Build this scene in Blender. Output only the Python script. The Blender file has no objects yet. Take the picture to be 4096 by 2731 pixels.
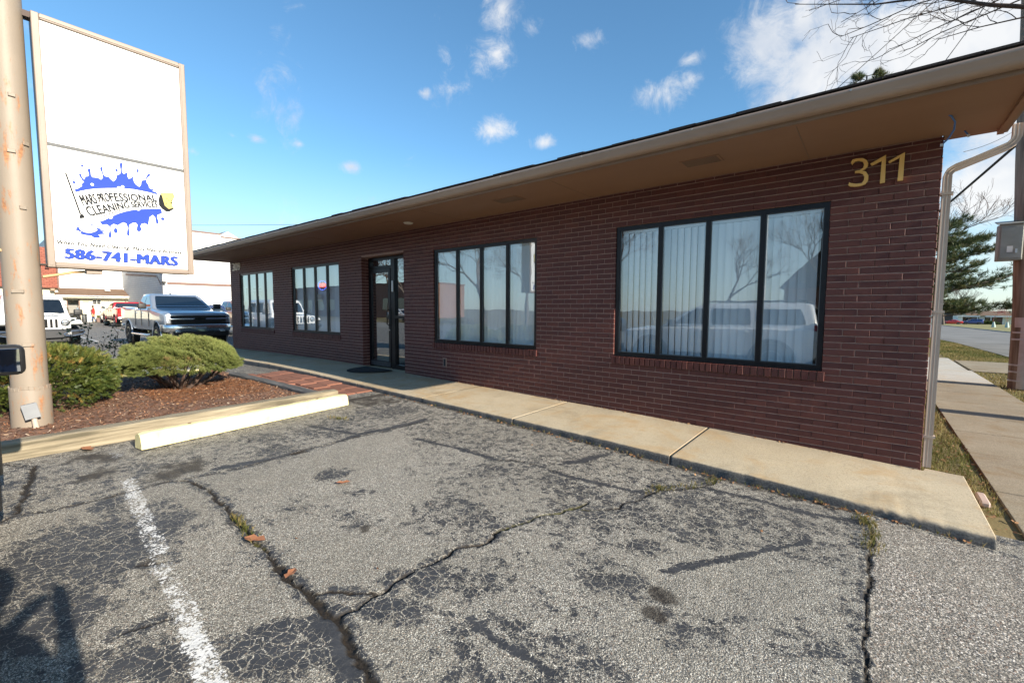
import bpy, bmesh, math, random
import numpy as np
from mathutils import Vector, Matrix
R_=math.radians
rng=np.random.default_rng(7); random.seed(7)
S=bpy.context.scene; COL=S.collection
# ---------------------------------------------------------------- camera, sky, sun, exposure
cam=bpy.data.objects.new('camera',bpy.data.cameras.new('camera')); COL.objects.link(cam); S.camera=cam
cr=Vector((0.77500,0.63194,0.00427)); cu=Vector((-0.04881,0.05313,0.99739)); cf=Vector((-0.63007,0.77319,-0.07202))
M=Matrix((cr,cu,-cf)).transposed().to_4x4(); M.translation=Vector((0,-5.3662,1.435)); cam.matrix_world=M
cam.data.sensor_width=36; cam.data.sensor_fit='HORIZONTAL'; cam.data.lens=15.507; cam.data.clip_start=.02; cam.data.clip_end=3000
SUN_EL=R_(23.3)
sun=bpy.data.objects.new('sun',bpy.data.lights.new('sun','SUN')); COL.objects.link(sun)
sun.data.energy=4.0; sun.data.angle=R_(.53); sun.data.color=(1,.895,.74)
SD=Vector((6.65,-.13,2.87)).normalized()
sun.rotation_euler=SD.to_track_quat('Z','Y').to_euler(); sun.location=(30,-3,20)
S.view_settings.view_transform='Standard'; S.view_settings.look='None'; S.view_settings.gamma=1
S.view_settings.use_curve_mapping=False; S.view_settings.exposure=1.3
S.render.engine='CYCLES'
cy=S.cycles; cy.use_denoising=True; cy.max_bounces=6; cy.diffuse_bounces=3; cy.glossy_bounces=4; cy.transmission_bounces=4
cy.transparent_max_bounces=12; cy.caustics_reflective=False; cy.caustics_refractive=False; cy.sample_clamp_indirect=6
try: cy.denoiser='OPENIMAGEDENOISE'
except Exception: pass

def nd(nt,t,**k):
    n=nt.nodes.new(t)
    for a,b in k.items():
        if a.startswith('i_'):
            key=a[2:].replace('_',' '); n.inputs[key].default_value=b
        else: setattr(n,a,b)
    return n
def lk(nt,a,b): nt.links.new(a,b)
def mth(nt,op,a,b=None,c=None,clamp=False):
    n=nt.nodes.new('ShaderNodeMath'); n.operation=op; n.use_clamp=clamp
    for i,v in enumerate((a,b,c)):
        if v is None: continue
        if hasattr(v,'links'): nt.links.new(v,n.inputs[i])
        else: n.inputs[i].default_value=v
    return n.outputs[0]
def vmth(nt,op,a,b=None,scale=None):
    n=nt.nodes.new('ShaderNodeVectorMath'); n.operation=op
    for i,v in enumerate((a,b)):
        if v is None: continue
        if hasattr(v,'links'): nt.links.new(v,n.inputs[i])
        else: n.inputs[i].default_value=v
    if scale is not None: n.inputs['Scale'].default_value=scale
    return n.outputs['Value'] if op in('LENGTH','DOT_PRODUCT','DISTANCE') else n.outputs[0]
def mixc(nt,f,a,b,mode='MIX'):
    n=nt.nodes.new('ShaderNodeMix'); n.data_type='RGBA'; n.blend_type=mode
    for s,v in ((n.inputs[0],f),(n.inputs[6],a),(n.inputs[7],b)):
        if hasattr(v,'links'): nt.links.new(v,s)
        else: s.default_value=(tuple(v)+(1,))[:4] if hasattr(v,'__len__') else v
    return n.outputs[2]
def ramp(nt,f,stops,interp='LINEAR'):
    n=nt.nodes.new('ShaderNodeValToRGB'); cr_=n.color_ramp; cr_.interpolation=interp
    while len(cr_.elements)<len(stops): cr_.elements.new(.5)
    for e,(p,c) in zip(cr_.elements,stops):
        e.position=p; e.color=(tuple(c)+(1,))[:4] if hasattr(c,'__len__') else (c,c,c,1)
    nt.links.new(f,n.inputs[0]); return n.outputs[0]
def mrange(nt,v,a,b,c=0,d=1,smooth=True):
    n=nt.nodes.new('ShaderNodeMapRange'); n.clamp=True
    if smooth: n.interpolation_type='SMOOTHSTEP'
    nt.links.new(v,n.inputs[0])
    for i,x in enumerate((a,b,c,d)): n.inputs[i+1].default_value=x
    return n.outputs[0]
def noise(nt,vec,scale,detail=4,rough=.55,dist=0,out='Fac'):
    n=nd(nt,'ShaderNodeTexNoise'); n.inputs['Scale'].default_value=scale; n.inputs['Detail'].default_value=detail
    n.inputs['Roughness'].default_value=rough; n.inputs['Distortion'].default_value=dist
    if vec is not None: lk(nt,vec,n.inputs['Vector'])
    return n.outputs[out]
def voro(nt,vec,scale,feature='F1',out='Distance',rand=1):
    n=nd(nt,'ShaderNodeTexVoronoi',feature=feature); n.inputs['Scale'].default_value=scale; n.inputs['Randomness'].default_value=rand
    lk(nt,vec,n.inputs['Vector']); return n.outputs[out]
def attr(nt,name):
    n=nd(nt,'ShaderNodeAttribute',attribute_name=name); return n.outputs['Fac']
def oco(nt): return nd(nt,'ShaderNodeTexCoord').outputs['Object']

# world: physical sky, plus clouds laid on the sky sphere
w=bpy.data.worlds.new('World'); S.world=w; w.use_nodes=True; nt=w.node_tree; nt.nodes.clear()
sky=nd(nt,'ShaderNodeTexSky',sky_type='NISHITA',sun_disc=False,sun_elevation=SUN_EL,sun_rotation=math.atan2(SD.x,SD.y),
       air_density=1.0,dust_density=0.4,ozone_density=5.0,altitude=200)
gen=nd(nt,'ShaderNodeTexCoord').outputs['Generated']
nn=noise(nt,gen,6,8,.65,.4); nn2=noise(nt,gen,17,9,.72,.9)
wob=mth(nt,'ADD',mth(nt,'MULTIPLY',mth(nt,'SUBTRACT',nn,.5),2.2),mth(nt,'MULTIPLY',mth(nt,'SUBTRACT',nn2,.5),1.9))
CL=[(-0.162, 0.877, 0.452, 0.08, 1, 1.328), (-0.107, 0.881, 0.461, 0.068, 1, 0.929), (-0.06, 0.91, 0.41, 0.103, 1, 1.729), (0.019, 0.917, 0.398, 0.109, 1, 1.846), (0.099, 0.921, 0.377, 0.1, 1, 1.846), (0.14, 0.945, 0.297, 0.086, 1, 1.867), (0.073, 0.944, 0.322, 0.093, 1, 1.726), (-0.019, 0.94, 0.341, 0.089, 1, 1.6), (-0.101, 0.912, 0.397, 0.079, 1, 1.123), (-0.145, 0.919, 0.366, 0.074, 1.2, 0.702), (-0.188, 0.878, 0.44, 0.049, 1.3, 0.702), (0.134, 0.973, 0.19, 0.087, 1, 1.6), (0.158, 0.982, 0.1, 0.058, 1, 0.918), (-0.578, 0.658, 0.483, 0.05, 1.5, 0.778), (-0.548, 0.636, 0.543, 0.039, 0.8, 0.702), (-0.514, 0.686, 0.516, 0.024, 1.3, 0.626), (-0.432, 0.751, 0.5, 0.03, 1.5, 0.702), (-0.621, 0.695, 0.363, 0.047, 1.7, 0.853), (-0.538, 0.771, 0.342, 0.042, 1.9, 1.015), (-0.337, 0.849, 0.406, 0.064, 1.7, 0.896), (-0.281, 0.861, 0.424, 0.024, 1, 0.626), (-0.274, 0.848, 0.453, 0.028, 2, 0.702), (-0.821, 0.496, 0.282, 0.022, 1.8, 0.702), (-0.886, 0.346, 0.309, 0.018, 1.8, 0.702), (-0.857, 0.411, 0.311, 0.015, 1.6, 0.626), (-0.927, 0.26, 0.271, 0.014, 1.4, 0.702), (-0.696, 0.584, 0.418, 0.012, 1.2, 0.626), (-0.899, 0.313, 0.307, 0.011, 1.6, 0.54)]
best=None
for (dx,dy,dz,r,fl,amp) in CL:
    d=vmth(nt,'SUBTRACT',gen,(dx,dy,dz))
    sc=nd(nt,'ShaderNodeVectorMath',operation='MULTIPLY'); lk(nt,d,sc.inputs[0]); sc.inputs[1].default_value=(1/r,1/r,fl/r)
    v=mth(nt,'MULTIPLY',mth(nt,'SUBTRACT',1.0,vmth(nt,'LENGTH',sc.outputs[0])),amp)
    best=v if best is None else mth(nt,'MAXIMUM',best,v)
# scattered small cumulus everywhere else
nz=noise(nt,gen,3.1,2,.5,0); small=mth(nt,'MULTIPLY',mth(nt,'SUBTRACT',nz,.66),3.0)
allc=mth(nt,'ADD',mth(nt,'MAXIMUM',best,small),wob)
cm=mrange(nt,allc,.0,1.15)
shade=ramp(nt,noise(nt,gen,5,5,.6,.2),[(.36,(.66,.73,.84)),(.60,(1.0,1.0,1.0))])
bg1=nd(nt,'ShaderNodeBackground'); lk(nt,mixc(nt,1.0,sky.outputs[0],(.83,1.0,.92),'MULTIPLY'),bg1.inputs[0]); bg1.inputs[1].default_value=.10
bg2=nd(nt,'ShaderNodeBackground'); lk(nt,shade,bg2.inputs[0]); bg2.inputs[1].default_value=.40
sz=nd(nt,'ShaderNodeSeparateXYZ'); lk(nt,gen,sz.inputs[0])
hz=nd(nt,'ShaderNodeBackground'); hz.inputs[0].default_value=(.94,.96,.95,1); hz.inputs[1].default_value=.40
hm=nd(nt,'ShaderNodeMixShader'); lk(nt,mrange(nt,sz.outputs[2],.0,.33,.55,.0),hm.inputs[0]); lk(nt,bg1.outputs[0],hm.inputs[1]); lk(nt,hz.outputs[0],hm.inputs[2])
mx=nd(nt,'ShaderNodeMixShader'); lk(nt,mth(nt,'MULTIPLY',cm,.93),mx.inputs[0]); lk(nt,hm.outputs[0],mx.inputs[1]); lk(nt,bg2.outputs[0],mx.inputs[2])
wo=nd(nt,'ShaderNodeOutputWorld'); lk(nt,mx.outputs[0],wo.inputs[0])

# ---------------------------------------------------------------- helpers
class MB:
    """collects verts and faces; build() links them as ONE mesh object"""
    def __init__(s): s.v=[]; s.f=[]; s.m=[]
    def add(s,vs,fs,mi=0):
        o=len(s.v); s.v.extend([tuple(map(float,p)) for p in vs]); s.f.extend([tuple(i+o for i in f) for f in fs]); s.m.extend([mi]*len(fs)); return s
    def box(s,x0,x1,y0,y1,z0,z1,mi=0):
        return s.add([(x,y,z) for x in (x0,x1) for y in (y0,y1) for z in (z0,z1)],[(0,1,3,2),(4,6,7,5),(0,4,5,1),(2,3,7,6),(0,2,6,4),(1,5,7,3)],mi)
    def rbox(s,x0,x1,y0,y1,z0,z1,b=.01,seg=2,mi=0,M=None):
        bm=bmesh.new(); bmesh.ops.create_cube(bm,size=1)
        for v in bm.verts: v.co=Vector(((x0+x1)/2+v.co.x*(x1-x0),(y0+y1)/2+v.co.y*(y1-y0),(z0+z1)/2+v.co.z*(z1-z0)))
        bmesh.ops.bevel(bm,geom=bm.edges[:],offset=b,segments=seg,affect='EDGES',profile=.5)
        if M is not None: bmesh.ops.transform(bm,matrix=M,verts=bm.verts)
        return s.bm(bm,mi)
    def bm(s,bm,mi=0):
        bm.verts.index_update(); s.add([v.co for v in bm.verts],[[v.index for v in f.verts] for f in bm.faces],mi); bm.free(); return s
    def tube(s,path,rad,n=8,cap=True,mi=0,flat=1.0):
        path=[Vector(p) for p in path]; k=len(path)
        if not hasattr(rad,'__len__'): rad=[rad]*k
        vs=[];fs=[]; up=None
        for i,p in enumerate(path):
            t=(path[min(i+1,k-1)]-path[max(i-1,0)])
            if t.length<1e-9: t=Vector((0,0,1))
            t.normalize()
            if up is None:
                up=Vector((0,0,1)) if abs(t.z)<.9 else Vector((1,0,0))
            a=t.cross(up); 
            if a.length<1e-4: a=t.orthogonal()
            a.normalize(); b=a.cross(t).normalized(); up=b
            for j in range(n):
                an=2*math.pi*j/n; vs.append(p+a*math.cos(an)*rad[i]+b*math.sin(an)*rad[i]*flat)
        for i in range(k-1):
            for j in range(n): fs.append((i*n+j,i*n+(j+1)%n,(i+1)*n+(j+1)%n,(i+1)*n+j))
        if cap: fs.append(tuple(range(n-1,-1,-1))); fs.append(tuple((k-1)*n+j for j in range(n)))
        return s.add(vs,fs,mi)
    def prism(s,poly,d0,d1,ax='y',mi=0):
        """extrude a 2D outline (a,b) along axis"""
        def P(a,b,d): return {'y':(a,d,b),'x':(d,a,b),'z':(a,b,d)}[ax]
        n=len(poly); vs=[P(a,b,d0) for a,b in poly]+[P(a,b,d1) for a,b in poly]
        fs=[tuple(range(n)),tuple(range(2*n-1,n-1,-1))]+[(i,n+i,n+(i+1)%n,(i+1)%n) for i in range(n)]
        return s.add(vs,fs,mi)
    def lathe(s,prof,c=(0,0,0),n=16,ax='z',mi=0,cap=True):
        vs=[];fs=[];k=len(prof)
        for r,h in prof:
            for j in range(n):
                a=2*math.pi*j/n; p=(r*math.cos(a),r*math.sin(a),h)
                if ax=='y': p=(p[0],h,p[1])
                if ax=='x': p=(h,p[0],p[1])
                vs.append((p[0]+c[0],p[1]+c[1],p[2]+c[2]))
        for i in range(k-1):
            for j in range(n): fs.append((i*n+j,i*n+(j+1)%n,(i+1)*n+(j+1)%n,(i+1)*n+j))
        if cap: fs+= [tuple(range(n)),tuple((k-1)*n+j for j in range(n))]
        return s.add(vs,fs,mi)
    def loft(s,rings,cap=True,mi=0,closed=True):
        n=len(rings[0]); vs=[p for r in rings for p in r]; fs=[]
        for i in range(len(rings)-1):
            for j in range(n if closed else n-1): fs.append((i*n+j,i*n+(j+1)%n,(i+1)*n+(j+1)%n,(i+1)*n+j))
        if cap: fs+=[tuple(range(n-1,-1,-1)),tuple((len(rings)-1)*n+j for j in range(n))]
        return s.add(vs,fs,mi)
    def mesh(s,name='mesh',smooth=False,fix=True):
        me=bpy.data.meshes.new(name); me.from_pydata(s.v,[],s.f)
        if any(s.m): me.polygons.foreach_set('material_index',s.m)
        if fix:
            bm=bmesh.new(); bm.from_mesh(me); bmesh.ops.recalc_face_normals(bm,faces=bm.faces); bm.to_mesh(me); bm.free()
        if smooth: sm(me,smooth)
        return me
    def build(s,name,mat,parent=None,smooth=False,world=False,fix=True,**tags):
        me=s.mesh(name,smooth,fix); return obj(name,me,mat,parent,world,**tags)
def sm(me,ang=35):
    me.polygons.foreach_set('use_smooth',[True]*len(me.polygons))
    if ang is not True and ang<180:
        try: me.set_sharp_from_angle(angle=R_(ang))
        except Exception: pass
def tag(o,label=None,category=None,group=None,kind=None):
    for k,v in (('label',label),('category',category),('group',group),('kind',kind)):
        if v: o[k]=v
    return o
def obj(name,me,mat,parent=None,world=False,**tags):
    o=bpy.data.objects.new(name,me); COL.objects.link(o)
    if me is not None and mat is not None:
        ms=mat if isinstance(mat,(list,tuple)) else [mat]
        if len(me.materials)==0:
            for m in ms: me.materials.append(m)
    if parent is not None:
        o.parent=parent
        if world:
            o.matrix_parent_inverse=Matrix.LocRotScale(parent.location,parent.rotation_euler,parent.scale).inverted()
    return tag(o,**tags)
def thing(name,loc=(0,0,0),rz=0,**tags):
    o=bpy.data.objects.new(name,None); COL.objects.link(o); o.location=loc; o.rotation_euler=(0,0,rz); o.empty_display_size=.1
    return tag(o,**tags)
def dup(o,parent=None):
    c=o.copy(); COL.objects.link(c); c.parent=parent
    for ch in list(o.children): dup(ch,c)
    return c
def np_mesh(name,V,F,attrs=None,smooth=False,fattrs=None):
    """fast mesh from arrays; F is (n,k)"""
    me=bpy.data.meshes.new(name); V=np.asarray(V,np.float32); F=np.asarray(F,np.int32); n,k=F.shape
    me.vertices.add(len(V)); me.vertices.foreach_set('co',V.ravel())
    me.loops.add(n*k); me.loops.foreach_set('vertex_index',F.ravel())
    me.polygons.add(n); me.polygons.foreach_set('loop_start',np.arange(0,n*k,k,dtype=np.int32))
    try: me.polygons.foreach_set('loop_total',np.full(n,k,dtype=np.int32))
    except Exception: pass
    me.update(calc_edges=True)
    for dom,dct in (('POINT',attrs),('FACE',fattrs)):
        for an,a in (dct or {}).items():
            at=me.attributes.new(an,'FLOAT',dom); at.data.foreach_set('value',np.asarray(a,np.float32).ravel())
    if smooth: me.polygons.foreach_set('use_smooth',np.ones(n,bool))
    return me
class VN:
    def __init__(s,seed): s.t=np.random.default_rng(seed).random((64,64))
    def __call__(s,x,y):
        xi=np.floor(x).astype(int); yi=np.floor(y).astype(int); fx=x-xi; fy=y-yi; fx=fx*fx*(3-2*fx); fy=fy*fy*(3-2*fy)
        t=s.t; g=lambda a,b:t[a%64,b%64]
        return (g(xi,yi)*(1-fx)+g(xi+1,yi)*fx)*(1-fy)+(g(xi,yi+1)*(1-fx)+g(xi+1,yi+1)*fx)*fy
vn1,vn2,vn3=VN(1),VN(2),VN(3)
GX=[-80,-22,-16,-13,-10,-8,-6.5,-4,-2,-1.4,-.55,.04,.5,.7,2,6,60]
GZ=[0,0,.03,.08,.12,.12,.09,.05,0,-.025,-.055,-.06,-.09,-.105,-.12,-.12,-.12]
def zg(x): return np.interp(x,GX,GZ)
def zw(x): return np.interp(x,[-16.2,-13,-10.3,-8.5,-6.8,-2.1,-1.42,-.26,.41,.8],[.153,.19,.222,.21,.176,.096,.072,.033,0,-.018])

# ---------------------------------------------------------------- materials
MATS={}
def pmat(name,cols,rough=.7,metal=0,nscale=6,bump=0,bscale=60,spec=.5,coat=0,attr_rnd=0,obj_rnd=0,detail=5,emit=None,stretch=None,coatr=.05,nlo=.3,nhi=.7,bdist=.01,rough2=None):
    if name in MATS: return MATS[name]
    m=bpy.data.materials.new(name); m.use_nodes=True; nt=m.node_tree; b=nt.nodes['Principled BSDF']
    if not hasattr(cols[0],'__len__'): cols=[cols]
    v=oco(nt)
    if stretch:
        mp=nd(nt,'ShaderNodeMapping'); mp.inputs['Scale'].default_value=stretch; lk(nt,v,mp.inputs[0]); v=mp.outputs[0]
    if len(cols)>1:
        f=noise(nt,v,nscale,detail)
        c=ramp(nt,f,[(nlo+(nhi-nlo)*i/(len(cols)-1),cc) for i,cc in enumerate(cols)])
    else:
        c=ramp(nt,noise(nt,v,nscale,3),[(.3,tuple(x*.93 for x in cols[0])),(.7,tuple(min(1,x*1.05) for x in cols[0]))])
    if attr_rnd or obj_rnd:
        r=attr(nt,'rnd') if attr_rnd else nd(nt,'ShaderNodeObjectInfo').outputs['Random']; am=attr_rnd or obj_rnd
        hv=nd(nt,'ShaderNodeHueSaturation'); lk(nt,c,hv.inputs['Color']); lk(nt,mrange(nt,r,0,1,1-am,1+am,False),hv.inputs['Value']); c=hv.outputs[0]
    lk(nt,c,b.inputs['Base Color']); b.inputs['Roughness'].default_value=rough; b.inputs['Metallic'].default_value=metal
    if rough2 is not None: lk(nt,mrange(nt,noise(nt,v,nscale*2.3,3),.35,.7,rough,rough2),b.inputs['Roughness'])
    b.inputs['Specular IOR Level'].default_value=spec
    if coat: b.inputs['Coat Weight'].default_value=coat; b.inputs['Coat Roughness'].default_value=coatr
    if emit: b.inputs['Emission Color'].default_value=emit[0]+(1,); b.inputs['Emission Strength'].default_value=emit[1]
    if bump:
        bp=nd(nt,'ShaderNodeBump'); bp.inputs['Strength'].default_value=bump; bp.inputs['Distance'].default_value=bdist
        lk(nt,noise(nt,v,bscale,4),bp.inputs['Height']); lk(nt,bp.outputs[0],b.inputs['Normal'])
    MATS[name]=m; return m
def glass(name,tint,refl,rough=.0,add=.0):
    """thin pane: see-through, with a mirror reflection that grows at grazing angles"""
    if name in MATS: return MATS[name]
    m=bpy.data.materials.new(name); m.use_nodes=True; nt=m.node_tree; nt.nodes.clear()
    t=nd(nt,'ShaderNodeBsdfTransparent'); t.inputs[0].default_value=tint+(1,)
    g=nd(nt,'ShaderNodeBsdfGlossy'); g.inputs['Roughness'].default_value=rough; g.inputs[0].default_value=(.92,.96,1,1)
    fr=nd(nt,'ShaderNodeFresnel'); fr.inputs[0].default_value=1.52
    bf=nd(nt,'ShaderNodeNewGeometry').outputs['Backfacing']
    f=mth(nt,'MULTIPLY',mth(nt,'ADD',mth(nt,'MULTIPLY',fr.outputs[0],refl),add,clamp=True),mth(nt,'SUBTRACT',1.0,bf),clamp=True)
    bp=nd(nt,'ShaderNodeBump'); bp.inputs['Strength'].default_value=.012; bp.inputs['Distance'].default_value=.05; lk(nt,noise(nt,oco(nt),2.2,2),bp.inputs['Height']); lk(nt,bp.outputs[0],g.inputs['Normal'])
    mx=nd(nt,'ShaderNodeMixShader'); lk(nt,f,mx.inputs[0]); lk(nt,t.outputs[0],mx.inputs[1]); lk(nt,g.outputs[0],mx.inputs[2])
    o=nd(nt,'ShaderNodeOutputMaterial'); lk(nt,mx.outputs[0],o.inputs[0]); MATS[name]=m; return m

def brick_mat(name,per_face):
    m=bpy.data.materials.new(name); m.use_nodes=True; nt=m.node_tree; b=nt.nodes['Principled BSDF']
    v=nd(nt,'ShaderNodeNewGeometry').outputs['Position']
    r=attr(nt,'rnd') if per_face else nd(nt,'ShaderNodeObjectInfo').outputs['Random']
    c=ramp(nt,r,[(0,(.076,.018,.016)),(.35,(.088,.021,.018)),(.7,(.100,.024,.019)),(1,(.122,.032,.024))])
    c=mixc(nt,mrange(nt,noise(nt,v,9,4),.3,.75,0,.55),c,(.088,.029,.026))
    c=mixc(nt,mrange(nt,noise(nt,v,160,2),.60,.78,0,.35),c,(.145,.068,.055))
    # faint lime bloom low on the wall
    c=mixc(nt,mrange(nt,noise(nt,v,1.3,5,.65),.52,.75,0,.22),c,(.12,.056,.045))
    lk(nt,c,b.inputs['Base Color']); b.inputs['Roughness'].default_value=.62; b.inputs['Specular IOR Level'].default_value=.45
    bp=nd(nt,'ShaderNodeBump'); bp.inputs['Strength'].default_value=.45; bp.inputs['Distance'].default_value=.004
    mp=nd(nt,'ShaderNodeMapping'); mp.inputs['Scale'].default_value=(1.2,1.2,.8); lk(nt,v,mp.inputs[0])
    lk(nt,mth(nt,'ADD',noise(nt,mp.outputs[0],95,3),mth(nt,'MULTIPLY',noise(nt,v,380,2),.35)),bp.inputs['Height']); lk(nt,bp.outputs[0],b.inputs['Normal']); return m
M_BRICK=brick_mat('maroon_brick',False); M_BRICKW=brick_mat('maroon_brick_mass',True)
M_MORTAR=pmat('mortar',[(.30,.185,.155),(.40,.26,.22)],.9,nscale=20,bump=.5,bscale=200)
M_SOFFIT=pmat('soffit_paint',[(.26,.145,.088),(.30,.172,.105)],.7,nscale=2,bump=.15,bscale=30,stretch=(.3,1,1))
M_GUTTER=pmat('gutter_paint',[(.33,.235,.18),(.37,.27,.21)],.38,nscale=1.5)
M_FASCIA=pmat('fascia_paint',[(.20,.13,.09),(.24,.16,.11)],.6)
M_SHINGLE=pmat('roof_shingle',[(.012,.010,.011),(.03,.022,.022)],.95,nscale=30,bump=.6,bscale=150,obj_rnd=.3)
M_BLACKAL=pmat('black_aluminium',[(.012,.012,.015),(.020,.020,.024)],.35,metal=.6,nscale=3)
M_GLASS=glass('window_glass',(.95,.98,1.0),1.7,add=.15)
M_DGLASS=glass('door_glass',(.50,.53,.53),3.4,add=.16)
M_BLIND=pmat('blind_slat',[(.87,.91,.94),(.91,.94,.96)],.6,nscale=1)
M_INT=pmat('interior_paint',[(.30,.30,.29),(.36,.36,.35)],.8)
M_GOLD=pmat('gold_digit',[(.82,.50,.15),(.88,.57,.20)],.35,metal=.1,nscale=4)
M_DOWN=pmat('downspout_paint',[(.50,.39,.31),(.56,.44,.35)],.42,nscale=3)
def concrete(name,a,b_,c_,scale=1.0):
    m=bpy.data.materials.new(name); m.use_nodes=True; nt=m.node_tree; b=nt.nodes['Principled BSDF']; v=nd(nt,'ShaderNodeNewGeometry').outputs['Position']
    f=noise(nt,v,1.1*scale,6,.65,.3); c=ramp(nt,f,[(.25,a),(.5,b_),(.78,c_)])
    sp=voro(nt,v,150,'F1','Color'); spr=nd(nt,'ShaderNodeSeparateColor'); lk(nt,sp,spr.inputs[0])
    c=mixc(nt,mrange(nt,spr.outputs[0],.0,1,0,.50,False),c,mixc(nt,spr.outputs[1],(.10,.09,.08),(.55,.48,.38)),'MIX')
    c=mixc(nt,mrange(nt,noise(nt,v,3.2,5,.7),.55,.8,0,.45),c,tuple(x*.62 for x in a))
    c=mixc(nt,mrange(nt,noise(nt,v,1.9,6,.7,.6),.46,.70,0,.8),c,tuple(x*y for x,y in zip(b_,(.88,.74,.58))))
    c=mixc(nt,mrange(nt,noise(nt,v,.8,7,.75,.8),.54,.70,0,.45),c,tuple(x*.5 for x in a))
    c=mixc(nt,mrange(nt,noise(nt,v,70,3,.6),.62,.75,0,.6),c,(.12,.105,.085))
    at=attr(nt,'dirt'); c=mixc(nt,at,c,ramp(nt,noise(nt,v,60,4,.7),[(.35,(.045,.047,.052)),(.7,(.15,.15,.15))]))
    lk(nt,c,b.inputs['Base Color']); b.inputs['Roughness'].default_value=.9; b.inputs['Specular IOR Level'].default_value=.25
    bp=nd(nt,'ShaderNodeBump'); bp.inputs['Strength'].default_value=.35; bp.inputs['Distance'].default_value=.004
    lk(nt,mth(nt,'ADD',voro(nt,v,170),mth(nt,'MULTIPLY',noise(nt,v,40,3),.7)),bp.inputs['Height']); lk(nt,bp.outputs[0],b.inputs['Normal']); return m
M_CONC=concrete('walk_concrete',(.40,.325,.215),(.48,.40,.275),(.55,.465,.335))
M_CONC2=concrete('pavement_concrete',(.21,.172,.115),(.265,.22,.15),(.325,.275,.195))
M_CONC3=concrete('new_concrete',(.42,.40,.36),(.50,.48,.43),(.56,.54,.49))

def asphalt(name):
    m=bpy.data.materials.new(name); m.use_nodes=True; nt=m.node_tree; b=nt.nodes['Principled BSDF']; v=nd(nt,'ShaderNodeNewGeometry').outputs['Position']
    A={k:attr(nt,k) for k in ('crack','seal','paint','stain','moss','coarse')}
    def stones(s):
        co=nd(nt,'ShaderNodeSeparateColor'); lk(nt,voro(nt,v,s,'F1','Color'),co.inputs[0])
        k=ramp(nt,co.outputs[0],[(0,(.030,.030,.031)),(.28,(.085,.083,.080)),(.55,(.19,.182,.165)),(.8,(.33,.315,.28)),(.94,(.52,.51,.48)),(1,(.70,.69,.66))])
        k=mixc(nt,mrange(nt,co.outputs[1],.88,1,0,.5),k,(.30,.17,.11)); return k
    st=mixc(nt,A['coarse'],stones(275),mixc(nt,1.0,stones(150),(.88,.85,.86),'MULTIPLY')); st=mixc(nt,mrange(nt,noise(nt,v,55,3,.7),.50,.68,0,.5),st,(.045,.045,.047))
    big=noise(nt,v,.9,5,.6); st=mixc(nt,mrange(nt,big,.35,.7,.35,0),st,(.15,.14,.12)); st=mixc(nt,1.0,st,(1.25,1.23,1.17),'MULTIPLY')
    # sealcoat plates: broken by wear noise and a craquelure network
    wv=vmth(nt,'ADD',v,vmth(nt,'SCALE',noise(nt,v,14,3,out='Color'),scale=.05))
    e1=voro(nt,wv,11,'DISTANCE_TO_EDGE'); e2=voro(nt,wv,27,'DISTANCE_TO_EDGE')
    fine=noise(nt,v,75,4,.7); mid=noise(nt,v,13,6,.75); 
    keep=mth(nt,'ADD',mth(nt,'MULTIPLY',A['seal'],1.15),mth(nt,'ADD',mth(nt,'MULTIPLY',mth(nt,'SUBTRACT',mid,.5),2.5),mth(nt,'MULTIPLY',mth(nt,'SUBTRACT',fine,.5),1.3)))
    pl=mth(nt,'MULTIPLY',mrange(nt,keep,.42,.62),mth(nt,'MULTIPLY',mrange(nt,mth(nt,'SUBTRACT',e1,mth(nt,'MULTIPLY',fine,.03)),.0,.022),mrange(nt,mth(nt,'SUBTRACT',e2,mth(nt,'MULTIPLY',fine,.04)),-.012,.006)))
    solid=mrange(nt,A['seal'],1.2,1.5); pl=mth(nt,'MAXIMUM',pl,solid)
    sealc=ramp(nt,noise(nt,v,6,4),[(.3,(.030,.032,.037)),(.7,(.052,.054,.060))])
    c=mixc(nt,pl,st,sealc)
    c=mixc(nt,mrange(nt,mth(nt,'ADD',A['stain'],mth(nt,'MULTIPLY',mth(nt,'SUBTRACT',mid,.5),.9)),.25,.75,0,.82),c,(.030,.024,.019))
    pw=mth(nt,'ADD',A['paint'],mth(nt,'ADD',mth(nt,'MULTIPLY',mth(nt,'SUBTRACT',fine,.5),3.4),mth(nt,'MULTIPLY',mth(nt,'SUBTRACT',mid,.5),2.6)))
    c=mixc(nt,mth(nt,'MULTIPLY',mrange(nt,pw,.42,.66,0,.92),mrange(nt,A['paint'],.05,.2)),c,(.72,.72,.71))
    c=mixc(nt,A['crack'],c,ramp(nt,fine,[(.3,(.007,.006,.005)),(.72,(.040,.030,.020))]))
    c=mixc(nt,mth(nt,'MULTIPLY',A['moss'],mrange(nt,noise(nt,v,30,3),.35,.6)),c,(.115,.115,.020))
    lk(nt,c,b.inputs['Base Color']); lk(nt,mrange(nt,pl,0,1,.9,.62),b.inputs['Roughness']); b.inputs['Specular IOR Level'].default_value=.35
    h=mth(nt,'MULTIPLY',mth(nt,'SUBTRACT',1,mth(nt,'MULTIPLY',pl,.75)),mth(nt,'SUBTRACT',1.0,voro(nt,v,120)))
    bp=nd(nt,'ShaderNodeBump'); bp.inputs['Strength'].default_value=.65; bp.inputs['Distance'].default_value=.005
    lk(nt,h,bp.inputs['Height']); lk(nt,bp.outputs[0],b.inputs['Normal']); return m
M_ASPH=asphalt('worn_asphalt')
M_STREET=pmat('street_asphalt',[(.10,.098,.092),(.17,.165,.155),(.21,.205,.195)],.9,nscale=.5,bump=.4,bscale=90,detail=9)
M_EARTH=pmat('lawn_earth',[(.10,.085,.03),(.16,.12,.045),(.20,.15,.07)],.95,nscale=1.4,bump=.6,bscale=40,detail=8)

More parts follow.
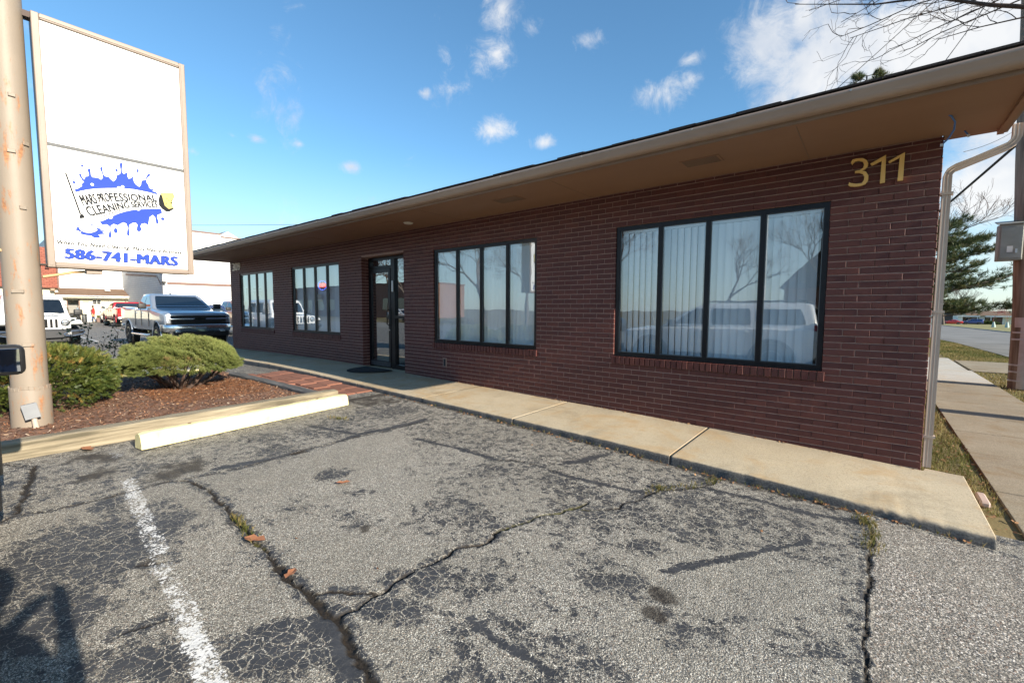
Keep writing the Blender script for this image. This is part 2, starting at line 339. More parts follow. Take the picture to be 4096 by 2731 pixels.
# ---------------------------------------------------------------- ground, lot, street
def zr(y): return -.12-.0146*np.clip(np.asarray(y)-25,0,260)
def sheet(name,xs,ys,zf,mat,**t):
    X,Y=np.meshgrid(xs,ys); V=np.stack([X,Y,zf(X,Y)],-1).reshape(-1,3); n=len(xs); k=len(ys)
    i=np.arange((n-1)*(k-1)); r=i//(n-1); c=i%(n-1); a=r*n+c
    return obj(name,np_mesh(name,V,np.stack([a,a+1,a+n+1,a+n],-1),smooth=True),mat,**t)
gx=np.concatenate([np.linspace(-900,-90,12),np.linspace(-80,60,141),np.linspace(70,900,12)]); gy=np.concatenate([np.linspace(-900,-60,12),np.linspace(-50,90,71),np.linspace(100,1200,12)])
sheet('ground',gx,gy,lambda X,Y:zg(X)-.035+.01*vn1(X*.4,Y*.4)+(zr(Y)+.12)*np.clip((X+12)/10,0,1),M_EARTH,kind='structure')
CRACKS=[
(0.018,[[-4.25,-4.36],[-4.11,-4.31],[-3.86,-4.29],[-3.64,-4.31],[-3.46,-4.3],[-3.24,-4.32],[-3.08,-4.32],[-2.9,-4.34],[-2.75,-4.34],[-2.59,-4.35],[-2.44,-4.36],[-2.28,-4.37],[-2.18,-4.36],[-2.06,-4.36],[-1.95,-4.37],[-1.86,-4.37],[-1.77,-4.38],[-1.68,-4.41],[-1.59,-4.43],[-1.51,-4.43],[-1.45,-4.45]]),
(0.014,[[-4.29,-5.32],[-4.33,-5.27],[-4.34,-5.21],[-4.29,-5.11],[-4.28,-4.99],[-4.28,-4.87],[-4.28,-4.75],[-4.29,-4.67],[-4.31,-4.56],[-4.31,-4.43],[-4.25,-4.36]]),
(0.012,[[-4.25,-4.36],[-4.24,-4.21],[-4.22,-4.08],[-4.2,-3.94],[-4.21,-3.74],[-4.22,-3.52],[-4.2,-3.38],[-4.23,-3.51],[-4.26,-3.27],[-4.28,-2.98],[-4.28,-2.73],[-4.24,-2.49],[-4.25,-2.26],[-4.22,-1.88]]),
(0.016,[[-1.87,-4.36],[-1.88,-4.32],[-1.86,-4.26],[-1.88,-4.14],[-1.86,-4.09],[-1.88,-4.01],[-1.9,-3.94],[-1.89,-3.81],[-1.87,-3.69],[-1.88,-3.56],[-1.81,-3.45],[-1.8,-3.33],[-1.83,-3.29],[-1.82,-3.17],[-1.76,-3.02],[-1.75,-2.91],[-1.67,-2.77],[-1.61,-2.56],[-1.6,-2.48]]),
(0.012,[[-1.56,-2.61],[-1.44,-2.49],[-1.39,-2.4],[-1.39,-2.29],[-1.33,-2.19],[-1.32,-2.04],[-1.27,-1.86],[-1.27,-1.88],[-1.12,-1.7],[-1.0,-1.46],[-0.98,-1.31]]),
(0.0135,[[0.01,-1.35],[0.06,-1.48],[0.07,-1.67],[0.06,-1.93],[0.06,-2.17],[0.05,-2.48],[0.05,-2.74],[0.05,-2.96],[0.05,-3.16]]),
(0.008,[[-2.48,-5.03],[-2.46,-4.96],[-2.43,-4.85]]),
(0.008,[[-3.05,-4.86],[-3.01,-4.79],[-2.99,-4.71]]),
(0.009,[[-2.11,-4.34],[-2.07,-4.29],[-1.99,-4.22],[-1.99,-4.24],[-1.9,-4.14]]),
(0.022,[[-5.54,-5.09],[-5.2,-5.12],[-4.88,-5.16],[-4.59,-5.21],[-4.38,-5.24]]),
(0.01,[[-5.78,-5.25],[-5.59,-5.15],[-5.53,-5.08]]),
(0.007,[[-5.16,-3.56],[-4.98,-3.59],[-4.91,-3.63]]),
(0.009,[[-2.68,-2.3],[-2.57,-2.2],[-2.33,-2.14],[-2.1,-2.16]]),
]
STRIPS=[
(0.035,[[-3.74,-2.38],[-3.51,-2.35],[-3.23,-2.32],[-2.97,-2.31],[-2.68,-2.3]]),
(0.04,[[-2.1,-2.16],[-1.91,-2.16],[-1.69,-2.11],[-1.45,-2.07],[-1.3,-1.96]]),
(0.035,[[-0.98,-1.56],[-0.75,-1.53],[-0.5,-1.54],[-0.27,-1.52],[0.01,-1.46]]),
(0.03,[[-0.84,-2.94],[-0.7,-2.71],[-0.55,-2.47],[-0.4,-2.22],[-0.26,-2.0]]),
(0.03,[[-1.41,-3.95],[-1.26,-3.97],[-1.17,-3.97],[-1.1,-3.95],[-1.02,-3.95],[-0.94,-3.95]]),
(0.05,[[-4.32,-4.09],[-4.23,-3.69],[-4.23,-3.51]]),
(0.06,[[-4.28,-2.98],[-4.34,-2.69],[-4.29,-2.45],[-4.28,-2.23],[-4.28,-1.83]]),
(0.09,[[-1.88,-4.4],[-1.76,-4.42],[-1.66,-4.45],[-1.57,-4.47]]),
(0.05,[[-2.15,-1.89],[-2.08,-1.77],[-1.99,-1.42]]),
(0.04,[[-5.03,-2.89],[-4.67,-2.82],[-4.38,-2.73]]),
]
PATCH=[
(-2.53,-2.51,0.36,0.27,0.75,0.8),
(-1.76,-3.86,0.28,0.14,0.74,0.9),
(-1.72,-4.14,0.21,0.10,0.73,0.95),
(-1.04,-3.23,0.20,0.08,0.73,0.9),
(-1.46,-3.66,0.13,0.06,0.74,0.8),
(-1.29,-2.74,0.28,0.12,0.74,0.6),
(-1.07,-2.80,0.18,0.11,0.74,0.7),
(-1.42,-3.10,0.11,0.08,0.75,0.7),
(-1.15,-2.35,0.14,0.12,0.75,0.6),
(-2.57,-3.83,0.12,0.12,0.73,0.5),
(-3.48,-3.48,0.14,0.17,0.74,0.8),
(-3.00,-3.54,0.17,0.07,0.74,0.7),
(-3.47,-4.98,0.46,0.60,0.72,1.0),
(-2.88,-5.24,0.28,0.32,0.71,1.0),
(-2.21,-5.01,0.31,0.16,0.71,0.8),
(-1.87,-4.58,0.28,0.16,0.73,1.0),
(-3.82,-4.60,0.07,0.17,0.74,0.9),
(-3.39,-4.64,0.11,0.20,0.73,0.9),
(-3.07,-4.71,0.06,0.09,0.73,0.9),
(-2.63,-4.41,0.21,0.10,0.72,0.6),
(-4.46,-3.56,0.18,0.24,0.73,0.9),
(-4.76,-4.49,0.16,0.26,0.73,0.7),
(-4.13,-4.81,0.12,0.16,0.72,1.0),
(-0.81,-2.49,0.22,0.11,0.74,0.7),
(-0.45,-1.85,0.52,0.26,0.71,0.6),
(-0.94,-1.84,0.44,0.26,0.75,0.7),
(-0.01,-2.38,0.09,0.08,0.72,0.6),
(-0.53,-3.31,0.29,0.18,0.70,0.55),
(-0.17,-3.08,0.25,0.21,0.70,0.45),
(-4.87,-2.71,0.43,0.53,0.74,0.8),
(-5.04,-1.85,0.57,0.66,0.75,0.7),
(-4.90,-3.47,0.28,0.35,0.74,0.6),
(-4.40,-3.52,0.22,0.13,0.73,0.8),
(-5.08,-5.21,0.15,0.25,0.72,0.8),
]
STAIN=[
(-0.78,-3.13,0.09,0.09,0.74,1.0),
(-0.76,-3.33,0.06,0.06,0.73,0.9),
(-3.07,-4.80,0.04,0.08,0.75,1.0),
(-2.81,-4.80,0.04,0.05,0.73,0.8),
(-4.92,-4.75,0.18,0.22,0.73,0.8),
(-4.57,-4.27,0.20,0.29,0.73,0.8),
(-5.43,-4.72,0.36,0.16,0.73,0.7),
(-5.59,-1.65,0.46,0.41,0.76,0.7),
(-2.49,-3.82,0.04,0.06,0.71,0.7),
(-2.36,-3.74,0.02,0.04,0.70,0.7),
(-2.83,-3.50,0.03,0.06,0.72,0.5),
(-3.25,-4.33,0.07,0.11,0.73,0.5),
]
def polydist(px,py,pts):
    d=np.full(px.shape,9.0,np.float32)
    for (x0,y0),(x1,y1) in zip(pts[:-1],pts[1:]):
        dx,dy=x1-x0,y1-y0; L2=dx*dx+dy*dy+1e-9
        t=np.clip(((px-x0)*dx+(py-y0)*dy)/L2,0,1); d=np.minimum(d,np.hypot(px-x0-t*dx,py-y0-t*dy))
    return d
def ell(px,py,e):
    x,y,a,b,an,s=e; ca,sa=math.cos(an),math.sin(an); u=((px-x)*ca+(py-y)*sa)/a; v=(-(px-x)*sa+(py-y)*ca)/b
    return s*np.clip(1.30-np.hypot(u,v)*.80,0,1)
def make_lot():
    xs=np.concatenate([np.arange(-90,-24,3.),np.arange(-24,-7,.5),np.arange(-7,-6,.1),np.arange(-6,.8851,.01)]); xs[-1]=.885
    ys=np.concatenate([np.arange(-14,-5.7,.5),np.arange(-5.6,-1.2,.01),np.arange(-1.2,-.2,.25),[.0],np.arange(2,62,3.)])
    X,Y=np.meshgrid(xs,ys); sh=X.shape
    fine=(X>-6.05)&(Y>-5.65)&(Y<-1.15)
    wx=X+.022*(vn1(X*7,Y*7)-.5)+.016*(vn2(X*23,Y*23)-.5)+.010*(vn3(X*60,Y*60)-.5); wy=Y+.022*(vn2(X*7+9,Y*7)-.5)+.016*(vn3(X*23,Y*23+5)-.5)+.010*(vn1(X*60,Y*60)-.5)
    fx,fy=wx[fine],wy[fine]; n=fx.size
    cr=np.zeros(n); dep=np.zeros(n); seal=np.zeros(n); stain=np.zeros(n); moss=np.zeros(n)
    wvar=(.45+1.1*vn3(fx*5,fy*5))*(.55+.9*vn1(fx*34,fy*34))
    for i,(w_,pts) in enumerate(CRACKS):
        d=polydist(fx,fy,pts); ww=w_*wvar
        ww=ww*.82; cr=np.maximum(cr,np.clip((1.12-d/ww)*2.6,0,1)); dep=np.maximum(dep,np.clip((1-d/ww)*2.4,0,1)*min(.018,w_*1.0))
        if i in (0,3,4): moss=np.maximum(moss,np.clip(1.1-d/(ww*1.1),0,1)*np.clip((vn2(fx*2.3+3,fy*2.3)-.52)*5,0,.8))
        seal=np.maximum(seal,.62*np.clip(1.2-d/.09,0,1))
    for w_,pts in STRIPS:
        d=polydist(fx,fy,pts); seal=np.maximum(seal,1.45*np.clip(1.6-d/(w_*.8*(.5+vn1(fx*9,fy*9))),0,1))
    brk=.62+.95*vn2(fx*6.5,fy*6.5)*vn1(fx*2.7+4,fy*2.7)+.35*vn3(fx*15,fy*15)
    for e in PATCH: seal=np.maximum(seal,.80*ell(fx,fy,e)*brk)
    base=.20+.55*(vn2(fx*.9,fy*.9)-.5)+.45*(vn1(fx*2.6+2,fy*3.4)-.5)+.25*(vn3(fx*7,fy*9)-.5)
    base=np.where(fy>-2.3,np.maximum(base,.42),base); base=np.where(fx<-4.4,np.maximum(base,.40),base)
    seal=np.maximum(seal,base)
    right=np.clip((fx-.055-.01*vn1(fx*20,fy*20))/.012,0,1)*(fy<-1.3); seal=seal*(1-right)
    for e in STAIN: stain=np.maximum(stain,ell(fx,fy,e)*(.5+.9*vn3(fx*11,fy*11)))
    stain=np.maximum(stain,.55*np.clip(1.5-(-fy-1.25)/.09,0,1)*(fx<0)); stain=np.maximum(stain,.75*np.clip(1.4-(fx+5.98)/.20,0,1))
    # worn white stall line
    t=(fx+5.5)/3.6; cyl=-4.57-.275*t; pd=np.abs(fy-cyl)/.043; paint=np.where((fx>-5.55),np.clip(1.25-pd*.55,0,1),0)*np.where(pd<1.15,1,0)*(.42+.22*np.clip(t,0,1)-.25*(np.abs(t-.72)<.05)-.28*(t<.25)+.35*(vn2(fx*3.1,fy*3.1)-.5))
    z=zg(X)+.012*(vn1(X*1.1,Y*1.1)-.5)+.004*(vn2(X*6,Y*6)-.5); zf=z[fine]; zf=zf-dep+.0025*(vn3(fx*70,fy*70)-.5); 
    zf=zf-.006*right; z[fine]=zf
    at={}
    for k,a,df in (('crack',cr,0),('seal',seal,.5),('paint',paint,0),('stain',stain,0),('moss',moss,0),('coarse',right,0)):
        g=np.full(sh,df,np.float32); g[fine]=a; at[k]=g.ravel()
    # stall lines of the rear rows
    V=np.stack([X,Y,z],-1).reshape(-1,3); nx=sh[1]; i=np.arange((nx-1)*(sh[0]-1)); r=i//(nx-1); c=i%(nx-1); a=r*nx+c
    F=np.stack([a,a+1,a+nx+1,a+nx],-1); cx=X.ravel()[a]; cyy=Y.ravel()[a]
    keep=~((cx>-16.2)&(cyy>-.3)); keep&=~((cx>.65)&(cyy>-1.0))
    return obj('parking_lot',np_mesh('parking_lot',V,F[keep],at,smooth=True),M_ASPH,kind='structure')
make_lot()
M_WPAINT=pmat('old_white_paint',[(.30,.30,.30),(.62,.62,.61)],.8,nscale=9,detail=8)
for i,(x,y,l,wd) in enumerate([(-16.5,-2.2,3.2,.1),(-25.5,-2.0,5,.1),(-17.4,-5.2,4,.1),(-33,.6,5,.12),(-33,-2,5,.12)]):
    MB().box(x-l,x,y-wd/2,y+wd/2,float(zg(x))+.004,float(zg(x))+.011).build('stall_line',M_WPAINT,kind='structure')
# concrete walk along the facade, one slab after another
walk=thing('walkway',(0,-.6,0),kind='structure')
JX=[.70,-1.42,-3.34,-5.05,-6.78,-8.4,-10.2,-12.1,-14.2,-16.2]
for a,b in zip(JX[1:],JX[:-1]):
    rs=np.random.default_rng(int(100-a*10)); xs=np.arange(a+.006,b-.004,.02); xs=np.append(xs,b-.006); n=len(xs)
    nzv=vn1(xs*14,xs*0+3); ch=.005+.010*nzv**2
    if b>.6: ch=ch+.020*np.clip(1.4-np.abs(xs-.25)/.32,0,1)*(.4+.8*vn2(xs*33,xs*0))+.012*np.clip((xs-.60)/.08,0,1)
    zt=zw(xs)+.002*(vn3(xs*8,xs*0)-.5); yf=-1.243-.008*vn2(xs*9,xs*0); jt=rs.uniform(-.5,.5,n)*ch; ys=[np.zeros(n)+.004,np.full(n,-.4),np.full(n,-.8),yf+.006+ch*.9+jt*.6,yf+.002+ch*.35+jt*.4,yf,yf-.004,yf-.006]
    if b>.6: ys[0]=np.where(xs>.44,.10,.004)
    zs=[zt,zt-.002,zt-.006,zt-.010,zt-.0115-ch*.35+jt*.3,zt-.014-ch*.8+jt*.4,zt-.045,zt-.25]
    V=np.stack([np.stack([xs,y,z],-1) for y,z in zip(ys,zs)],0).reshape(-1,3); k=len(ys)
    i=np.arange((n-1)*(k-1)); r=i//(n-1); c=i%(n-1); q=r*n+c; F=np.stack([q,q+n,q+n+1,q+1],-1)
    # end caps
    nb=len(V); V=np.vstack([V,[[xs[0],.004,zt[0]-.25],[xs[-1],ys[0][-1],zt[-1]-.25]]])
    caps=[[j*n,nb,nb,(j+1)*n] for j in range(0)]
    dirt=np.concatenate([np.full(n,d) for d in (.05,0,0,.02,.35,.90,.97,.97)]+[np.array([.8,.8])])
    dirt[:n]+=.25*vn2(xs*3,xs*0)
    chm=np.clip((ch-.022)/.012,0,1)
    for rr,sv in ((4,.05),(5,.45)): dirt[rr*n:(rr+1)*n]=dirt[rr*n:(rr+1)*n]*(1-chm)+sv*chm
    me=np_mesh('slab',V,F,{'dirt':np.clip(dirt,0,1)})
    bm=bmesh.new(); bm.from_mesh(me); bm.verts.ensure_lookup_table()
    for col,ex in ((0,nb),(n-1,nb+1)):
        ring=[bm.verts[j*n+col] for j in range(k)]+[bm.verts[ex]]
        try: bm.faces.new(ring)
        except Exception: pass
    bmesh.ops.recalc_face_normals(bm,faces=bm.faces); bm.to_mesh(me); bm.free()
    obj('slab',me,M_CONC,walk,world=True)
# joint filler strips just below the slab tops
M_JOINT=pmat('joint_dirt',[(.02,.016,.012),(.05,.04,.03)],.95,nscale=30)
mb=MB()
for x in JX[1:-1]: mb.box(x-.012,x+.012,-1.238,.0,float(zw(x))-.2,float(zw(x))-.022)
mb.build('joint_filler',M_JOINT,walk,world=True)
# public pavement on the right, its slabs, and the street behind
pave=thing('pavement',(1.5,3,-.12),kind='structure')
ys=[-9,-7.6,-6.2,-4.8,-3.4,-2.05,-.75,.15,1.5,2.68,4.1,5.3,6.55,8.36]
for a,b in zip(ys[:-1],ys[1:]):
    t=random.uniform(-.004,.004)
    MB().rbox(.893,2.085,a+.006,b-.006,-.2,-.106+t,.006,1).build('slab',M_CONC2,pave,world=True)
for x0,x1,a,b in ((.893,2.085,8.37,9.7),(.893,2.085,9.71,11.1),(.95,2.02,11.11,15.0)):
    MB().rbox(x0,x1,a,b,-.2,-.104,.006,1).build('slab',M_CONC3,pave,world=True)
for x0,x1 in ((2.1,3.5),(3.51,4.1)):
    MB().rbox(x0,x1,11.1,14.4,-.2,-.108,.006,1).build('slab',M_CONC2,pave,world=True)
yy=np.concatenate([np.arange(-40,90,2.),np.arange(90,400,20.)])
def ribbon(name,f0,f1,z,mat,n=5,**t):
    V=[];F=[]
    for i,y in enumerate(yy):
        for j in range(n): V.append((f0(y)+(f1(y)-f0(y))*j/(n-1),y,z+float(zr(y))+.12))
    for i in range(len(yy)-1):
        for j in range(n-1): a=i*n+j; F.append((a,a+1,a+n+1,a+n))
    return obj(name,np_mesh(name,V,F),mat,**t)
nk=lambda y:3.75-.045*min(max(y-16,0),25); fk=lambda y:10.5+.022*min(max(y-60,0),120)
ribbon('street',nk,fk,-.112,M_STREET,kind='structure')
def kerb(name,f,w_):
    V=[];F=[]
    for y in yy:
        x=f(y); dz=float(zr(y))+.12; V+=[(x,y,-.15+dz),(x,y,-.03+dz),(x+w_,y,-.03+dz),(x+w_,y,-.15+dz)]
    for i in range(len(yy)-1):
        for j in range(3): a=i*4+j; F.append((a,a+1,a+5,a+4))
    return obj(name,np_mesh(name,V,F),pmat('kerb_concrete',[(.20,.185,.16),(.30,.28,.25)],.9),kind='structure')
kerb('kerb',fk,.16)
V=[];F=[]
for y in yy: dz=float(zr(y))+.12; V+=[(fk(y)+.16,y,-.045+dz),(fk(y)+90,y,.2+dz)]
for i in range(len(yy)-1): F.append((2*i,2*i+1,2*i+3,2*i+2))
M_LAWN=pmat('lawn',[(.13,.135,.035),(.21,.19,.06),(.26,.21,.09)],.95,nscale=.8,detail=9,bump=.6,bscale=25)
obj('lawn',np_mesh('lawn',V,F),M_LAWN,kind='structure')
# ---------------------------------------------------------------- the brick office building
office=thing('office_building',(-7.8,0,0),label='long low maroon brick office with dark framed windows and a brown overhanging eave',category='building')
XL,XR,ZT=-16.10,.405,2.94
WINS=[(-15.346,-12.971),(-11.838,-9.4775),(-6.228,-3.911),(-2.635,-.368)]; WT,WB=2.5055,.8307
DOOR=(-8.56,-7.10,2.527); PITCH=.0657; BL=.2065; SILLH=.098
ops=[(a,b,WB-SILLH,WT) for a,b in WINS]+[(DOOR[0],DOOR[1],-.5,DOOR[2])]
OPS=ops
def wall_core():
    mb=MB(); ops=[(a-.005,b+.005,c-.002,d+.004) for a,b,c,d in OPS]; xs=sorted({XL+.012,XR-.012,*[v for o in ops for v in o[:2]]}); zs=sorted({-.3,ZT,*[v for o in ops for v in o[2:] if v>-.3]})
    for i in range(len(xs)-1):
        z0=None
        for j in range(len(zs)-1):
            xm,zm=(xs[i]+xs[i+1])/2,(zs[j]+zs[j+1])/2; hole=any(o[0]<xm<o[1] and o[2]<zm<o[3] for o in ops)
            if not hole and z0 is None: z0=zs[j]
            if z0 is not None and (hole or j==len(zs)-2):
                z1=zs[j] if hole else zs[j+1]; mb.box(xs[i],xs[i+1],.0075,.22,z0,z1); z0=None
    mb.box(XR-.25,XR-.012,.221,10,-.4,ZT+.5); mb.box(XL+.012,XL+.25,.221,10,-.4,ZT+.5); mb.box(XL+.02,XR-.02,9.9,10.1,-.4,ZT+.5)
    return mb.build('wall',M_MORTAR,office,world=True,fix=False)
wall_core()
def brick_list():
    out=[]; k=0; z1=WT+PITCH*7
    while z1>-.12:
        z0=z1-PITCH; zt=min(z1,ZT-.004); 
        off=(k%2)*BL/2+random.uniform(-.004,.004)
        segs=[(XL,XR)]
        for a,b,c,d in ops:
            if z0+.02<d and z1-.02>c:
                ns=[]
                for s,e in segs:
                    if b<=s or a>=e: ns.append((s,e)); continue
                    if a-s>.02: ns.append((s,a))
                    if e-b>.02: ns.append((b,e))
                segs=ns
        for s,e in segs:
            n0=math.floor((s-XR-off)/BL); x=XR+off+n0*BL-BL
            while x<e:
                a,b=max(x,s),min(x+BL,e)
                if a>s+.001 and a-s<.055: a=s
                if b>s+.056 and e-a>.055:
                    if b<e-.001 and e-b<.055: b=e
                    out.append((a+(.0045 if a>s+.001 else 0),b-(.0045 if b<e-.001 else 0),z0+.0055,zt-.0055))
                x+=BL
        z1=z0; k+=1
    return out
BR=[b for b in brick_list() if b[3]-b[2]>.012]
Cc=np.array([0,-5.3662,1.435]); RR,UU,FF=np.array(cr),np.array(cu),np.array(cf)
def pxsize(b):
    cs=np.array([(x,0,z) for x in b[:2] for z in b[2:]])-Cc; d=cs@FF
    u=cs@RR/d; v=cs@UU/d
    if u.min()>1.16 or v.min()>.774: return 0
    vis=1.0 if b[3]>float(zw(b[1])) else 0
    return (u.max()-u.min())*(v.max()-v.min())*vis
BR.sort(key=pxsize,reverse=True)
def brick_verts(a,b,z0,z1,y0,y1,c=.0035):
    return [(a,y1,z0),(b,y1,z0),(b,y1,z1),(a,y1,z1),(a,y0+c,z0),(b,y0+c,z0),(b,y0+c,z1),(a,y0+c,z1),(a+c,y0,z0+c),(b-c,y0,z0+c),(b-c,y0,z1-c),(a+c,y0,z1-c)]
BF=[(8,9,10,11),(4,5,9,8),(5,6,10,9),(6,7,11,10),(7,4,8,11),(0,1,5,4),(1,2,6,5),(2,3,7,6),(3,0,4,7)]
bcache={}
for (a,b,z0,z1) in BR[:298]:
    key=(round(b-a,2),round(z1-z0,3))
    if key not in bcache:
        me=bpy.data.meshes.new('brick'); hw,hh=(b-a)/2,(z1-z0)/2; me.from_pydata(brick_verts(-hw,hw,-hh,hh,0,.098),[],[f[::-1] for f in BF]); me.materials.append(M_BRICK); bcache[key]=me
    o=obj('brick',bcache[key],None,office,world=True); o.location=((a+b)/2,random.uniform(-.0018,.0018),(z0+z1)/2)
V=[];F=[];RN=[]
def madd(vs,r):
    o=len(V); V.extend(vs); F.extend([tuple(i+o for i in f[::-1]) for f in BF]); RN.extend([r]*len(BF))
for (a,b,z0,z1) in BR[298:]:
    j=random.uniform(-.0018,.0018); madd(brick_verts(a,b,z0,z1,j,.098),random.random())
# side walls (return courses) and the door reveals
k=0; z1=WT+PITCH*7
while z1>-.12:
    z0=z1-PITCH; zt=min(z1,ZT-.004); y=.10+(k%2)*BL/2
    while y<9.8:
        for X,sg in ((XR,1),(XL,-1)):
            vs=brick_verts(y+.0045,y+BL-.0045,z0+.0055,zt-.0055,0,.098); vs=[(X-sg*p[1],p[0],p[2]) for p in vs]
            if sg>0 or y<4: madd(vs,random.random())
        y+=BL
    if z1<DOOR[2]+.02 and z1>.1:
        for X,sg in ((DOOR[0],1),(DOOR[1],-1)):
            vs=brick_verts(.103,.255,z0+.0055,zt-.0055,0,.06); madd([(X-sg*(p[1]-.002),p[0],p[2]) for p in vs],random.random())
    z1=z0; k+=1
me=bpy.data.meshes.new('brickwork'); me.from_pydata(V,[],F); at=me.attributes.new('rnd','FLOAT','FACE'); at.data.foreach_set('value',RN)
bm=bmesh.new(); bm.from_mesh(me); bmesh.ops.recalc_face_normals(bm,faces=bm.faces); bm.to_mesh(me); bm.free()
obj('brickwork',me,M_BRICKW,office,world=True,kind='stuff')
# rowlock sills under the four windows
sb=bpy.data.meshes.new('sill_brick'); sv=[(p[0],p[1]-(.012 if p[2]<0 and p[1]<.05 else 0)*0,p[2]) for p in brick_verts(-.0285,.0285,-.047,.047,-.024,.11)]
sb.from_pydata(sv,[],[f[::-1] for f in BF]); sb.materials.append(M_BRICK)
for a,b in WINS:
    n=int(round((b-a+.06)/.0672))
    for i in range(n):
        o=obj('sill_brick',sb,None,office,world=True); o.location=(a-.03+(i+.5)*(b-a+.06)/n,random.uniform(-.003,.002),WB-SILLH/2-.001); o.rotation_euler=(0,random.uniform(-.02,.02),0)
    MB().box(a+.001,b-.001,.0,.2,WB-SILLH+.004,WB-.006).build('sill_bed',M_MORTAR,office,world=True)
# windows: four lights each
for a,b in WINS:
    fr=MB(); y0,y1=.022,.085; fw_=.048
    fr.box(a+.002,a+fw_,y0,y1,WB+.001,WT-.002); fr.box(b-fw_,b-.002,y0,y1,WB+.001,WT-.002)
    fr.box(a+fw_,b-fw_,y0,y1,WT-.052,WT-.002); fr.box(a+fw_,b-fw_,y0,y1,WB+.001,WB+.055); fr.box(a+.004,b-.004,y0-.02,y0,WB+.001,WB+.018)
    wn=fr.build('window',M_BLACKAL,office,world=True)
    W_=(b-a-2*fw_); pw=(W_-3*.05)/4
    for i in range(4):
        x0=a+fw_+i*(pw+.05)
        if i<3: MB().box(x0+pw,x0+pw+.05,y0+.004,y1-.002,WB+.055,WT-.052).build('mullion',M_BLACKAL,wn)
        MB().box(x0,x0+pw,.052,.056,WB+.055,WT-.052).build('pane',M_GLASS,wn)
        e=.008; g=MB()
        g.box(x0,x0+e,.040,.0515,WB+.055,WT-.052); g.box(x0+pw-e,x0+pw,.040,.0515,WB+.055,WT-.052); g.box(x0+e,x0+pw-e,.040,.0515,WB+.055,WB+.063); g.build('glazing_bead',pmat('bead',[(.16,.17,.18)],.4,metal=.7),wn)
# door, sidelight and transom in the recess
DY=.17; db=.19
fr=MB(); dx0,dx1=DOOR[0]+.004,DOOR[1]-.002
fr.box(dx0,dx0+.05,DY,DY+.1,db,2.52); fr.box(dx1-.045,dx1,DY,DY+.1,db,2.52); fr.box(dx0+.05,dx1-.045,DY,DY+.1,2.465,2.52); fr.box(-7.755,-7.63,DY-.002,DY+.1,db,2.465)
fr.box(dx0+.05,-7.755,DY,DY+.1,2.29,2.345); fr.box(-7.63,dx1-.045,DY,DY+.1,db,db+.09); fr.box(-7.63,dx1-.045,DY-.004,DY+.1,1.245,1.30)
dw=fr.build('doorway',M_BLACKAL,office,world=True)
MB().box(-8.51,-7.755,DY+.045,DY+.051,2.345,2.465).build('pane',M_DGLASS,dw); MB().box(-7.63,dx1-.045,DY+.045,DY+.051,1.30,2.465).build('pane',M_DGLASS,dw); MB().box(-7.63,dx1-.045,DY+.045,DY+.051,db+.09,1.245).build('pane',M_DGLASS,dw)
lf=MB(); lx0,lx1=-8.505,-7.762; ly=DY-.012
lf.rbox(lx0,lx0+.07,ly,ly+.05,db+.02,2.285,.004,1); lf.rbox(lx1-.075,lx1,ly,ly+.05,db+.02,2.285,.004,1); lf.box(lx0+.07,lx1-.075,ly+.002,ly+.048,2.20,2.283); lf.box(lx0+.07,lx1-.075,ly+.002,ly+.048,db+.022,db+.15)
dr=lf.build('door',M_BLACKAL,office,world=True)
MB().box(lx0+.07,lx1-.075,ly+.022,ly+.028,db+.15,2.20).build('pane',M_DGLASS,dr)
MB().tube([(lx1-.05,ly,1.42),(lx1-.05,ly-.05,1.40),(lx1-.05,ly-.05,1.12),(lx1-.05,ly,1.10)],.012,8).build('door_handle',M_BLACKAL,dr,smooth=50)
MB().lathe([(.016,-.012),(.016,.0)],(lx1-.03,ly,1.0),12,'y').build('lock_cylinder',pmat('steel',[(.5,.5,.5)],.3,metal=1),dr)
MB().box(lx0+.02,lx1-.02,ly-.004,ly-.0005,db+.03,db+.13).build('kick_plate',pmat('kick',[(.018,.02,.026),(.05,.05,.055)],.5,nscale=15),dr)
MB().rbox(-7.70,-7.655,DY-.03,DY-.002,1.79,2.02,.012,3).build('keypad',pmat('white_plastic',[(.75,.75,.75)],.4),dw,smooth=40)
MB().box(DOOR[0],DOOR[1],.012,.3,-.1,db-.004).build('threshold',M_CONC,office,world=True)
# eave: soffit, fascia, gutter, shingle edge, roof
EL,ER=-16.38,.775; YF=-1.10
sf=MB(); sf.box(EL,ER,YF,.011,ZT,ZT+.03); sf.box(XR+.002,ER,.0111,.16,ZT,ZT+.03); sof=sf.build('soffit',M_SOFFIT,office,world=True)
for x0,x1 in ((-1.60,-1.23),(-4.16,-3.73),(-6.9,-6.5),(-9.7,-9.3),(-12.4,-12.0),(-14.9,-14.5)):
    v=MB(); v.box(x0,x1,-.72,-.50,ZT-.006,ZT-.0005)
    g=v.build('vent',M_SOFFIT,sof)
    for i in range(7): 
        y=-.705+i*.03; MB().box(x0+.02,x1-.02,y,y+.011,ZT-.011,ZT-.0062).build('louvre',M_FASCIA,g) if x0>-5 else None
for x in np.arange(-15.2,.7,2.44): MB().box(x-.004,x+.004,YF+.01,.0,ZT-.0022,ZT-.0004).build('panel_seam',M_FASCIA,sof)
MB().box(EL+.02,ER-.06,YF+.004,YF+.05,ZT-.012,ZT-.0005).build('edge_trim',M_SOFFIT,sof)
MB().lathe([(.07,ZT-.02),(.085,ZT-.001)],(-6.364,-.44,0),20).build('soffit_lamp',pmat('frosted',[(.8,.78,.7)],.3),office,world=True)
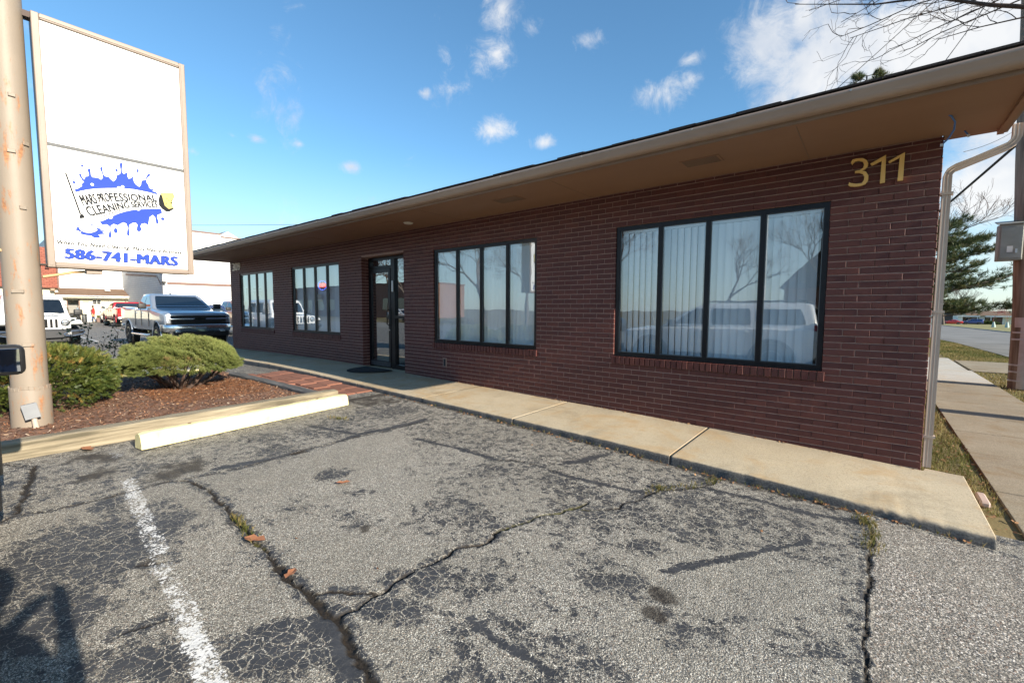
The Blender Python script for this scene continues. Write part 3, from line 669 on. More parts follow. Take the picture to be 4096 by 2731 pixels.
fa=MB(); fa.box(EL,ER,YF-.022,YF,ZT-.018,3.055); fa.box(ER,ER+.022,YF-.022,.16,ZT-.018,3.06); fa.box(EL-.022,EL,YF-.022,3,ZT-.018,3.06); fa.build('fascia',M_FASCIA,office,world=True)
gp=[(YF-.023,3.052),(YF-.023,2.952),(YF-.085,2.952),(YF-.10,2.965),(YF-.112,2.985),(YF-.116,3.005),(YF-.130,3.020),(YF-.133,3.040),(YF-.128,3.048),(YF-.120,3.048),(YF-.122,3.035),(YF-.036,3.030)]
gut=MB().prism(gp,EL-.02,ER+.03,'x').build('gutter',M_GUTTER,office,world=True,smooth=50)
for i in range(15):
    x=-.2-i*1.12; MB().lathe([(.008,-.006),(.008,.002)],(x,YF-.134,3.035),8,'y').build('gutter_spike',pmat('spike',[(.5,.45,.4)],.4,metal=.6),gut)
pz=lambda y:3.084+(y-YF+.06)*.24
rf=MB(); ridge=4.6
rf.add([(EL-.03,YF-.06,pz(YF-.06)),(ER+.03,YF-.06,pz(YF-.06)),(ER+.03,.2,pz(.2)),(XR+.03,.2,pz(.2)),(XR+.03,5,pz(5)),(EL-.03,5,pz(5)),(EL-.03,10.4,3.07),(XR+.03,10.4,3.07)],[(0,1,2,3,4,5),(5,4,7,6)])
rf.add([(EL-.03,YF-.06,3.058),(ER+.03,YF-.06,3.058),(ER+.03,.2,3.058),(EL-.03,.2,3.058)],[(0,1,2,3)])
rf.add([(XR-.1,.22,2.95),(XR-.1,5,pz(5)-.03),(XR-.1,10.2,3.0)],[(0,1,2)]); rf.add([(XL+.1,.22,2.95),(XL+.1,5,pz(5)-.03),(XL+.1,10.2,3.0)],[(0,1,2)])
roof=rf.build('roof',M_SHINGLE,office,world=True)
x=ER+.03; i=0
while x>EL:
    wd=random.choice([.24,.33,.33,.5,.62]); zj=random.uniform(0,.008)+(.005 if i%2 else 0); x0=max(x-wd,EL-.03)
    y0=YF-.088-random.uniform(0,.012); 
    MB().add([(x0+.002,y0,pz(y0)+.002),(x-.002,y0,pz(y0)+.002),(x-.002,YF+.28,pz(YF+.28)+.003),(x0+.002,YF+.28,pz(YF+.28)+.003),(x0+.002,y0,pz(y0)+.012+zj),(x-.002,y0,pz(y0)+.012+zj),(x-.002,YF+.28,pz(YF+.28)+.012+zj),(x0+.002,YF+.28,pz(YF+.28)+.012+zj)],[(3,2,1,0),(4,5,6,7),(0,1,5,4),(1,2,6,5),(2,3,7,6),(3,0,4,7)]).build('shingle',M_SHINGLE,roof); x=x0; i+=1
# downspout on the near corner: ribbed tube with two elbows
def ribbed(path,name,parent,w_=.029,d_=.024):
    prof=[]
    for sx,sy,nx,ny in ((-1,-1,1,0),(1,-1,0,1),(1,1,-1,0),(-1,1,0,-1)):
        for t in range(6):
            px_,py_=sx*w_+nx*2*w_*t/6,sy*d_+ny*2*d_*t/6; dp=.004 if t in (2,4) else 0
            ix,iy=-ny,nx; prof.append((px_+ix*dp,py_+iy*dp))
    mb=MB(); rings=[]; P=[Vector(p) for p in path]
    for i,p in enumerate(P):
        t=(P[min(i+1,len(P)-1)]-P[max(i-1,0)]).normalized(); b=Vector((0,1,0)); a=b.cross(t).normalized(); b=t.cross(a).normalized()
        cr_=.92 if (i%2 and 1<i<len(P)-2) else 1.0
        rings.append([p+a*u*cr_+b*v*cr_ for u,v in prof])
    mb.loft(rings); return mb.build(name,M_DOWN,parent,world=True,smooth=30)
pth=[(.838,.06,2.945),(.838,.06,2.86)]+[(.838-.0-.085*math.sin(t)*.9+.0,.06,2.86-.075*(t)) for t in np.linspace(.2,1.25,6)]
pth+=[(.60,.055,2.692),(.52,.052,2.668)]+[(.455+.05*math.cos(t)-.012,.05,2.59+.065*math.sin(t)) for t in np.linspace(1.4,.05,5)][::1]
pth=[(.838,.06,2.945),(.838,.06,2.87),(.836,.06,2.845),(.828,.06,2.822),(.815,.06,2.802),(.797,.06,2.786),(.775,.06,2.774),(.60,.055,2.705),(.50,.052,2.668),(.480,.05,2.658),(.463,.05,2.643),(.452,.05,2.624),(.447,.05,2.60),(.447,.05,2.5),(.447,.05,.03)]
ds=ribbed(pth,'downspout',office)
for z in (2.44,1.42,.30): MB().box(.405,.489,.018,.082,z,z+.022).build('strap',M_DOWN,ds)
# right-hand end board under the roof edge
MB().box(.735,.7745,-.95,.158,ZT-.028,ZT-.001).build('end_board',M_SOFFIT,office,world=True)
# dim rooms behind the glass
rm=MB(); rm.box(XL+.26,XR-.26,.45,9.8,.15,.17); rm.box(XL+.26,XR-.26,.25,9.8,2.8,2.82); rm.box(XL+.26,XR-.26,4.2,4.25,.17,2.8)
for x in (-12.4,-9.0,-6.7,-3.3): rm.box(x-.04,x+.04,.3,4.2,.17,2.8)
rm.build('interior',M_INT,office,world=True)
# vertical blinds, slat by slat
slat=MB(); n=6
for i in range(n+1): pass
sv=[];sf_=[]
for i in range(n+1):
    u=-.044+.088*i/n; yv=.006*math.cos(math.pi*(i/n-.5)); 
    for z in (0,-1.56): sv.append((u,yv,z))
for i in range(n): sf_.append((2*i,2*i+1,2*i+3,2*i+2))
slat.add(sv,sf_); sme=slat.mesh('slat',True); sme.materials.append(M_BLIND)
bl_lab=['half-open white vertical blinds behind the window next to the 309 number','white vertical blinds behind the window with the lit open sign','closed white vertical blinds behind the window just past the door','white vertical blinds behind the big window under the 311 number']
for wi,(a,b) in enumerate(WINS):
    bl=thing('vertical_blinds',((a+b)/2,.135,2.43),label=bl_lab[wi],category='blinds',group='vertical blinds in the office windows')
    MB().box(-(b-a)/2+.05,(b-a)/2-.05,-.022,.022,0,.04).build('head_rail',M_BLIND,bl)
    x=-(b-a)/2+.08; hw=(b-a)/2-.06
    while x<hw:
        fr=(x+hw)/(2*hw); ang=R_(24)
        if wi==3: ang=R_(-23) if fr<.52 else R_(20)
        if wi==0: ang=R_(42)
        if wi==1: ang=R_(36) if .15<fr<.85 else R_(14)
        o=obj('slat',sme,None,bl); o.location=(x,0,-.005); o.rotation_euler=(0,0,ang+random.uniform(-.05,.05)); x+=.079

# ---------------------------------------------------------------- lettering helpers
def text_mesh(s,bold=0.0,shear=0.0,spacing=1.0):
    cu_=bpy.data.curves.new('txt','FONT'); cu_.body=s; cu_.offset=bold; cu_.shear=shear; cu_.space_character=spacing; cu_.resolution_u=3
    o=bpy.data.objects.new('txt',cu_); COL.objects.link(o); dg=bpy.context.evaluated_depsgraph_get(); dg.update()
    me=bpy.data.meshes.new_from_object(o.evaluated_get(dg)); v=np.array([p.co[:2] for p in me.vertices]); f=[tuple(p.vertices) for p in me.polygons]
    bpy.data.objects.remove(o); bpy.data.curves.remove(cu_); bpy.data.meshes.remove(me)
    v[:,0]=(v[:,0]-v[:,0].min())/(np.ptp(v[:,0])); return v,f
def capnorm(v,ref='H'):
    r,_=text_mesh(ref); return v[:,1]/r[:,1].max()
def poly_mesh(pts):
    """triangulated flat outline"""
    from mathutils.geometry import tessellate_polygon
    return [tuple(t) for t in tessellate_polygon([[Vector((a,b,0)) for a,b in pts]])]
A_UP=[(-4.574,2.685),(-4.576,2.717),(-4.555,2.723),(-4.544,2.736),(-4.529,2.75),(-4.516,2.763),(-4.521,2.779),(-4.505,2.804),(-4.498,2.814),(-4.513,2.824),(-4.521,2.847),(-4.532,2.862),(-4.537,2.882),(-4.53,2.892),(-4.518,2.89),(-4.517,2.87),(-4.509,2.85),(-4.498,2.834),(-4.489,2.855),(-4.489,2.87),(-4.469,2.876),(-4.456,2.89),(-4.457,2.913),(-4.464,2.936),(-4.464,2.954),(-4.452,2.968),(-4.44,2.96),(-4.44,2.935),(-4.44,2.9),(-4.431,2.876),(-4.412,2.877),(-4.385,2.88),(-4.36,2.865),(-4.343,2.888),(-4.344,2.923),(-4.352,2.955),(-4.362,2.984),(-4.359,3.002),(-4.347,3.007),(-4.339,2.995),(-4.342,2.967),(-4.338,2.933),(-4.324,2.91),(-4.291,2.91),(-4.278,2.889),(-4.256,2.868),(-4.234,2.895),(-4.221,2.947),(-4.193,2.967),(-4.186,2.995),(-4.189,3.039),(-4.193,3.078),(-4.18,3.097),(-4.165,3.09),(-4.168,3.062),(-4.175,3.025),(-4.174,2.989),(-4.161,2.974),(-4.143,2.987),(-4.134,2.999),(-4.124,2.992),(-4.13,2.964),(-4.121,2.93),(-4.099,2.939),(-4.078,2.974),(-4.078,2.93),(-4.069,2.896),(-4.055,2.876),(-4.027,2.857),(-4.011,2.881),(-4.002,2.934),(-3.968,2.95),(-3.954,2.995),(-3.934,3.031),(-3.917,3.031),(-3.92,3.01),(-3.944,2.984),(-3.96,2.952),(-3.954,2.921),(-3.938,2.897),(-3.934,2.865),(-3.908,2.852),(-3.888,2.872),(-3.893,2.855),(-3.905,2.834),(-3.871,2.827),(-3.855,2.803),(-3.932,2.814),(-4.007,2.819),(-4.079,2.821),(-4.158,2.813),(-4.235,2.801),(-4.31,2.785),(-4.391,2.764),(-4.47,2.737),(-4.528,2.71)]
A_LO=[(-4.405,2.39),(-4.354,2.42),(-4.298,2.463),(-4.234,2.511),(-4.163,2.55),(-4.09,2.581),(-4.016,2.601),(-3.918,2.622),(-3.832,2.637),(-3.821,2.594),(-3.836,2.578),(-3.867,2.563),(-3.873,2.524),(-3.859,2.479),(-3.868,2.454),(-3.883,2.451),(-3.887,2.484),(-3.892,2.531),(-3.913,2.553),(-3.945,2.522),(-3.955,2.464),(-3.961,2.426),(-3.993,2.444),(-4.024,2.43),(-4.036,2.396),(-4.026,2.369),(-4.035,2.345),(-4.053,2.336),(-4.071,2.345),(-4.071,2.377),(-4.061,2.411),(-4.075,2.435),(-4.104,2.43),(-4.134,2.405),(-4.144,2.362),(-4.138,2.308),(-4.139,2.285),(-4.15,2.274),(-4.164,2.286),(-4.16,2.323),(-4.153,2.37),(-4.162,2.414),(-4.189,2.423),(-4.211,2.407),(-4.24,2.382),(-4.274,2.393),(-4.299,2.371),(-4.305,2.321),(-4.3,2.277),(-4.298,2.246),(-4.312,2.231),(-4.325,2.242),(-4.322,2.274),(-4.31,2.32),(-4.313,2.364),(-4.336,2.379),(-4.373,2.369),(-4.388,2.393)]
A_PUD=[(-4.601,2.288),(-4.579,2.295),(-4.584,2.312),(-4.563,2.311),(-4.564,2.345),(-4.54,2.331),(-4.488,2.347),(-4.461,2.369),(-4.449,2.353),(-4.437,2.333),(-4.411,2.324),(-4.372,2.32),(-4.399,2.303),(-4.332,2.304),(-4.38,2.286),(-4.347,2.271),(-4.388,2.261),(-4.415,2.251),(-4.395,2.238),(-4.403,2.219),(-4.443,2.214),(-4.468,2.233),(-4.512,2.236),(-4.569,2.245),(-4.543,2.262),(-4.574,2.275)]
A_HANDLE=[(-4.645,2.872),(-4.635,2.881),(-4.54,2.46),(-4.551,2.453)]
A_CAP=[(-4.556,2.407),(-4.553,2.436),(-4.54,2.459),(-4.524,2.454),(-4.513,2.43),(-4.515,2.419)]
A_BRI=[(-4.554,2.408),(-4.516,2.421),(-4.493,2.381),(-4.456,2.343),(-4.414,2.303),(-4.44,2.278),(-4.479,2.26),(-4.518,2.263),(-4.549,2.276),(-4.561,2.298)]
A_SPY=[(-3.815,2.795),(-3.825,2.819),(-3.706,2.843),(-3.691,2.81),(-3.714,2.753),(-3.72,2.703),(-3.705,2.672),(-3.754,2.649),(-3.792,2.681),(-3.802,2.727)]
A_SPB=[(-3.812,2.794),(-3.835,2.81),(-3.849,2.746),(-3.847,2.68),(-3.819,2.642),(-3.779,2.614),(-3.747,2.621),(-3.702,2.66),(-3.702,2.678),(-3.754,2.651),(-3.791,2.679),(-3.803,2.726)]
A_SWO=[(-4.447,2.394),(-4.379,2.456),(-4.296,2.51),(-4.211,2.555),(-4.111,2.588),(-4.212,2.549),(-4.296,2.502),(-4.379,2.45)]
A_DROP=[(-4.579,2.789,0.014,0.012),(-4.506,2.981,0.011,0.012),(-4.328,3.033,0.006,0.007),(-4.222,3.002,0.012,0.014),(-4.032,3.041,0.01,0.02),(-4.26,2.318,0.017,0.029),(-3.818,2.521,0.019,0.017)]
A_BUB=[(-4.435,2.795,0.013,0.014),(-4.208,2.804,0.019,0.018),(-4.177,2.825,0.014,0.015),(-4.049,2.595,0.018,0.016),(-4.301,2.466,0.022,0.022)]
T1B=[(-4.516,2.554),(-4.283,2.644),(-3.866,2.727)]
T1T=[(-4.551,2.658),(-4.299,2.734),(-3.879,2.791)]
T2B=[(-4.469,2.444),(-4.136,2.598),(-3.862,2.657)]
T2T=[(-4.511,2.54),(-4.15,2.663),(-3.867,2.719)]
T3B=[(-4.739,2.114),(-3.628,2.113)]
T3T=[(-4.737,2.153),(-3.627,2.151)]
T4B=[(-4.682,1.966),(-3.698,1.963)]
T4T=[(-4.677,2.069),(-3.694,2.072)]
D3=[(-0.226,2.835),(-0.215,2.856),(-0.186,2.86),(-0.14,2.854),(-0.111,2.832),(-0.097,2.799),(-0.1,2.77),(-0.119,2.748),(-0.143,2.742),(-0.11,2.726),(-0.09,2.687),(-0.09,2.646),(-0.108,2.614),(-0.145,2.602),(-0.186,2.602),(-0.224,2.613),(-0.236,2.626),(-0.23,2.651),(-0.217,2.64),(-0.17,2.625),(-0.137,2.626),(-0.122,2.652),(-0.12,2.682),(-0.133,2.71),(-0.159,2.725),(-0.192,2.729),(-0.19,2.746),(-0.156,2.748),(-0.132,2.766),(-0.128,2.795),(-0.139,2.823),(-0.164,2.836),(-0.193,2.836),(-0.209,2.822),(-0.216,2.805)]
D1A=[(-0.083,2.791),(0.027,2.849),(0.031,2.603),(-0.005,2.601),(-0.002,2.802),(-0.069,2.773)]
D1B=[(0.044,2.786),(0.156,2.845),(0.154,2.601),(0.116,2.602),(0.122,2.806),(0.055,2.771)]
XSG=-6.765
M_SIGNW=pmat('sign_white',[(.83,.83,.82),(.86,.86,.85)],.35,nscale=1)
M_SBLUE=pmat('sign_blue',[(.018,.055,.36)],.6,spec=.2); M_SBLK=pmat('sign_black',[(.018,.019,.021)],.7,spec=.1); M_SYEL=pmat('sign_yellow',[(.50,.40,.09)],.5)
M_TAN=pmat('tan_metal',[(.225,.172,.137),(.265,.205,.163)],.5,nscale=3,bump=.08,bscale=30)
def rusty(name,base,rust,amt):
    m=bpy.data.materials.new(name); m.use_nodes=True; nt=m.node_tree; b=nt.nodes['Principled BSDF']; v=oco(nt)
    c=ramp(nt,noise(nt,v,2.5,4),[(.3,base),(.7,tuple(x*1.1 for x in base))])
    mp=nd(nt,'ShaderNodeMapping'); mp.inputs['Scale'].default_value=(1,1,.22); lk(nt,v,mp.inputs[0])
    st=mrange(nt,mth(nt,'ADD',noise(nt,mp.outputs[0],16,6,.7),mth(nt,'MULTIPLY',noise(nt,v,3,3),.35)),.80-amt,.92-amt*.7)
    c=mixc(nt,mth(nt,'MULTIPLY',st,.8),c,ramp(nt,noise(nt,v,40,3),[(.3,(.22,.075,.02)),(.7,(.45,.19,.06))]))
    lk(nt,c,b.inputs['Base Color']); b.inputs['Roughness'].default_value=.55
    bp=nd(nt,'ShaderNodeBump'); bp.inputs['Strength'].default_value=.25; bp.inputs['Distance'].default_value=.004; lk(nt,noise(nt,v,70,3),bp.inputs['Height']); lk(nt,bp.outputs[0],b.inputs['Normal']); return m
M_POLE=rusty('pole_paint',(.245,.20,.155),None,.085)
# sign post: wide steel pipe on a thicker sleeve
PX,PY=-6.905,-5.003
post=thing('sign_post',(PX,PY,.1),label='rust-streaked tan steel sign post rising from the planting bed',category='post')
MB().lathe([(.158,.06),(.157,.56),(.152,.585),(.15,.6)],(PX,PY,0),40).build('sleeve',M_POLE,post,world=True,smooth=40)
MB().lathe([(.141,.59),(.141,5.6)],(PX,PY,0),40).build('pipe',M_POLE,post,world=True,smooth=40)
mb=MB()
for i in range(26):
    a=i/26*2*math.pi; mb.rbox(-.02,.02,-.006,.006,-.02,.02,.004,1,M=Matrix.Translation((PX+.150*math.cos(a),PY+.150*math.sin(a),.59+random.uniform(-.012,.012)))@Matrix.Rotation(a+1.57,4,'Z'))
mb.build('weld_collar',M_POLE,post,world=True)
for z,a0,w_ in ((1.60,-.05,.09),(1.05,.25,.085),(2.45,.5,.05),(3.1,.9,.05),(3.55,.35,.05),(3.0,.15,.06)):
    bx=PX+.144*math.cos(a0-.25); by=PY+.144*math.sin(a0-.25)
    MB().rbox(-.006,.012,-w_/2,w_/2,-.018,.018,.003,1,M=Matrix.Translation((bx,by,z))@Matrix.Rotation(a0-.25,4,'Z')).build('bracket',M_POLE,post,world=True)
# electrical box and conduit at its foot
jb=thing('junction_box',(PX+.2,PY+.02,.1),label='small grey electrical box on a conduit stub at the foot of the tan post',category='electrical box')
M_GALV=pmat('galvanised',[(.40,.42,.44),(.52,.54,.56)],.4,metal=.4,nscale=7)
Mj=Matrix.Translation((PX+.21,PY-.02,.37))@Matrix.Rotation(.18,4,'X')
MB().rbox(-.03,.03,-.055,.055,-.075,.075,.006,2,M=Mj).build('box',pmat('box_grey',[(.20,.21,.225),(.25,.26,.275)],.5),jb,world=True)
MB().rbox(.031,.036,-.058,.058,-.078,.078,.002,1,M=Mj).build('cover_plate',pmat('box_grey',[(.4,.4,.4)]),jb,world=True)
MB().tube([(PX+.21,PY-.0,.30),(PX+.215,PY+.01,.2),(PX+.215,PY+.012,.06)],[.022,.024,.026],12).build('conduit',pmat('conduit_tan',[(.5,.4,.33)],.5),jb,world=True,smooth=40)
MB().lathe([(.032,.09),(.032,.15),(.027,.16)],(PX+.215,PY+.012,0),12).build('collar',pmat('white_pvc',[(.7,.7,.68)],.4),jb,world=True)
# sign cabinet
y0,y1,z0,z1=-4.815,-3.53,1.868,4.432
sign=thing('pylon_sign',(-6.9,-4.17,1.87),label='tall sign cabinet, blank white above, blue cleaning company logo and phone number below',category='sign')
cab=MB(); cab.rbox(-7.03,-6.79,y0,y1,z0,z1,.012,2); cab.build('cabinet',M_TAN,sign,world=True)
fw2=.055; fr=MB()
for (a,b,c,d) in ((y0-.006,y0+fw2,z0-.006,z1+.006),(y1-fw2,y1+.006,z0-.006,z1+.006),(y0+fw2,y1-fw2,z1-fw2,z1+.006),(y0+fw2,y1-fw2,z0-.006,z0+fw2)):
    fr.rbox(-6.80,-6.752,a,b,c,d,.008,2)
    if b-a<d-c: fr.box(-6.752,-6.746,a+.018,b-.02,c+.02,d-.02)
    else: fr.box(-6.752,-6.746,a,b,c+.018,d-.02)
fr.build('retaining_frame',M_TAN,sign,world=True)
MB().box(-6.80,-6.772,y0+fw2,y1-fw2,3.162,z1-fw2).build('upper_face',M_SIGNW,sign,world=True)
face=MB().box(-6.80,-6.772,y0+fw2,y1-fw2,z0+fw2,3.128).build('lower_face',M_SIGNW,sign,world=True)
MB().box(-6.80,-6.766,y0+fw2,y1-fw2,3.128,3.162).build('divider',pmat('divider_grey',[(.07,.075,.08),(.11,.11,.11)],.6),sign,world=True)
mb=MB()
for y,a,b in ((y0+.10,2.0,2.05),): pass
def decal(name,pts,x,mat):
    if len(pts[0])==2: tris=poly_mesh(pts)
    me=bpy.data.meshes.new(name); me.from_pydata([(x,a,b) for a,b in pts],[],tris); return obj(name,me,mat,face,world=True)
decal('blue_splash',A_UP,XSG,M_SBLUE); decal('blue_splash',A_LO,XSG,M_SBLUE); decal('puddle',A_PUD,XSG,M_SBLUE)
decal('broom_handle',A_HANDLE,XSG+.002,M_SBLK); decal('broom_cap',A_CAP,XSG+.003,M_SBLK); decal('swoosh',A_SWO,XSG+.001,M_SBLK)
def grow(pts,k):
    cx=sum(p[0] for p in pts)/len(pts); cz=sum(p[1] for p in pts)/len(pts); return [(cx+(a-cx)*k,cz+(b-cz)*k) for a,b in pts]
decal('bristle_outline',grow(A_BRI,1.05),XSG+.001,M_SBLK); decal('bristles',A_BRI,XSG+.002,M_SIGNW)
br=MB()
for t in np.linspace(.12,.88,6):
    a=np.array(A_BRI[0])*(1-t)+np.array(A_BRI[1])*t; b_=np.array(A_BRI[8])*(1-t)+np.array(A_BRI[4])*t; b_=b_*.9+a*.1
    br.add([(XSG+.003,a[0]-.0012,a[1]),(XSG+.003,a[0]+.0012,a[1]),(XSG+.003,b_[0]+.0022,b_[1]),(XSG+.003,b_[0]-.0022,b_[1])],[(0,1,2,3)])
br.build('bristle_strokes',M_SBLK,face,world=True,fix=False)
decal('sponge_side',A_SPB,XSG+.001,M_SBLK); decal('sponge_outline',grow(A_SPY,1.06),XSG,M_SBLK); decal('sponge',A_SPY,XSG+.002,M_SYEL)
def disc(name,y,z,a,b,x,mat): 
    decal(name,[(y+a*math.cos(t),z+b*math.sin(t)) for t in np.linspace(0,2*math.pi,15)[:-1]],x,mat)
for d in A_DROP: disc('drop',*d,XSG,M_SBLUE)
for d in A_BUB: disc('bubble',*d,XSG+.002,M_SIGNW)
sc_=np.mean(np.array(A_SPY),0)
for k in range(7): disc('sponge_hole',sc_[0]+random.uniform(-.03,.035),sc_[1]+random.uniform(-.035,.04),.005,.006,XSG+.003,M_SBLK)
def lettering(name,s,bot,top,x,mat,bold=0,shear=0,dx=0,dz=0,space=1.0,thick=0):
    v,f=text_mesh(s,.011 if bold==0 else 0,shear,space); h=capnorm(v); u=np.linspace(0,1,len(bot)); B=np.array(bot); T=np.array(top)
    ui=v[:,0]; by,bz=np.interp(ui,u,B[:,0]),np.interp(ui,u,B[:,1]); ty,tz=np.interp(ui,u,T[:,0]),np.interp(ui,u,T[:,1])
    mb=MB(); offs=[-bold,0,bold] if bold>0 else [0]
    for i,e in enumerate(offs+([] if not thick else [0,0])):
        ez=0 if i<len(offs) else (thick if i==len(offs) else -thick)
        mb.add([(x+i*.0004,a+dx+e,b+dz+ez) for a,b in zip(by+(ty-by)*h,bz+(tz-bz)*h)],f)
    return mb.build(name,mat,face,world=True,fix=False)
lettering('company_name','MARS PROFESSIONAL',T1B,T1T,XSG+.003,M_SBLK,.0019); lettering('company_name','CLEANING SERVICES',T2B,T2T,XSG+.003,M_SBLK,.0019)
lettering('tagline','When You Need Cleaning, Mars Means Business!',T3B,T3T,XSG,M_SBLK,.0016,.28,space=1.08)['kind']='stuff'
lettering('phone_shadow','586-741-MARS',T4B,T4T,XSG,M_SBLK,.0125,0,0,0,1.10,.004); lettering('phone_number','586-741-MARS',T4B,T4T,XSG+.003,M_SBLUE,.0095,0,0,0,1.10)
mb=MB(); mb.box(-6.98,-6.82,PY+.13,y0+.01,1.885,1.90); mb.box(-6.95,-6.85,PY+.1,y0+.02,4.40,4.46); mb.build('mounting_arm',pmat('dark_steel',[(.05,.035,.03)],.6,metal=.5),sign,world=True)
MB().box(-6.93,-6.80,-4.52,-4.39,1.815,1.862).build('wiring_box',M_TAN,sign,world=True)
MB().tube([(-6.86,-4.53,1.835),(-6.85,-4.62,1.825),(-6.84,-4.74,1.79),(-6.82,-4.86,1.76)],.015,8).build('flex_conduit',pmat('flex',[(.42,.27,.13),(.55,.38,.2)],.6),sign,world=True,smooth=50)
MB().tube([(-6.86,-5.12,2.0),(-6.86,-5.25,2.08),(-6.86,-5.5,2.16)],.014,8).build('flex_conduit',pmat('flex',[(.5,.4,.3)]),sign,world=True,smooth=50)
# ---------------------------------------------------------------- planting bed
M_MULCH=pmat('bark_mulch',[(.08,.043,.030),(.17,.090,.058),(.25,.13,.08)],.95,nscale=22,bump=1,bscale=60,detail=7)
bx=np.linspace(-10.42,-5.95,110); by=np.linspace(-8.2,-2.12,150)
def bedz(X,Y): return zg(X)+.055+.05*(vn1(X*1.2,Y*1.2)-.3)+.018*(vn2(X*9,Y*9)-.5)+.012*(vn3(X*25,Y*25)-.5)-.05*np.clip((Y+2.35)/.2,0,1)
bed=sheet('planting_bed',bx,by,bedz,M_MULCH,kind='structure')
def scatter_chips(name,n,area,zf,lw,mat,seed,flat=.35,**t):
    r=np.random.default_rng(seed); x=r.uniform(area[0],area[1],n); y=r.uniform(area[2],area[3],n)
    if 'mask' in t:
        k=t.pop('mask')(x,y); x,y=x[k],y[k]; n=len(x)
    L=r.uniform(*lw[0],n); W_=r.uniform(*lw[1],n); a=r.uniform(0,6.28,n); tl=r.normal(0,flat,n); tr=r.normal(0,flat,n)
    d=np.stack([np.cos(a)*np.cos(tl),np.sin(a)*np.cos(tl),np.sin(tl)],-1); s=np.stack([-np.sin(a)*np.cos(tr),np.cos(a)*np.cos(tr),np.sin(tr)],-1)
    c=np.stack([x,y,zf(x,y)+r.uniform(.002,.012,n)],-1)
    V=np.stack([c-d*L[:,None]-s*W_[:,None],c+d*L[:,None]-s*W_[:,None]*.6,c+d*L[:,None]+s*W_[:,None]*.6,c-d*L[:,None]+s*W_[:,None]],1).reshape(-1,3)
    me=np_mesh(name,V,np.arange(4*n).reshape(-1,4),{'rnd':np.repeat(r.random(n),4)}); return obj(name,me,mat,**t)
def rampmat(name,stops,rough=.8,trans=0,spec=.3):
    m=bpy.data.materials.new(name); m.use_nodes=True; nt=m.node_tree; b=nt.nodes['Principled BSDF']; c=ramp(nt,attr(nt,'rnd'),stops)
    c=mixc(nt,mrange(nt,noise(nt,nd(nt,'ShaderNodeNewGeometry').outputs['Position'],3,3),.3,.7,0,.35),c,mixc(nt,.5,c,(.02,.02,.01)))
    lk(nt,c,b.inputs['Base Color']); b.inputs['Roughness'].default_value=rough; b.inputs['Specular IOR Level'].default_value=spec
    if trans:
        tr=nd(nt,'ShaderNodeBsdfTranslucent'); lk(nt,c,tr.inputs[0]); mx=nd(nt,'ShaderNodeMixShader'); mx.inputs[0].default_value=trans
        lk(nt,b.outputs[0],mx.inputs[1]); lk(nt,tr.outputs[0],mx.inputs[2]); lk(nt,mx.outputs[0],nt.nodes['Material Output'].inputs[0])
    return m
M_CHIP=rampmat('mulch_chip',[(0,(.06,.03,.02)),(.35,(.16,.075,.045)),(.65,(.29,.13,.07)),(.88,(.40,.25,.15)),(1,(.55,.44,.33))])
M_NEED=rampmat('fallen_needles',[(0,(.22,.085,.035)),(.6,(.36,.14,.055)),(1,(.48,.23,.10))])
M_LEAF=rampmat('dead_leaf',[(0,(.14,.06,.03)),(.5,(.26,.12,.055)),(1,(.42,.24,.12))],.7,.2)
scatter_chips('mulch',16000,(-10.3,-5.98,-5.6,-2.2),bedz,((.006,.028),(.002,.007)),M_CHIP,3,kind='stuff',label='dark bark mulch chips covering the planting bed',category='mulch')
scatter_chips('pine_needles',22000,(-9.6,-7.0,-4.2,-2.3),lambda x,y:bedz(x,y)+.004,((.012,.03),(.0008,.0016)),M_NEED,4,.2,mask=lambda x,y:np.hypot((x+7.9)/1.3,(y+3.1)/.75)<1,kind='stuff',label='orange fallen needles under the clipped pine shrub',category='needles')
# timbers round the bed
def woodmat(name,cols,axis):
    sc=[1,1,1]; sc[axis]=.06; return pmat(name,cols,.85,nscale=26,bump=.7,bscale=60,stretch=tuple(sc),detail=7)
M_TIMB=woodmat('weathered_timber',[(.10,.085,.055),(.24,.20,.135),(.36,.31,.22)],1)
M_TIMD=woodmat('dark_timber',[(.045,.045,.045),(.10,.10,.10),(.16,.155,.15)],0)
def timber(name,p0,p1,w_,h,mat,n=24,seed=1,**t):
    r=np.random.default_rng(seed); p0=Vector(p0);p1=Vector(p1); d=(p1-p0); L=d.length; d.normalize(); s=Vector((0,0,1)).cross(d).normalized(); rings=[]
    c=.018
    for i in range(n+1):
        q=p0+d*L*i/n; j=lambda:r.uniform(-.004,.004); a=w_/2
        prof=[(-a,0),(a,0),(a,h*.42),(a-.012,h*.47),(a,h*.53),(a,h-c),(a-c*.6,h-.004),(0,h),(-a+c*.6,h-.004),(-a,h-c)]
        rings.append([q+s*(u+j())+Vector((0,0,v+j())) for u,v in prof])
    o=thing(name,p0,**t); MB().loft(rings).build('beam',mat,o,world=True,smooth=28); return o
t1=timber('landscape_timber',(-5.86,-8.1,.045),(-6.02,-2.07,.09),.19,.175,M_TIMB,60,1,label='long weathered grey landscape timber edging the front of the planting bed',category='timber')
timber('landscape_timber',(-6.14,-2.20,.08),(-9.2,-2.32,.115),.15,.135,M_TIMD,40,2,label='dark timber beside the red pavers, edging the end of the planting bed',category='timber')
M_YEL=pmat('yellow_paint',[(.36,.32,.20),(.66,.58,.30),(.72,.65,.36),(.76,.69,.40)],.7,nscale=7,nlo=.22,nhi=.6,bump=.5,bscale=50,detail=8)
M_YELB=pmat('faded_kerb_paint',[(.40,.37,.30),(.62,.52,.22)],.85,nscale=7,detail=8,nlo=.45,nhi=.55,bump=.3)
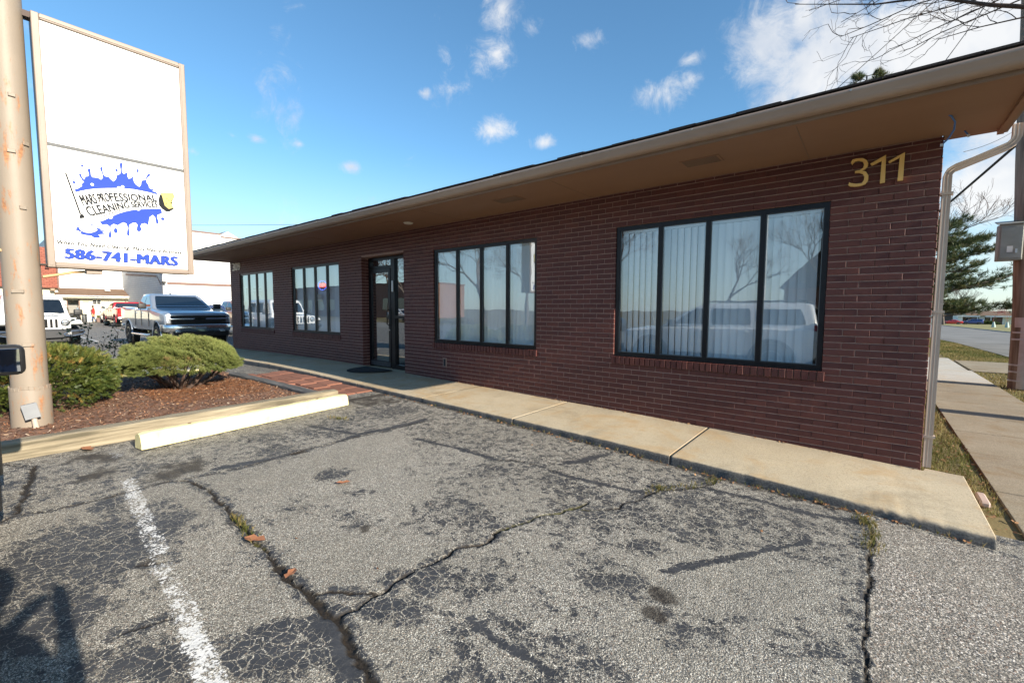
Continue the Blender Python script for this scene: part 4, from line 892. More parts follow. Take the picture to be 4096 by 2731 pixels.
MB().rbox(-10.62,-10.44,-7.5,-2.5,-.05,.215,.02,2).build('bed_kerb',M_YELB,kind='structure')
# yellow wheel stop
ws=thing('wheel_stop',(-5.6,-3.23,.08),math.atan2(2.37,-.34)-math.pi/2,label='pale yellow concrete wheel stop in front of the grey timber',category='wheel stop')
L=1.19; rings=[]; rw=np.random.default_rng(5)
for i in range(41):
    t=-L+2*L*i/40; e=max(0,abs(t)-L+.02)/.02; 
    prof=[(-.082,0),(.082,0),(.080,.045),(.066,.115),(.045,.148),(.0,.155),(-.045,.148),(-.066,.115),(-.080,.045)]
    rings.append([(u*(1-.10*e)+rw.uniform(-.0018,.0018),t,max(0,v*(1-.06*e)+(rw.uniform(-.0025,.0025) if v>0 else 0))) for u,v in prof])
MB().loft(rings).build('concrete_bar',M_YEL,ws,smooth=40)
for t in (-.75,.75): MB().lathe([(.016,.150),(.016,.158)],(0,t,0),10).build('anchor_pin',pmat('rusty_pin',[(.16,.09,.05)],.8),ws)
# red pavers in front of the door
pv=thing('paver_path',(-7.9,-1.6,.1),kind='structure')
M_PAV=pmat('red_paver',[(.20,.085,.055),(.27,.12,.08)],.85,nscale=14,bump=.6,bscale=120,obj_rnd=.16,detail=6)
for r_,(ya,yb) in enumerate(((-1.555,-1.262),(-1.86,-1.565),(-2.10,-1.87))):
    x=-9.5+(.15 if r_%2 else 0)
    while x<-6.3:
        w_=min(.455,-6.28-x); z=float(zg(x+.2))+random.uniform(.006,.014)
        if w_>.1 and not(r_==2 and x>-6.4): MB().rbox(x+.005,x+w_-.006,ya+.005,yb-.004,z-.05,z+.016,.005,1,M=Matrix.Translation((0,0,0))@Matrix.Rotation(random.uniform(-.004,.004),4,'X')).build('paver',M_PAV,pv,world=True)
        x+=.46
# door mat
dm=thing('door_mat',(-7.9,-.36,float(zw(-7.9))),label='black half-round rubber door mat on the walk at the entrance',category='mat')
pts=[(-.50,.30),(.50,.30)]+[(.50*math.cos(t),.30-.66*math.sin(t)) for t in np.linspace(0.12,math.pi-.12,20)]
mm=MB().prism(pts,.003,.016,'z'); mo=mm.build('rubber_base',pmat('mat_rubber',[(.008,.010,.012),(.018,.020,.024)],.85,nscale=40,bump=.8,bscale=200),dm); mo.rotation_euler=(0,-.012,-.05)
pts2=[(a*.9,.30-(.30-b)*.9-.02) for a,b in pts]
ci=MB().prism(pts2,.0163,.021,'z').build('carpet_inset',pmat('mat_carpet',[(.006,.010,.014),(.02,.026,.032)],.95,nscale=60,bump=1,bscale=300),dm); ci.rotation_euler=(0,-.012,-.05)
# house numbers
hn=thing('house_number',(-.04,-.03,2.6),label='gold house number 311 on the brick near the corner',category='house number')
def digit(pts,d0,d1,mat,par,name='digit'):
    tr=poly_mesh(pts); n=len(pts); me=MB(); me.add([(a,d0,b) for a,b in pts]+[(a,d1,b) for a,b in pts],[t for t in tr]+[tuple(i+n for i in t[::-1]) for t in tr]+[(i,(i+1)%n,n+(i+1)%n,n+i) for i in range(n)])
    return me.build(name,mat,par,world=True)
for d in (D3,D1A,D1B): digit(d,-.038,-.012,M_GOLD,hn)
hn=thing('house_number',(-15.5,-.03,2.6),label='slim pale house number 309 at the far end of the brick wall',category='house number')
v,f=text_mesh('309',0); h=capnorm(v)
nv=len(v); V=[(-15.80+a*.60,-.035,2.615+b*.235) for a,b in zip(v[:,0],h)]
d9=MB().add(V,f); d9.add([(p[0],-.012,p[2]) for p in V],f); d9.build('digits',pmat('pale_gold',[(.62,.50,.36)],.4,metal=.2),hn,world=True,fix=False)
# lit open sign, notices in the windows
op=thing('open_sign',(-10.44,.12,1.88),label='oval neon sign reading OPEN in red with a blue rim, hung behind glass',category='neon sign')
E_=lambda a,b,n=36:[(-10.44+a*math.cos(t),2.004+b*math.sin(t)) for t in np.linspace(0,2*math.pi,n+1)[:-1]]
MB().prism(E_(.225,.125),.115,.135,'y').build('backing',pmat('open_black',[(.006,.006,.009)],.4),op,world=True)
M_RED=pmat('neon_red',[(.9,.05,.03)],.4,emit=((1,.06,.03),1.6)); M_BLU=pmat('neon_blue',[(.1,.15,.9)],.4,emit=((.12,.2,1),1.3))
MB().tube([(a,.108,b) for a,b in E_(.203,.108)+[E_(.203,.108)[0]]],.005,5,False).build('blue_tube',M_BLU,op,world=True)
v,f=text_mesh('OPEN',.01); h=capnorm(v); me=bpy.data.meshes.new('letters'); me.from_pydata([(-10.60+a*.32,.110,1.955+b*.10) for a,b in zip(v[:,0],h)],[],f); obj('red_letters',me,M_RED,op,world=True)
M_PAPER=pmat('notice_paper',[(.72,.70,.64),(.78,.77,.73)],.8); M_INK=pmat('notice_ink',[(.10,.10,.10)],.8)
for i,(a,b,c,d,lb) in enumerate([(-15.06,-14.94,1.83,2.06,'narrow white paper notice high on the first light of the end window'),(-14.50,-14.29,1.81,2.05,'white paper notice high on the second light of the end window'),(-14.14,-13.89,1.80,2.04,'larger white paper notice high on the third light of the end window'),(-15.29,-15.13,1.54,1.655,'small white card low on the first light of the end window'),(-14.72,-14.50,1.50,1.65,'small white card low on the second light of the end window'),(-10.66,-10.42,1.63,1.79,'pale sheet standing behind glass below the open sign')]):
    o=thing('paper_notice',((a+b)/2,.075,c),label=lb,category='notice',group='papers in the office windows')
    MB().box(a,b,.070,.0715,c,d).build('sheet',M_PAPER,o,world=True)
    ink=MB()
    for k in range(4): ink.box(a+.02,b-.02-.02*(k%2),.0685,.0695,d-.03-k*(d-c)/5.2,d-.022-k*(d-c)/5.2)
    ink.build('print_lines',M_INK,o,world=True)
# blue network cables hanging from the soffit
def cable(name,pts,r,mat,label,cat,n=6,**k):
    o=MB().tube(pts,r,n).build(name,mat,smooth=True); return tag(o,label,cat,**k)
M_CABB=pmat('blue_cable',[(.06,.16,.42)],.4); M_CLR=pmat('clear_plug',[(.6,.65,.7)],.2)
c1=thing('network_cable',(.37,-.54,2.94),label='longer blue network cable dangling from the soffit by the wall corner',category='cable')
cp=[(.372,-.538,2.95),(.40,-.50,2.935),(.425,-.46,2.90),(.425,-.43,2.85),(.40,-.40,2.80),(.370,-.38,2.77)]
MB().tube(cp,.0065,8).build('cord',M_CABB,c1,world=True,smooth=True); MB().box(.355,.372,-.386,-.372,2.752,2.772).build('plug',M_CLR,c1,world=True)
c2=thing('network_cable',(.52,-.02,2.94),label='short blue network cable end poking out below the soffit edge',category='cable')
MB().tube([(.520,-.03,2.95),(.53,-.03,2.93),(.545,-.03,2.905)],.006,8).build('cord',M_CABB,c2,world=True,smooth=True); MB().box(.54,.556,-.037,-.023,2.885,2.905).build('plug',M_CLR,c2,world=True)
# ---------------------------------------------------------------- shrubs
def place_templates(tv,tf,pos,nrm,scale,seed,up=.25,rnd=None,roll=True):
    """copies of a small template (its +z along nrm) merged into one array mesh"""
    r=np.random.default_rng(seed); n=len(pos); nrm=nrm+np.array([0,0,up]); nrm=nrm/np.linalg.norm(nrm,axis=1,keepdims=True)
    a=np.cross(nrm,r.normal(size=(n,3))); a/=np.linalg.norm(a,axis=1,keepdims=True); b=np.cross(nrm,a)
    sc=scale*r.uniform(.7,1.25,n) if np.isscalar(scale) else scale
    V=(tv[None,:,0,None]*a[:,None,:]+tv[None,:,1,None]*b[:,None,:]+tv[None,:,2,None]*nrm[:,None,:])*sc[:,None,None]+pos[:,None,:]
    F=(tf[None]+ (np.arange(n)*len(tv))[:,None,None]).reshape(-1,tf.shape[1])
    rn=r.random(n) if rnd is None else rnd
    return V.reshape(-1,3),F,np.repeat(rn,len(tv))
def tuft(nn,ln,wd,spread,seed,droop=0):
    r=np.random.default_rng(seed); V=[];F=[]
    for i in range(nn):
        th=r.uniform(0,6.28); el=r.uniform(.15,spread); d=np.array([math.sin(el)*math.cos(th),math.sin(el)*math.sin(th),math.cos(el)]); z0=r.uniform(0,.35)*ln
        s=np.cross(d,r.normal(size=3)); s/=np.linalg.norm(s); b=np.array([0,0,z0]); e=b+d*ln*r.uniform(.75,1.1); o=len(V)
        V+=[b-s*wd/2,b+s*wd/2,e]; F.append((o,o+1,o+2))
    return np.array(V),np.array(F)
def spray(nl,ln,lw,wd,seed):
    r=np.random.default_rng(seed); V=[];F=[]
    for i in range(nl):
        t=i/nl; sd=1 if i%2 else -1; b=np.array([0,0,ln*t]); e=b+np.array([sd*lw*(1.1-.5*t),r.uniform(-.25,.25)*lw,lw*.65]); w_=np.array([0,0,wd]); o=len(V)
        V+=[b-w_/2,b+w_/2,e+w_*.2]; F.append((o,o+1,o+2))
    return np.array(V),np.array(F)
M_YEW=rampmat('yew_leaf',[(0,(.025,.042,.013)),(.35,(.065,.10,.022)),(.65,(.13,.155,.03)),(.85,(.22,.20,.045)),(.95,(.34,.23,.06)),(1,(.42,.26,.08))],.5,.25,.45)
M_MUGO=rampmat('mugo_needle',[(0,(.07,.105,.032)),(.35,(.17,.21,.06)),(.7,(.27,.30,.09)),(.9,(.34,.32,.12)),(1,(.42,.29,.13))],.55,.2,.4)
M_BARK=pmat('shrub_bark',[(.06,.038,.028),(.13,.085,.065)],.9,nscale=30,bump=.6)
def yew(loc,half,seed,n=20000,**t):
    r=np.random.default_rng(seed); o=thing('yew_shrub',loc,**t)
    u=r.normal(size=(n,3)); u/=np.linalg.norm(u,axis=1,keepdims=True); u[:,2]=np.abs(u[:,2])*1.0-(.75*(r.random(n)<.5)*np.abs(u[:,2])*1.6)
    p=3.2; k=(np.abs(u)**p).sum(1)**(-1/p); s=u*k[:,None]      # box-like superellipsoid
    lump=1+.20*(vn1(s[:,0]*3+7,s[:,1]*3+s[:,2]*2)-.5)+.16*(vn2(s[:,0]*7,s[:,1]*7+s[:,2]*5)-.5)
    dep=r.random(n)**2.2*.34; pos=s*np.array(half)*(lump-dep)[:,None]+np.array([0,0,half[2]])
    gap=vn3(s[:,0]*4.3+s[:,2]*1.7,s[:,1]*4.3+s[:,2]*4)<.27; keep=~(gap&(r.random(n)<.8)); pos=pos[keep]; s=s[keep]; dep=dep[keep]; nn=len(pos)
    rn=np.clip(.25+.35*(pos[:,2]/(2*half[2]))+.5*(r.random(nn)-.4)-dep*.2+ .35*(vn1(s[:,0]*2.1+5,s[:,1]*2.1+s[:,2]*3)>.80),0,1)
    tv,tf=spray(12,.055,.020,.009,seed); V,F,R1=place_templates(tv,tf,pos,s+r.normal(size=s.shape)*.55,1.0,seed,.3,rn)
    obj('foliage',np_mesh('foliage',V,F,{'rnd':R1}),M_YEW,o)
    mb=MB()
    for i in range(34):
        a=r.uniform(0,6.28); e=np.array([math.cos(a)*half[0]*r.uniform(.4,.93),math.sin(a)*half[1]*r.uniform(.4,.93),r.uniform(.35,1.75)*half[2]]); st=np.array([r.uniform(-.1,.1),r.uniform(-.1,.1),-.05])
        mid=(st+e)/2+r.normal(size=3)*.06; mb.tube([st,mid,e],[.016,.011,.004],5)
    mb.build('stem',M_BARK,o,smooth=True); return o
yew((-8.16,-5.02,.12),(.74,.82,.40),11,22000,label='clipped dark green yew shrub behind the tan sign post',category='shrub')
def mugo(loc,rx,ry,zb,zt,seed,n=6200,**t):
    r=np.random.default_rng(seed); o=thing('pine_shrub',loc,**t)
    u=r.normal(size=(n,3)); u/=np.linalg.norm(u,axis=1,keepdims=True); low=u[:,2]<-.25; u[low,2]*=-.6; u/=np.linalg.norm(u,axis=1,keepdims=True)
    s=u.copy(); lump=1+.20*(vn1(s[:,0]*3.5+3,s[:,1]*3.5+s[:,2]*2)-.5)+.30*(vn2(s[:,0]*8,s[:,1]*8+s[:,2]*6)-.5)
    dep=r.random(n)**2.5*.22; zc=zb+(zt-zb)*.30
    hgt=np.where(s[:,2]>0,zt-zc,zc-zb); pos=np.stack([s[:,0]*rx*(lump-dep),s[:,1]*ry*(lump-dep),zc+s[:,2]*hgt*(lump-dep)],-1)
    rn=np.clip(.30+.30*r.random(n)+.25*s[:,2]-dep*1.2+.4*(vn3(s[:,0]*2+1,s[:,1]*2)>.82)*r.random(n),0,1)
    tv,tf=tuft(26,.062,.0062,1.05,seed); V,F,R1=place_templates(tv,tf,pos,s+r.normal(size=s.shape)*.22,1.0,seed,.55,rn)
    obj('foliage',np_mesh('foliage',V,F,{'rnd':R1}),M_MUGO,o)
    mb=MB()
    for i in range(16):
        a=i/16*6.28+r.uniform(-.2,.2); q=r.uniform(.45,.85); e=np.array([math.cos(a)*rx*q,math.sin(a)*ry*q,zb+.12+r.uniform(0,.2)]); st=np.array([r.uniform(-.12,.12),r.uniform(-.12,.12),-.04])
        m1=st+(e-st)*.4+np.array([0,0,-.05])+r.normal(size=3)*.03; mb.tube([st,m1,e],[.035,.026,.012],6)
        for k in range(6):
            e2=e+np.array([math.cos(a+r.uniform(-.9,.9))*.10,math.sin(a+r.uniform(-.9,.9))*.10,r.uniform(.03,.15)]); mb.tube([m1*.4+e*.6,e2],[.01,.004],4)
    mb.build('stem',M_BARK,o,smooth=True); return o
mugo((-8.45,-3.29,.13),.74,.76,.20,.84,21,label='low spreading mugo pine shrub with bare crooked stems near the pavers',category='shrub')
# rose canes behind the shrubs
ro=thing('rose_bush',(-9.7,-4.35,.12),label='leggy rose bush with thin bare canes between the two shrubs',category='plant'); r=np.random.default_rng(8)
cane=MB(); LP=[];LN=[]
for i,(dx,dy,h) in enumerate([(-.05,.0,.95),(.05,.15,1.15),(-.1,.3,.8),(.1,-.12,.75),(0,.42,.9),(.05,.5,.7),(-.1,.62,.62),(.02,-.25,.55)]):
    b=np.array([dx*.5,dy*.55,0]); e=np.array([dx*1.6,dy*1.25,h]); m=(b+e)/2+r.normal(size=3)*.05; cane.tube([b,m,e],[.007,.006,.003],5)
    for k in range(5):
        q=m+(e-m)*r.random(); e2=q+np.array([r.normal()*.08,r.normal()*.12,r.uniform(.05,.22)]); cane.tube([q,e2],[.004,.002],4)
        for j in range(9 if h<1 else 3): LP.append(e2+r.normal(size=3)*.045); LN.append(r.normal(size=3))
cane.build('cane',pmat('rose_cane',[(.10,.075,.05),(.16,.12,.08)],.8),ro,smooth=True)
lv=np.array([(-.012,0,0),(.012,0,0),(.014,.012,.022),(0,.018,.042),(-.014,.012,.022)])
V,F,R1=place_templates(lv,np.array([(0,1,2,3,4)]),np.array(LP),np.array(LN),1.0,3,.2)
obj('leaves',np_mesh('leaves',V,F,{'rnd':R1}),rampmat('rose_leaf',[(0,(.05,.065,.04)),(.7,(.11,.14,.075)),(1,(.22,.19,.10))],.6,.2),ro)

# ---------------------------------------------------------------- vehicles (x forward, y left, origin on the ground between the axles)
def paint(name,c,metal=.0,rough=.28):
    return pmat(name,[tuple(x*.96 for x in c),tuple(min(1,x*1.03) for x in c)],rough,metal=metal,nscale=1.2,coat=1.0,coatr=.04)
M_CGL=pmat('car_glass',[(.006,.008,.010),(.010,.013,.016)],.03,spec=.9,coat=.6,coatr=.01)
M_TYRE=pmat('tyre_rubber',[(.014,.014,.014),(.026,.025,.024)],.85,nscale=14,bump=.3,bscale=80)
M_ALLOY=pmat('alloy',[(.42,.43,.45)],.28,metal=.9); M_BLKRIM=pmat('black_rim',[(.015,.015,.016)],.3,metal=.5,coat=.5)
M_CHROME=pmat('chrome',[(.80,.81,.82)],.20,metal=1); M_BPLA=pmat('black_plastic',[(.014,.014,.015),(.022,.022,.023)],.5)
M_LENS=pmat('lamp_lens',[(.62,.64,.66)],.08,metal=.6,coat=1); M_TAIL=pmat('tail_lens',[(.42,.012,.010)],.15,coat=1); M_GAP=pmat('panel_gap',[(.006,.006,.006)],.9)
M_AMBER=pmat('amber_lens',[(.6,.2,.03)],.2,coat=1)
def section(st):
    x,zb,zs,zt,wb,ws,wt=st
    h=[(wb*.86,zb),(wb,zb+.05),(ws-.012,zb+.30*(zs-zb)),(ws,zb+.65*(zs-zb)),(ws-.006,zs),(ws-.25*(ws-wt),zs+.55*(zt-zs)),(wt,zt-.018),(wt-.05,zt),(wt*.5,zt+.012)]
    return [(x,y,z) for y,z in h]+[(x,-y,z) for y,z in h[::-1]]
def densify(st,k=3):
    out=[]
    for a,b in zip(st[:-1],st[1:]):
        n=k if abs(a[0]-b[0])>.25 else 1
        for i in range(n): out.append(tuple(p+(q-p)*i/n for p,q in zip(a,b)))
    return out+[st[-1]]
def bool_mesh(me,cutters):
    o=bpy.data.objects.new('tmp',me); COL.objects.link(o); tmp=[]
    for c in cutters:
        co=bpy.data.objects.new('cut',c); COL.objects.link(co); tmp.append(co); md=o.modifiers.new('b','BOOLEAN'); md.operation='DIFFERENCE'; md.object=co; md.solver='EXACT'
    dg=bpy.context.evaluated_depsgraph_get(); dg.update(); r=bpy.data.meshes.new_from_object(o.evaluated_get(dg))
    for t in tmp+[o]: bpy.data.objects.remove(t)
    return r
def wheel_meshes(r,w_,rimr,spokes,rim_mat):
    p=[(rimr*.96,-w_/2+.01),(rimr+.01,-w_/2),(r-.05,-w_/2),(r-.012,-w_/2+.03),(r,-w_/2+.06),(r,w_/2-.06),(r-.012,w_/2-.03),(r-.05,w_/2),(rimr+.01,w_/2),(rimr*.96,w_/2-.01)]
    t=MB().lathe(p,n=32,ax='y'); t.lathe([(rimr*.97,-w_/2+.05),(rimr*.97,w_/2-.05)],n=24,ax='y'); tm=t.mesh('wheel',40); tm.materials.append(M_TYRE)
    rm=MB(); rm.lathe([(rimr*.985,w_/2-.015),(rimr*.99,w_/2-.006),(rimr*.90,w_/2-.004),(rimr*.88,w_/2-.03)],n=28,ax='y',cap=False)
    for i in range(spokes):
        a=i*2*math.pi/spokes; M_=Matrix.Rotation(a,4,'Y')
        rm.add([M_@Vector(p) for p in [(-.035,w_/2-.035,.05),(.035,w_/2-.035,.05),(.022,w_/2-.012,rimr*.92),(-.022,w_/2-.012,rimr*.92),(-.045,w_/2-.07,.05),(.045,w_/2-.07,.05),(.03,w_/2-.06,rimr*.92),(-.03,w_/2-.06,rimr*.92)]],[(0,1,2,3),(7,6,5,4),(0,4,5,1),(1,5,6,2),(2,6,7,3),(3,7,4,0)])
    rm.lathe([(.075,w_/2-.06),(.075,w_/2-.02),(.05,w_/2-.008)],n=14,ax='y'); rme=rm.mesh('rim',30); rme.materials.append(rim_mat)
    return tm,rme
def add_wheels(o,xs,track,r,w_=.26,rimr=None,spokes=6,rim_mat=None):
    tm,rm=wheel_meshes(r,w_,rimr or r*.62,spokes,rim_mat or M_ALLOY)
    for x in xs:
        for sd in (1,-1):
            wh=obj('wheel',tm,None,o); wh.location=(x,sd*track,r); wh.rotation_euler=(0,random.uniform(0,1),0 if sd>0 else math.pi); obj('rim',rm,None,wh)
def car_body(o,st,mat,xs,track,ra,wr,cut=True):
    me=MB().loft([section(s) for s in densify(st)]).mesh('body')
    if cut:
        cs=[]
        for x in xs:
            for sd in (1,-1):
                c=MB().lathe([(ra,-.24),(ra,.36)],(x,sd*track,wr),28,'y').mesh('c'); cs.append(c)
        me=bool_mesh(me,cs)
    sm(me,32); b=obj('body',me,mat,o)
    ww=MB(); half=max(s[4] for s in st)-.06
    for x in xs: ww.box(x-ra,x+ra,-half+.32,half-.32,wr-.05,wr+ra+.02)
    ww.build('wheel_well',M_GAP,o); return b
def ring_round(xf,xr,hw,z,r=.10,n=4,taper=0):
    pts=[]
    for cx,cy,a0 in ((xf-r,hw-r-taper,0),(xr+r,hw-r,90),(xr+r,-hw+r,180),(xf-r,-hw+r+taper,270)):
        for i in range(n+1):
            a=R_(a0+90*i/n); pts.append((cx+r*math.cos(a),cy+r*math.sin(a),z))
    return pts
def cabin(o,rows,mat,r=.09,taper=0,name='cabin'):
    return MB().loft([ring_round(*rw,r=r,taper=taper) for rw in rows]).build(name,mat,o,smooth=38)
def side_panes(o,rows,quads,eps=.006,mat=None,name='side_window',taper=0):
    """each quad: (xf_bottom,xr_bottom,xf_top,xr_top,z0,z1); lies on the cabin flank"""
    zs=[r[3] for r in rows]; hw=[r[2] for r in rows]
    for sd in (1,-1):
        for (a,b,c,d,z0,z1) in quads:
            y0,y1=np.interp(z0,zs,hw)+eps,np.interp(z1,zs,hw)+eps; k=5; V=[];F=[]
            for i in range(k+1):
                t=i/k; z=z0+(z1-z0)*t; y=float(np.interp(z,zs,hw))+eps
                xa,xb=a+(c-a)*t,b+(d-b)*t; e=.018*(1 if i in(0,k) else 0)
                V+=[(xa-e,sd*y,z),(xb+e,sd*y,z)]
            for i in range(k): F.append((2*i,2*i+1,2*i+3,2*i+2))
            o2=len(V); V+=[(p[0],p[1]-sd*.02,p[2]) for p in V[:o2]]
            MB().add(V,F).build(name,mat or M_CGL,o,fix=False)
def end_pane(o,rows,z0,z1,front,m0=.10,m1=.14,eps=.008,name='windscreen',mat=None,bow=.03):
    zs=[r[3] for r in rows]; V=[];F=[];k=5;n=7
    for i in range(k+1):
        t=i/k; z=z0+(z1-z0)*t; x=float(np.interp(z,zs,[r[0 if front else 1] for r in rows])); hw=float(np.interp(z,zs,[r[2] for r in rows]))-(m0+(m1-m0)*t); s=1 if front else -1
        for j in range(n): 
            u=-1+2*j/(n-1); V.append((x+s*(eps+bow*0*(1-u*u)),u*hw*(1-.02*(i in(0,k))),z))
    for i in range(k):
        for j in range(n-1): a=i*n+j; F.append((a,a+1,a+n+1,a+n))
    return MB().add(V,F).build(name,mat or M_CGL,o,fix=False)
def seams(o,xs,hw,z0,z1):
    for sd in (1,-1):
        for x in xs: MB().box(x-.004,x+.004,sd*hw-.012,sd*hw+.003,z0,z1).build('door_seam',M_GAP,o)
def mirrors(o,x,y,z,w_=.22,h=.17,mat=None,glass_=True):
    for sd in (1,-1):
        m=MB().rbox(x-.07,x+.06,sd*y-(w_/2),sd*y+(w_/2),z-h/2,z+h/2,.035,3).build('mirror',mat or M_BPLA,o,smooth=50)
        MB().box(x-.02,x+.02,sd*(y-w_/2-.10)-.06,sd*(y-w_/2-.10)+.09,z-h/2-.01,z-h/2+.04).build('mirror_arm',M_BPLA,m)
        if glass_: MB().rbox(x-.0755,x-.0705,sd*y-w_/2+.02,sd*y+w_/2-.02,z-h/2+.02,z+h/2-.02,.002,1).build('mirror_glass',pmat('mirror_silver',[(.55,.58,.6)],.02,metal=1),m)
def flares(o,xs,track,rad,wr,mat,tr=.03):
    for x in xs:
        for sd in (1,-1):
            MB().tube([(x+rad*math.cos(a),sd*track,wr+rad*math.sin(a)) for a in np.linspace(-.25,math.pi+.25,18)],tr,6).build('arch_trim',mat,o,smooth=50)
def pickup(loc,rz,mat,detail=True,lift=.06,name='pickup_truck',chrome=None,rim=None,**t):
    o=thing(name,loc,rz,**t); l=lift; xs=(1.90,-1.84); r=.43
    st=[(2.78,.66,1.02,1.13,.80,.93,.86),(2.74,.60,1.08,1.20,.88,.975,.885),(2.55,.57,1.13,1.255,.93,1.0,.90),(1.90,.56,1.17,1.30,.95,1.018,.905),(1.32,.56,1.20,1.35,.95,1.012,.90),(1.15,.56,1.22,1.375,.95,1.0,.915),(0,.55,1.23,1.38,.95,1.0,.93),(-.84,.55,1.23,1.38,.95,1.0,.93),(-.845,.53,1.21,1.345,.93,.985,.91),(-.865,.53,1.21,1.345,.93,.985,.91),(-.87,.55,1.25,1.40,.95,1.0,.945),(-2.86,.60,1.27,1.43,.95,1.0,.955),(-2.93,.64,1.26,1.41,.92,.97,.93)]
    st=[(s[0],s[1]+l,s[2]+l,s[3]+l,*s[4:]) for s in st]
    car_body(o,st,mat,xs,.88,.52,r+.05)
    rows=[(1.20,-.83,.915,1.36+l),(1.08,-.82,.895,1.46+l),(.36,-.70,.775,1.83+l),(.22,-.66,.735,1.885+l),(.02,-.60,.66,1.905+l)]
    cabin(o,rows,mat); side_panes(o,rows,[(.92,.10,.38,.12,1.43+l,1.80+l),(.03,-.64,.05,-.56,1.43+l,1.80+l)]); end_pane(o,rows,1.40+l,1.82+l,True); end_pane(o,rows,1.45+l,1.80+l,False,name='rear_window')
    add_wheels(o,xs,.87,r,.29,.27,6,rim or M_BLKRIM); flares(o,xs,.985,.505,r+.05,mat,.028)
    seams(o,(1.02,.07,-.72),1.0,.72+l,1.36+l); mirrors(o,.98,1.16,1.44+l,.24,.20)
    for sd in (1,-1):
        for x in (.22,-.60): MB().rbox(x-.11,x+.05,sd*1.0-.02,sd*1.0+.028,1.19+l,1.225+l,.01,2).build('door_handle',mat,o,smooth=50)
        MB().tube([(1.25,sd*1.0,.50),(1.1,sd*1.04,.47),(-1.05,sd*1.04,.47),(-1.2,sd*1.0,.50)],.045,8).build('side_step',chrome or M_CHROME,o,smooth=50)
        MB().rbox(-2.96,-2.86,sd*.93-.06,sd*.93+.055,1.05+l,1.36+l,.02,2).build('tail_lamp',M_TAIL,o)
    MB().box(-2.82,-.93,-.86,.86,1.40+l,1.436+l).build('bed_hollow_panel',M_BPLA,o)  # flat black panel stands in for the dark hollow of the open bed
    MB().rbox(-3.06,-2.88,-.98,.98,.56+l,.76+l,.04,2).build('rear_bumper',chrome or M_CHROME,o,smooth=50)
    # front end
    MB().rbox(2.70,2.81,-.82,.82,.83+l,1.115+l,.02,2).build('grille',M_BPLA,o)
    g=MB(); 
    for z in (.86,.895,.93,1.055,1.085): g.box(2.805,2.822,-.66,.66,z+l,z+.014+l)
    g.build('grille_bars',M_GAP,o)
    MB().rbox(2.79,2.84,-.90,.90,.985+l,1.032+l,.012,2).build('grille_bar',chrome or M_CHROME,o,smooth=50)
    MB().rbox(2.74,2.80,-.86,.86,1.122+l,1.145+l,.008,2).build('hood_trim',chrome or M_CHROME,o,smooth=50)
    em=MB(); em.add([(2.85,y,z+l) for y,z in [(-.17,.982),(-.05,.982),(-.05,.965),(.05,.965),(.05,.982),(.17,.982),(.19,1.032),(.05,1.032),(.05,1.05),(-.05,1.05),(-.05,1.032),(-.15,1.032)]],[tuple(range(12))]); em.build('emblem',M_GAP,o,fix=False)
    for sd in (1,-1):
        hl=MB().rbox(2.60,2.775,sd*.78-.165,sd*.78+.175,1.045+l,1.125+l,.02,2).build('headlight',M_LENS,o,smooth=50)
        MB().box(2.776,2.781,sd*.78-.12,sd*.78+.12,1.06+l,1.075+l).build('lamp_strip',M_GAP,hl)
        MB().rbox(2.60,2.79,sd*.84-.09,sd*.84+.10,.90+l,.955+l,.015,2).build('marker_lamp',M_LENS,o,smooth=50)
        MB().rbox(2.62,2.80,sd*.80-.14,sd*.80+.14,.80+l,.87+l,.02,2).build('air_curtain',M_BPLA,o)
        MB().rbox(2.88,2.955,sd*.66-.075,sd*.66+.075,.55+l,.61+l,.015,2).build('fog_lamp',M_LENS,o,smooth=50)
        MB().tube([(2.92,sd*.40,.55+l),(2.93,sd*.40,.53+l)],.02,8).build('tow_hook',M_BPLA,o)
    bp=[]
    for y,x in ((-1.02,2.50),(-1.0,2.68),(-.93,2.80),(-.75,2.87),(-.4,2.91),(0,2.92),(.4,2.91),(.75,2.87),(.93,2.80),(1.0,2.68),(1.02,2.50)):
        bp.append([(x-.12,y,.60+l),(x-.02,y,.58+l),(x+.03,y,.66+l),(x+.035,y,.76+l),(x+.0,y,.815+l),(x-.12,y,.82+l)])
    MB().loft(bp).build('front_bumper',chrome or M_CHROME,o,smooth=40)
    MB().rbox(2.55,2.88,-.88,.88,.40+l,.585+l,.03,2).build('air_dam',M_BPLA,o)
    MB().box(2.925,2.957,-.16,.16,.66+l,.75+l).build('plate_panel',mat,o)
    MB().rbox(1.35,2.45,-.36,.36,1.29+l,1.345+l,.03,2,M=Matrix.Translation((0,0,-.02))@Matrix.Rotation(.032,4,'Y')).build('hood_bulge',mat,o,smooth=50)
    MB().add([(-.32,0,1.90+l),(-.08,0,1.90+l),(-.30,0,1.985+l),(-.36,0,1.98+l),(-.36,.02,1.90+l),(-.36,-.02,1.90+l)],[(0,1,2,3),(4,1,2),(5,1,2),(4,2,3),(5,2,3)]).build('roof_antenna',M_BPLA,o,fix=False)
    return o
M_SILV=paint('silver_paint',(.33,.37,.43),.45,.36)
pickup((-20.96,-.39,.0),R_(1.3),M_SILV,label='lifted silver pickup truck with black wheels parked facing the planting bed',category='pickup truck')
pickup((-46.6,2.55,0),R_(180.5),paint('red_paint',(.42,.02,.025),.15),lift=.0,rim=M_ALLOY,label='bright red pickup truck seen from behind, nose towards the shop',category='pickup truck')
pickup((-27.4,4.35,0),R_(4),paint('tan_paint',(.50,.30,.24),.3),lift=-.04,rim=M_ALLOY,label='pale copper pickup truck mostly hidden behind the brick corner',category='pickup truck')
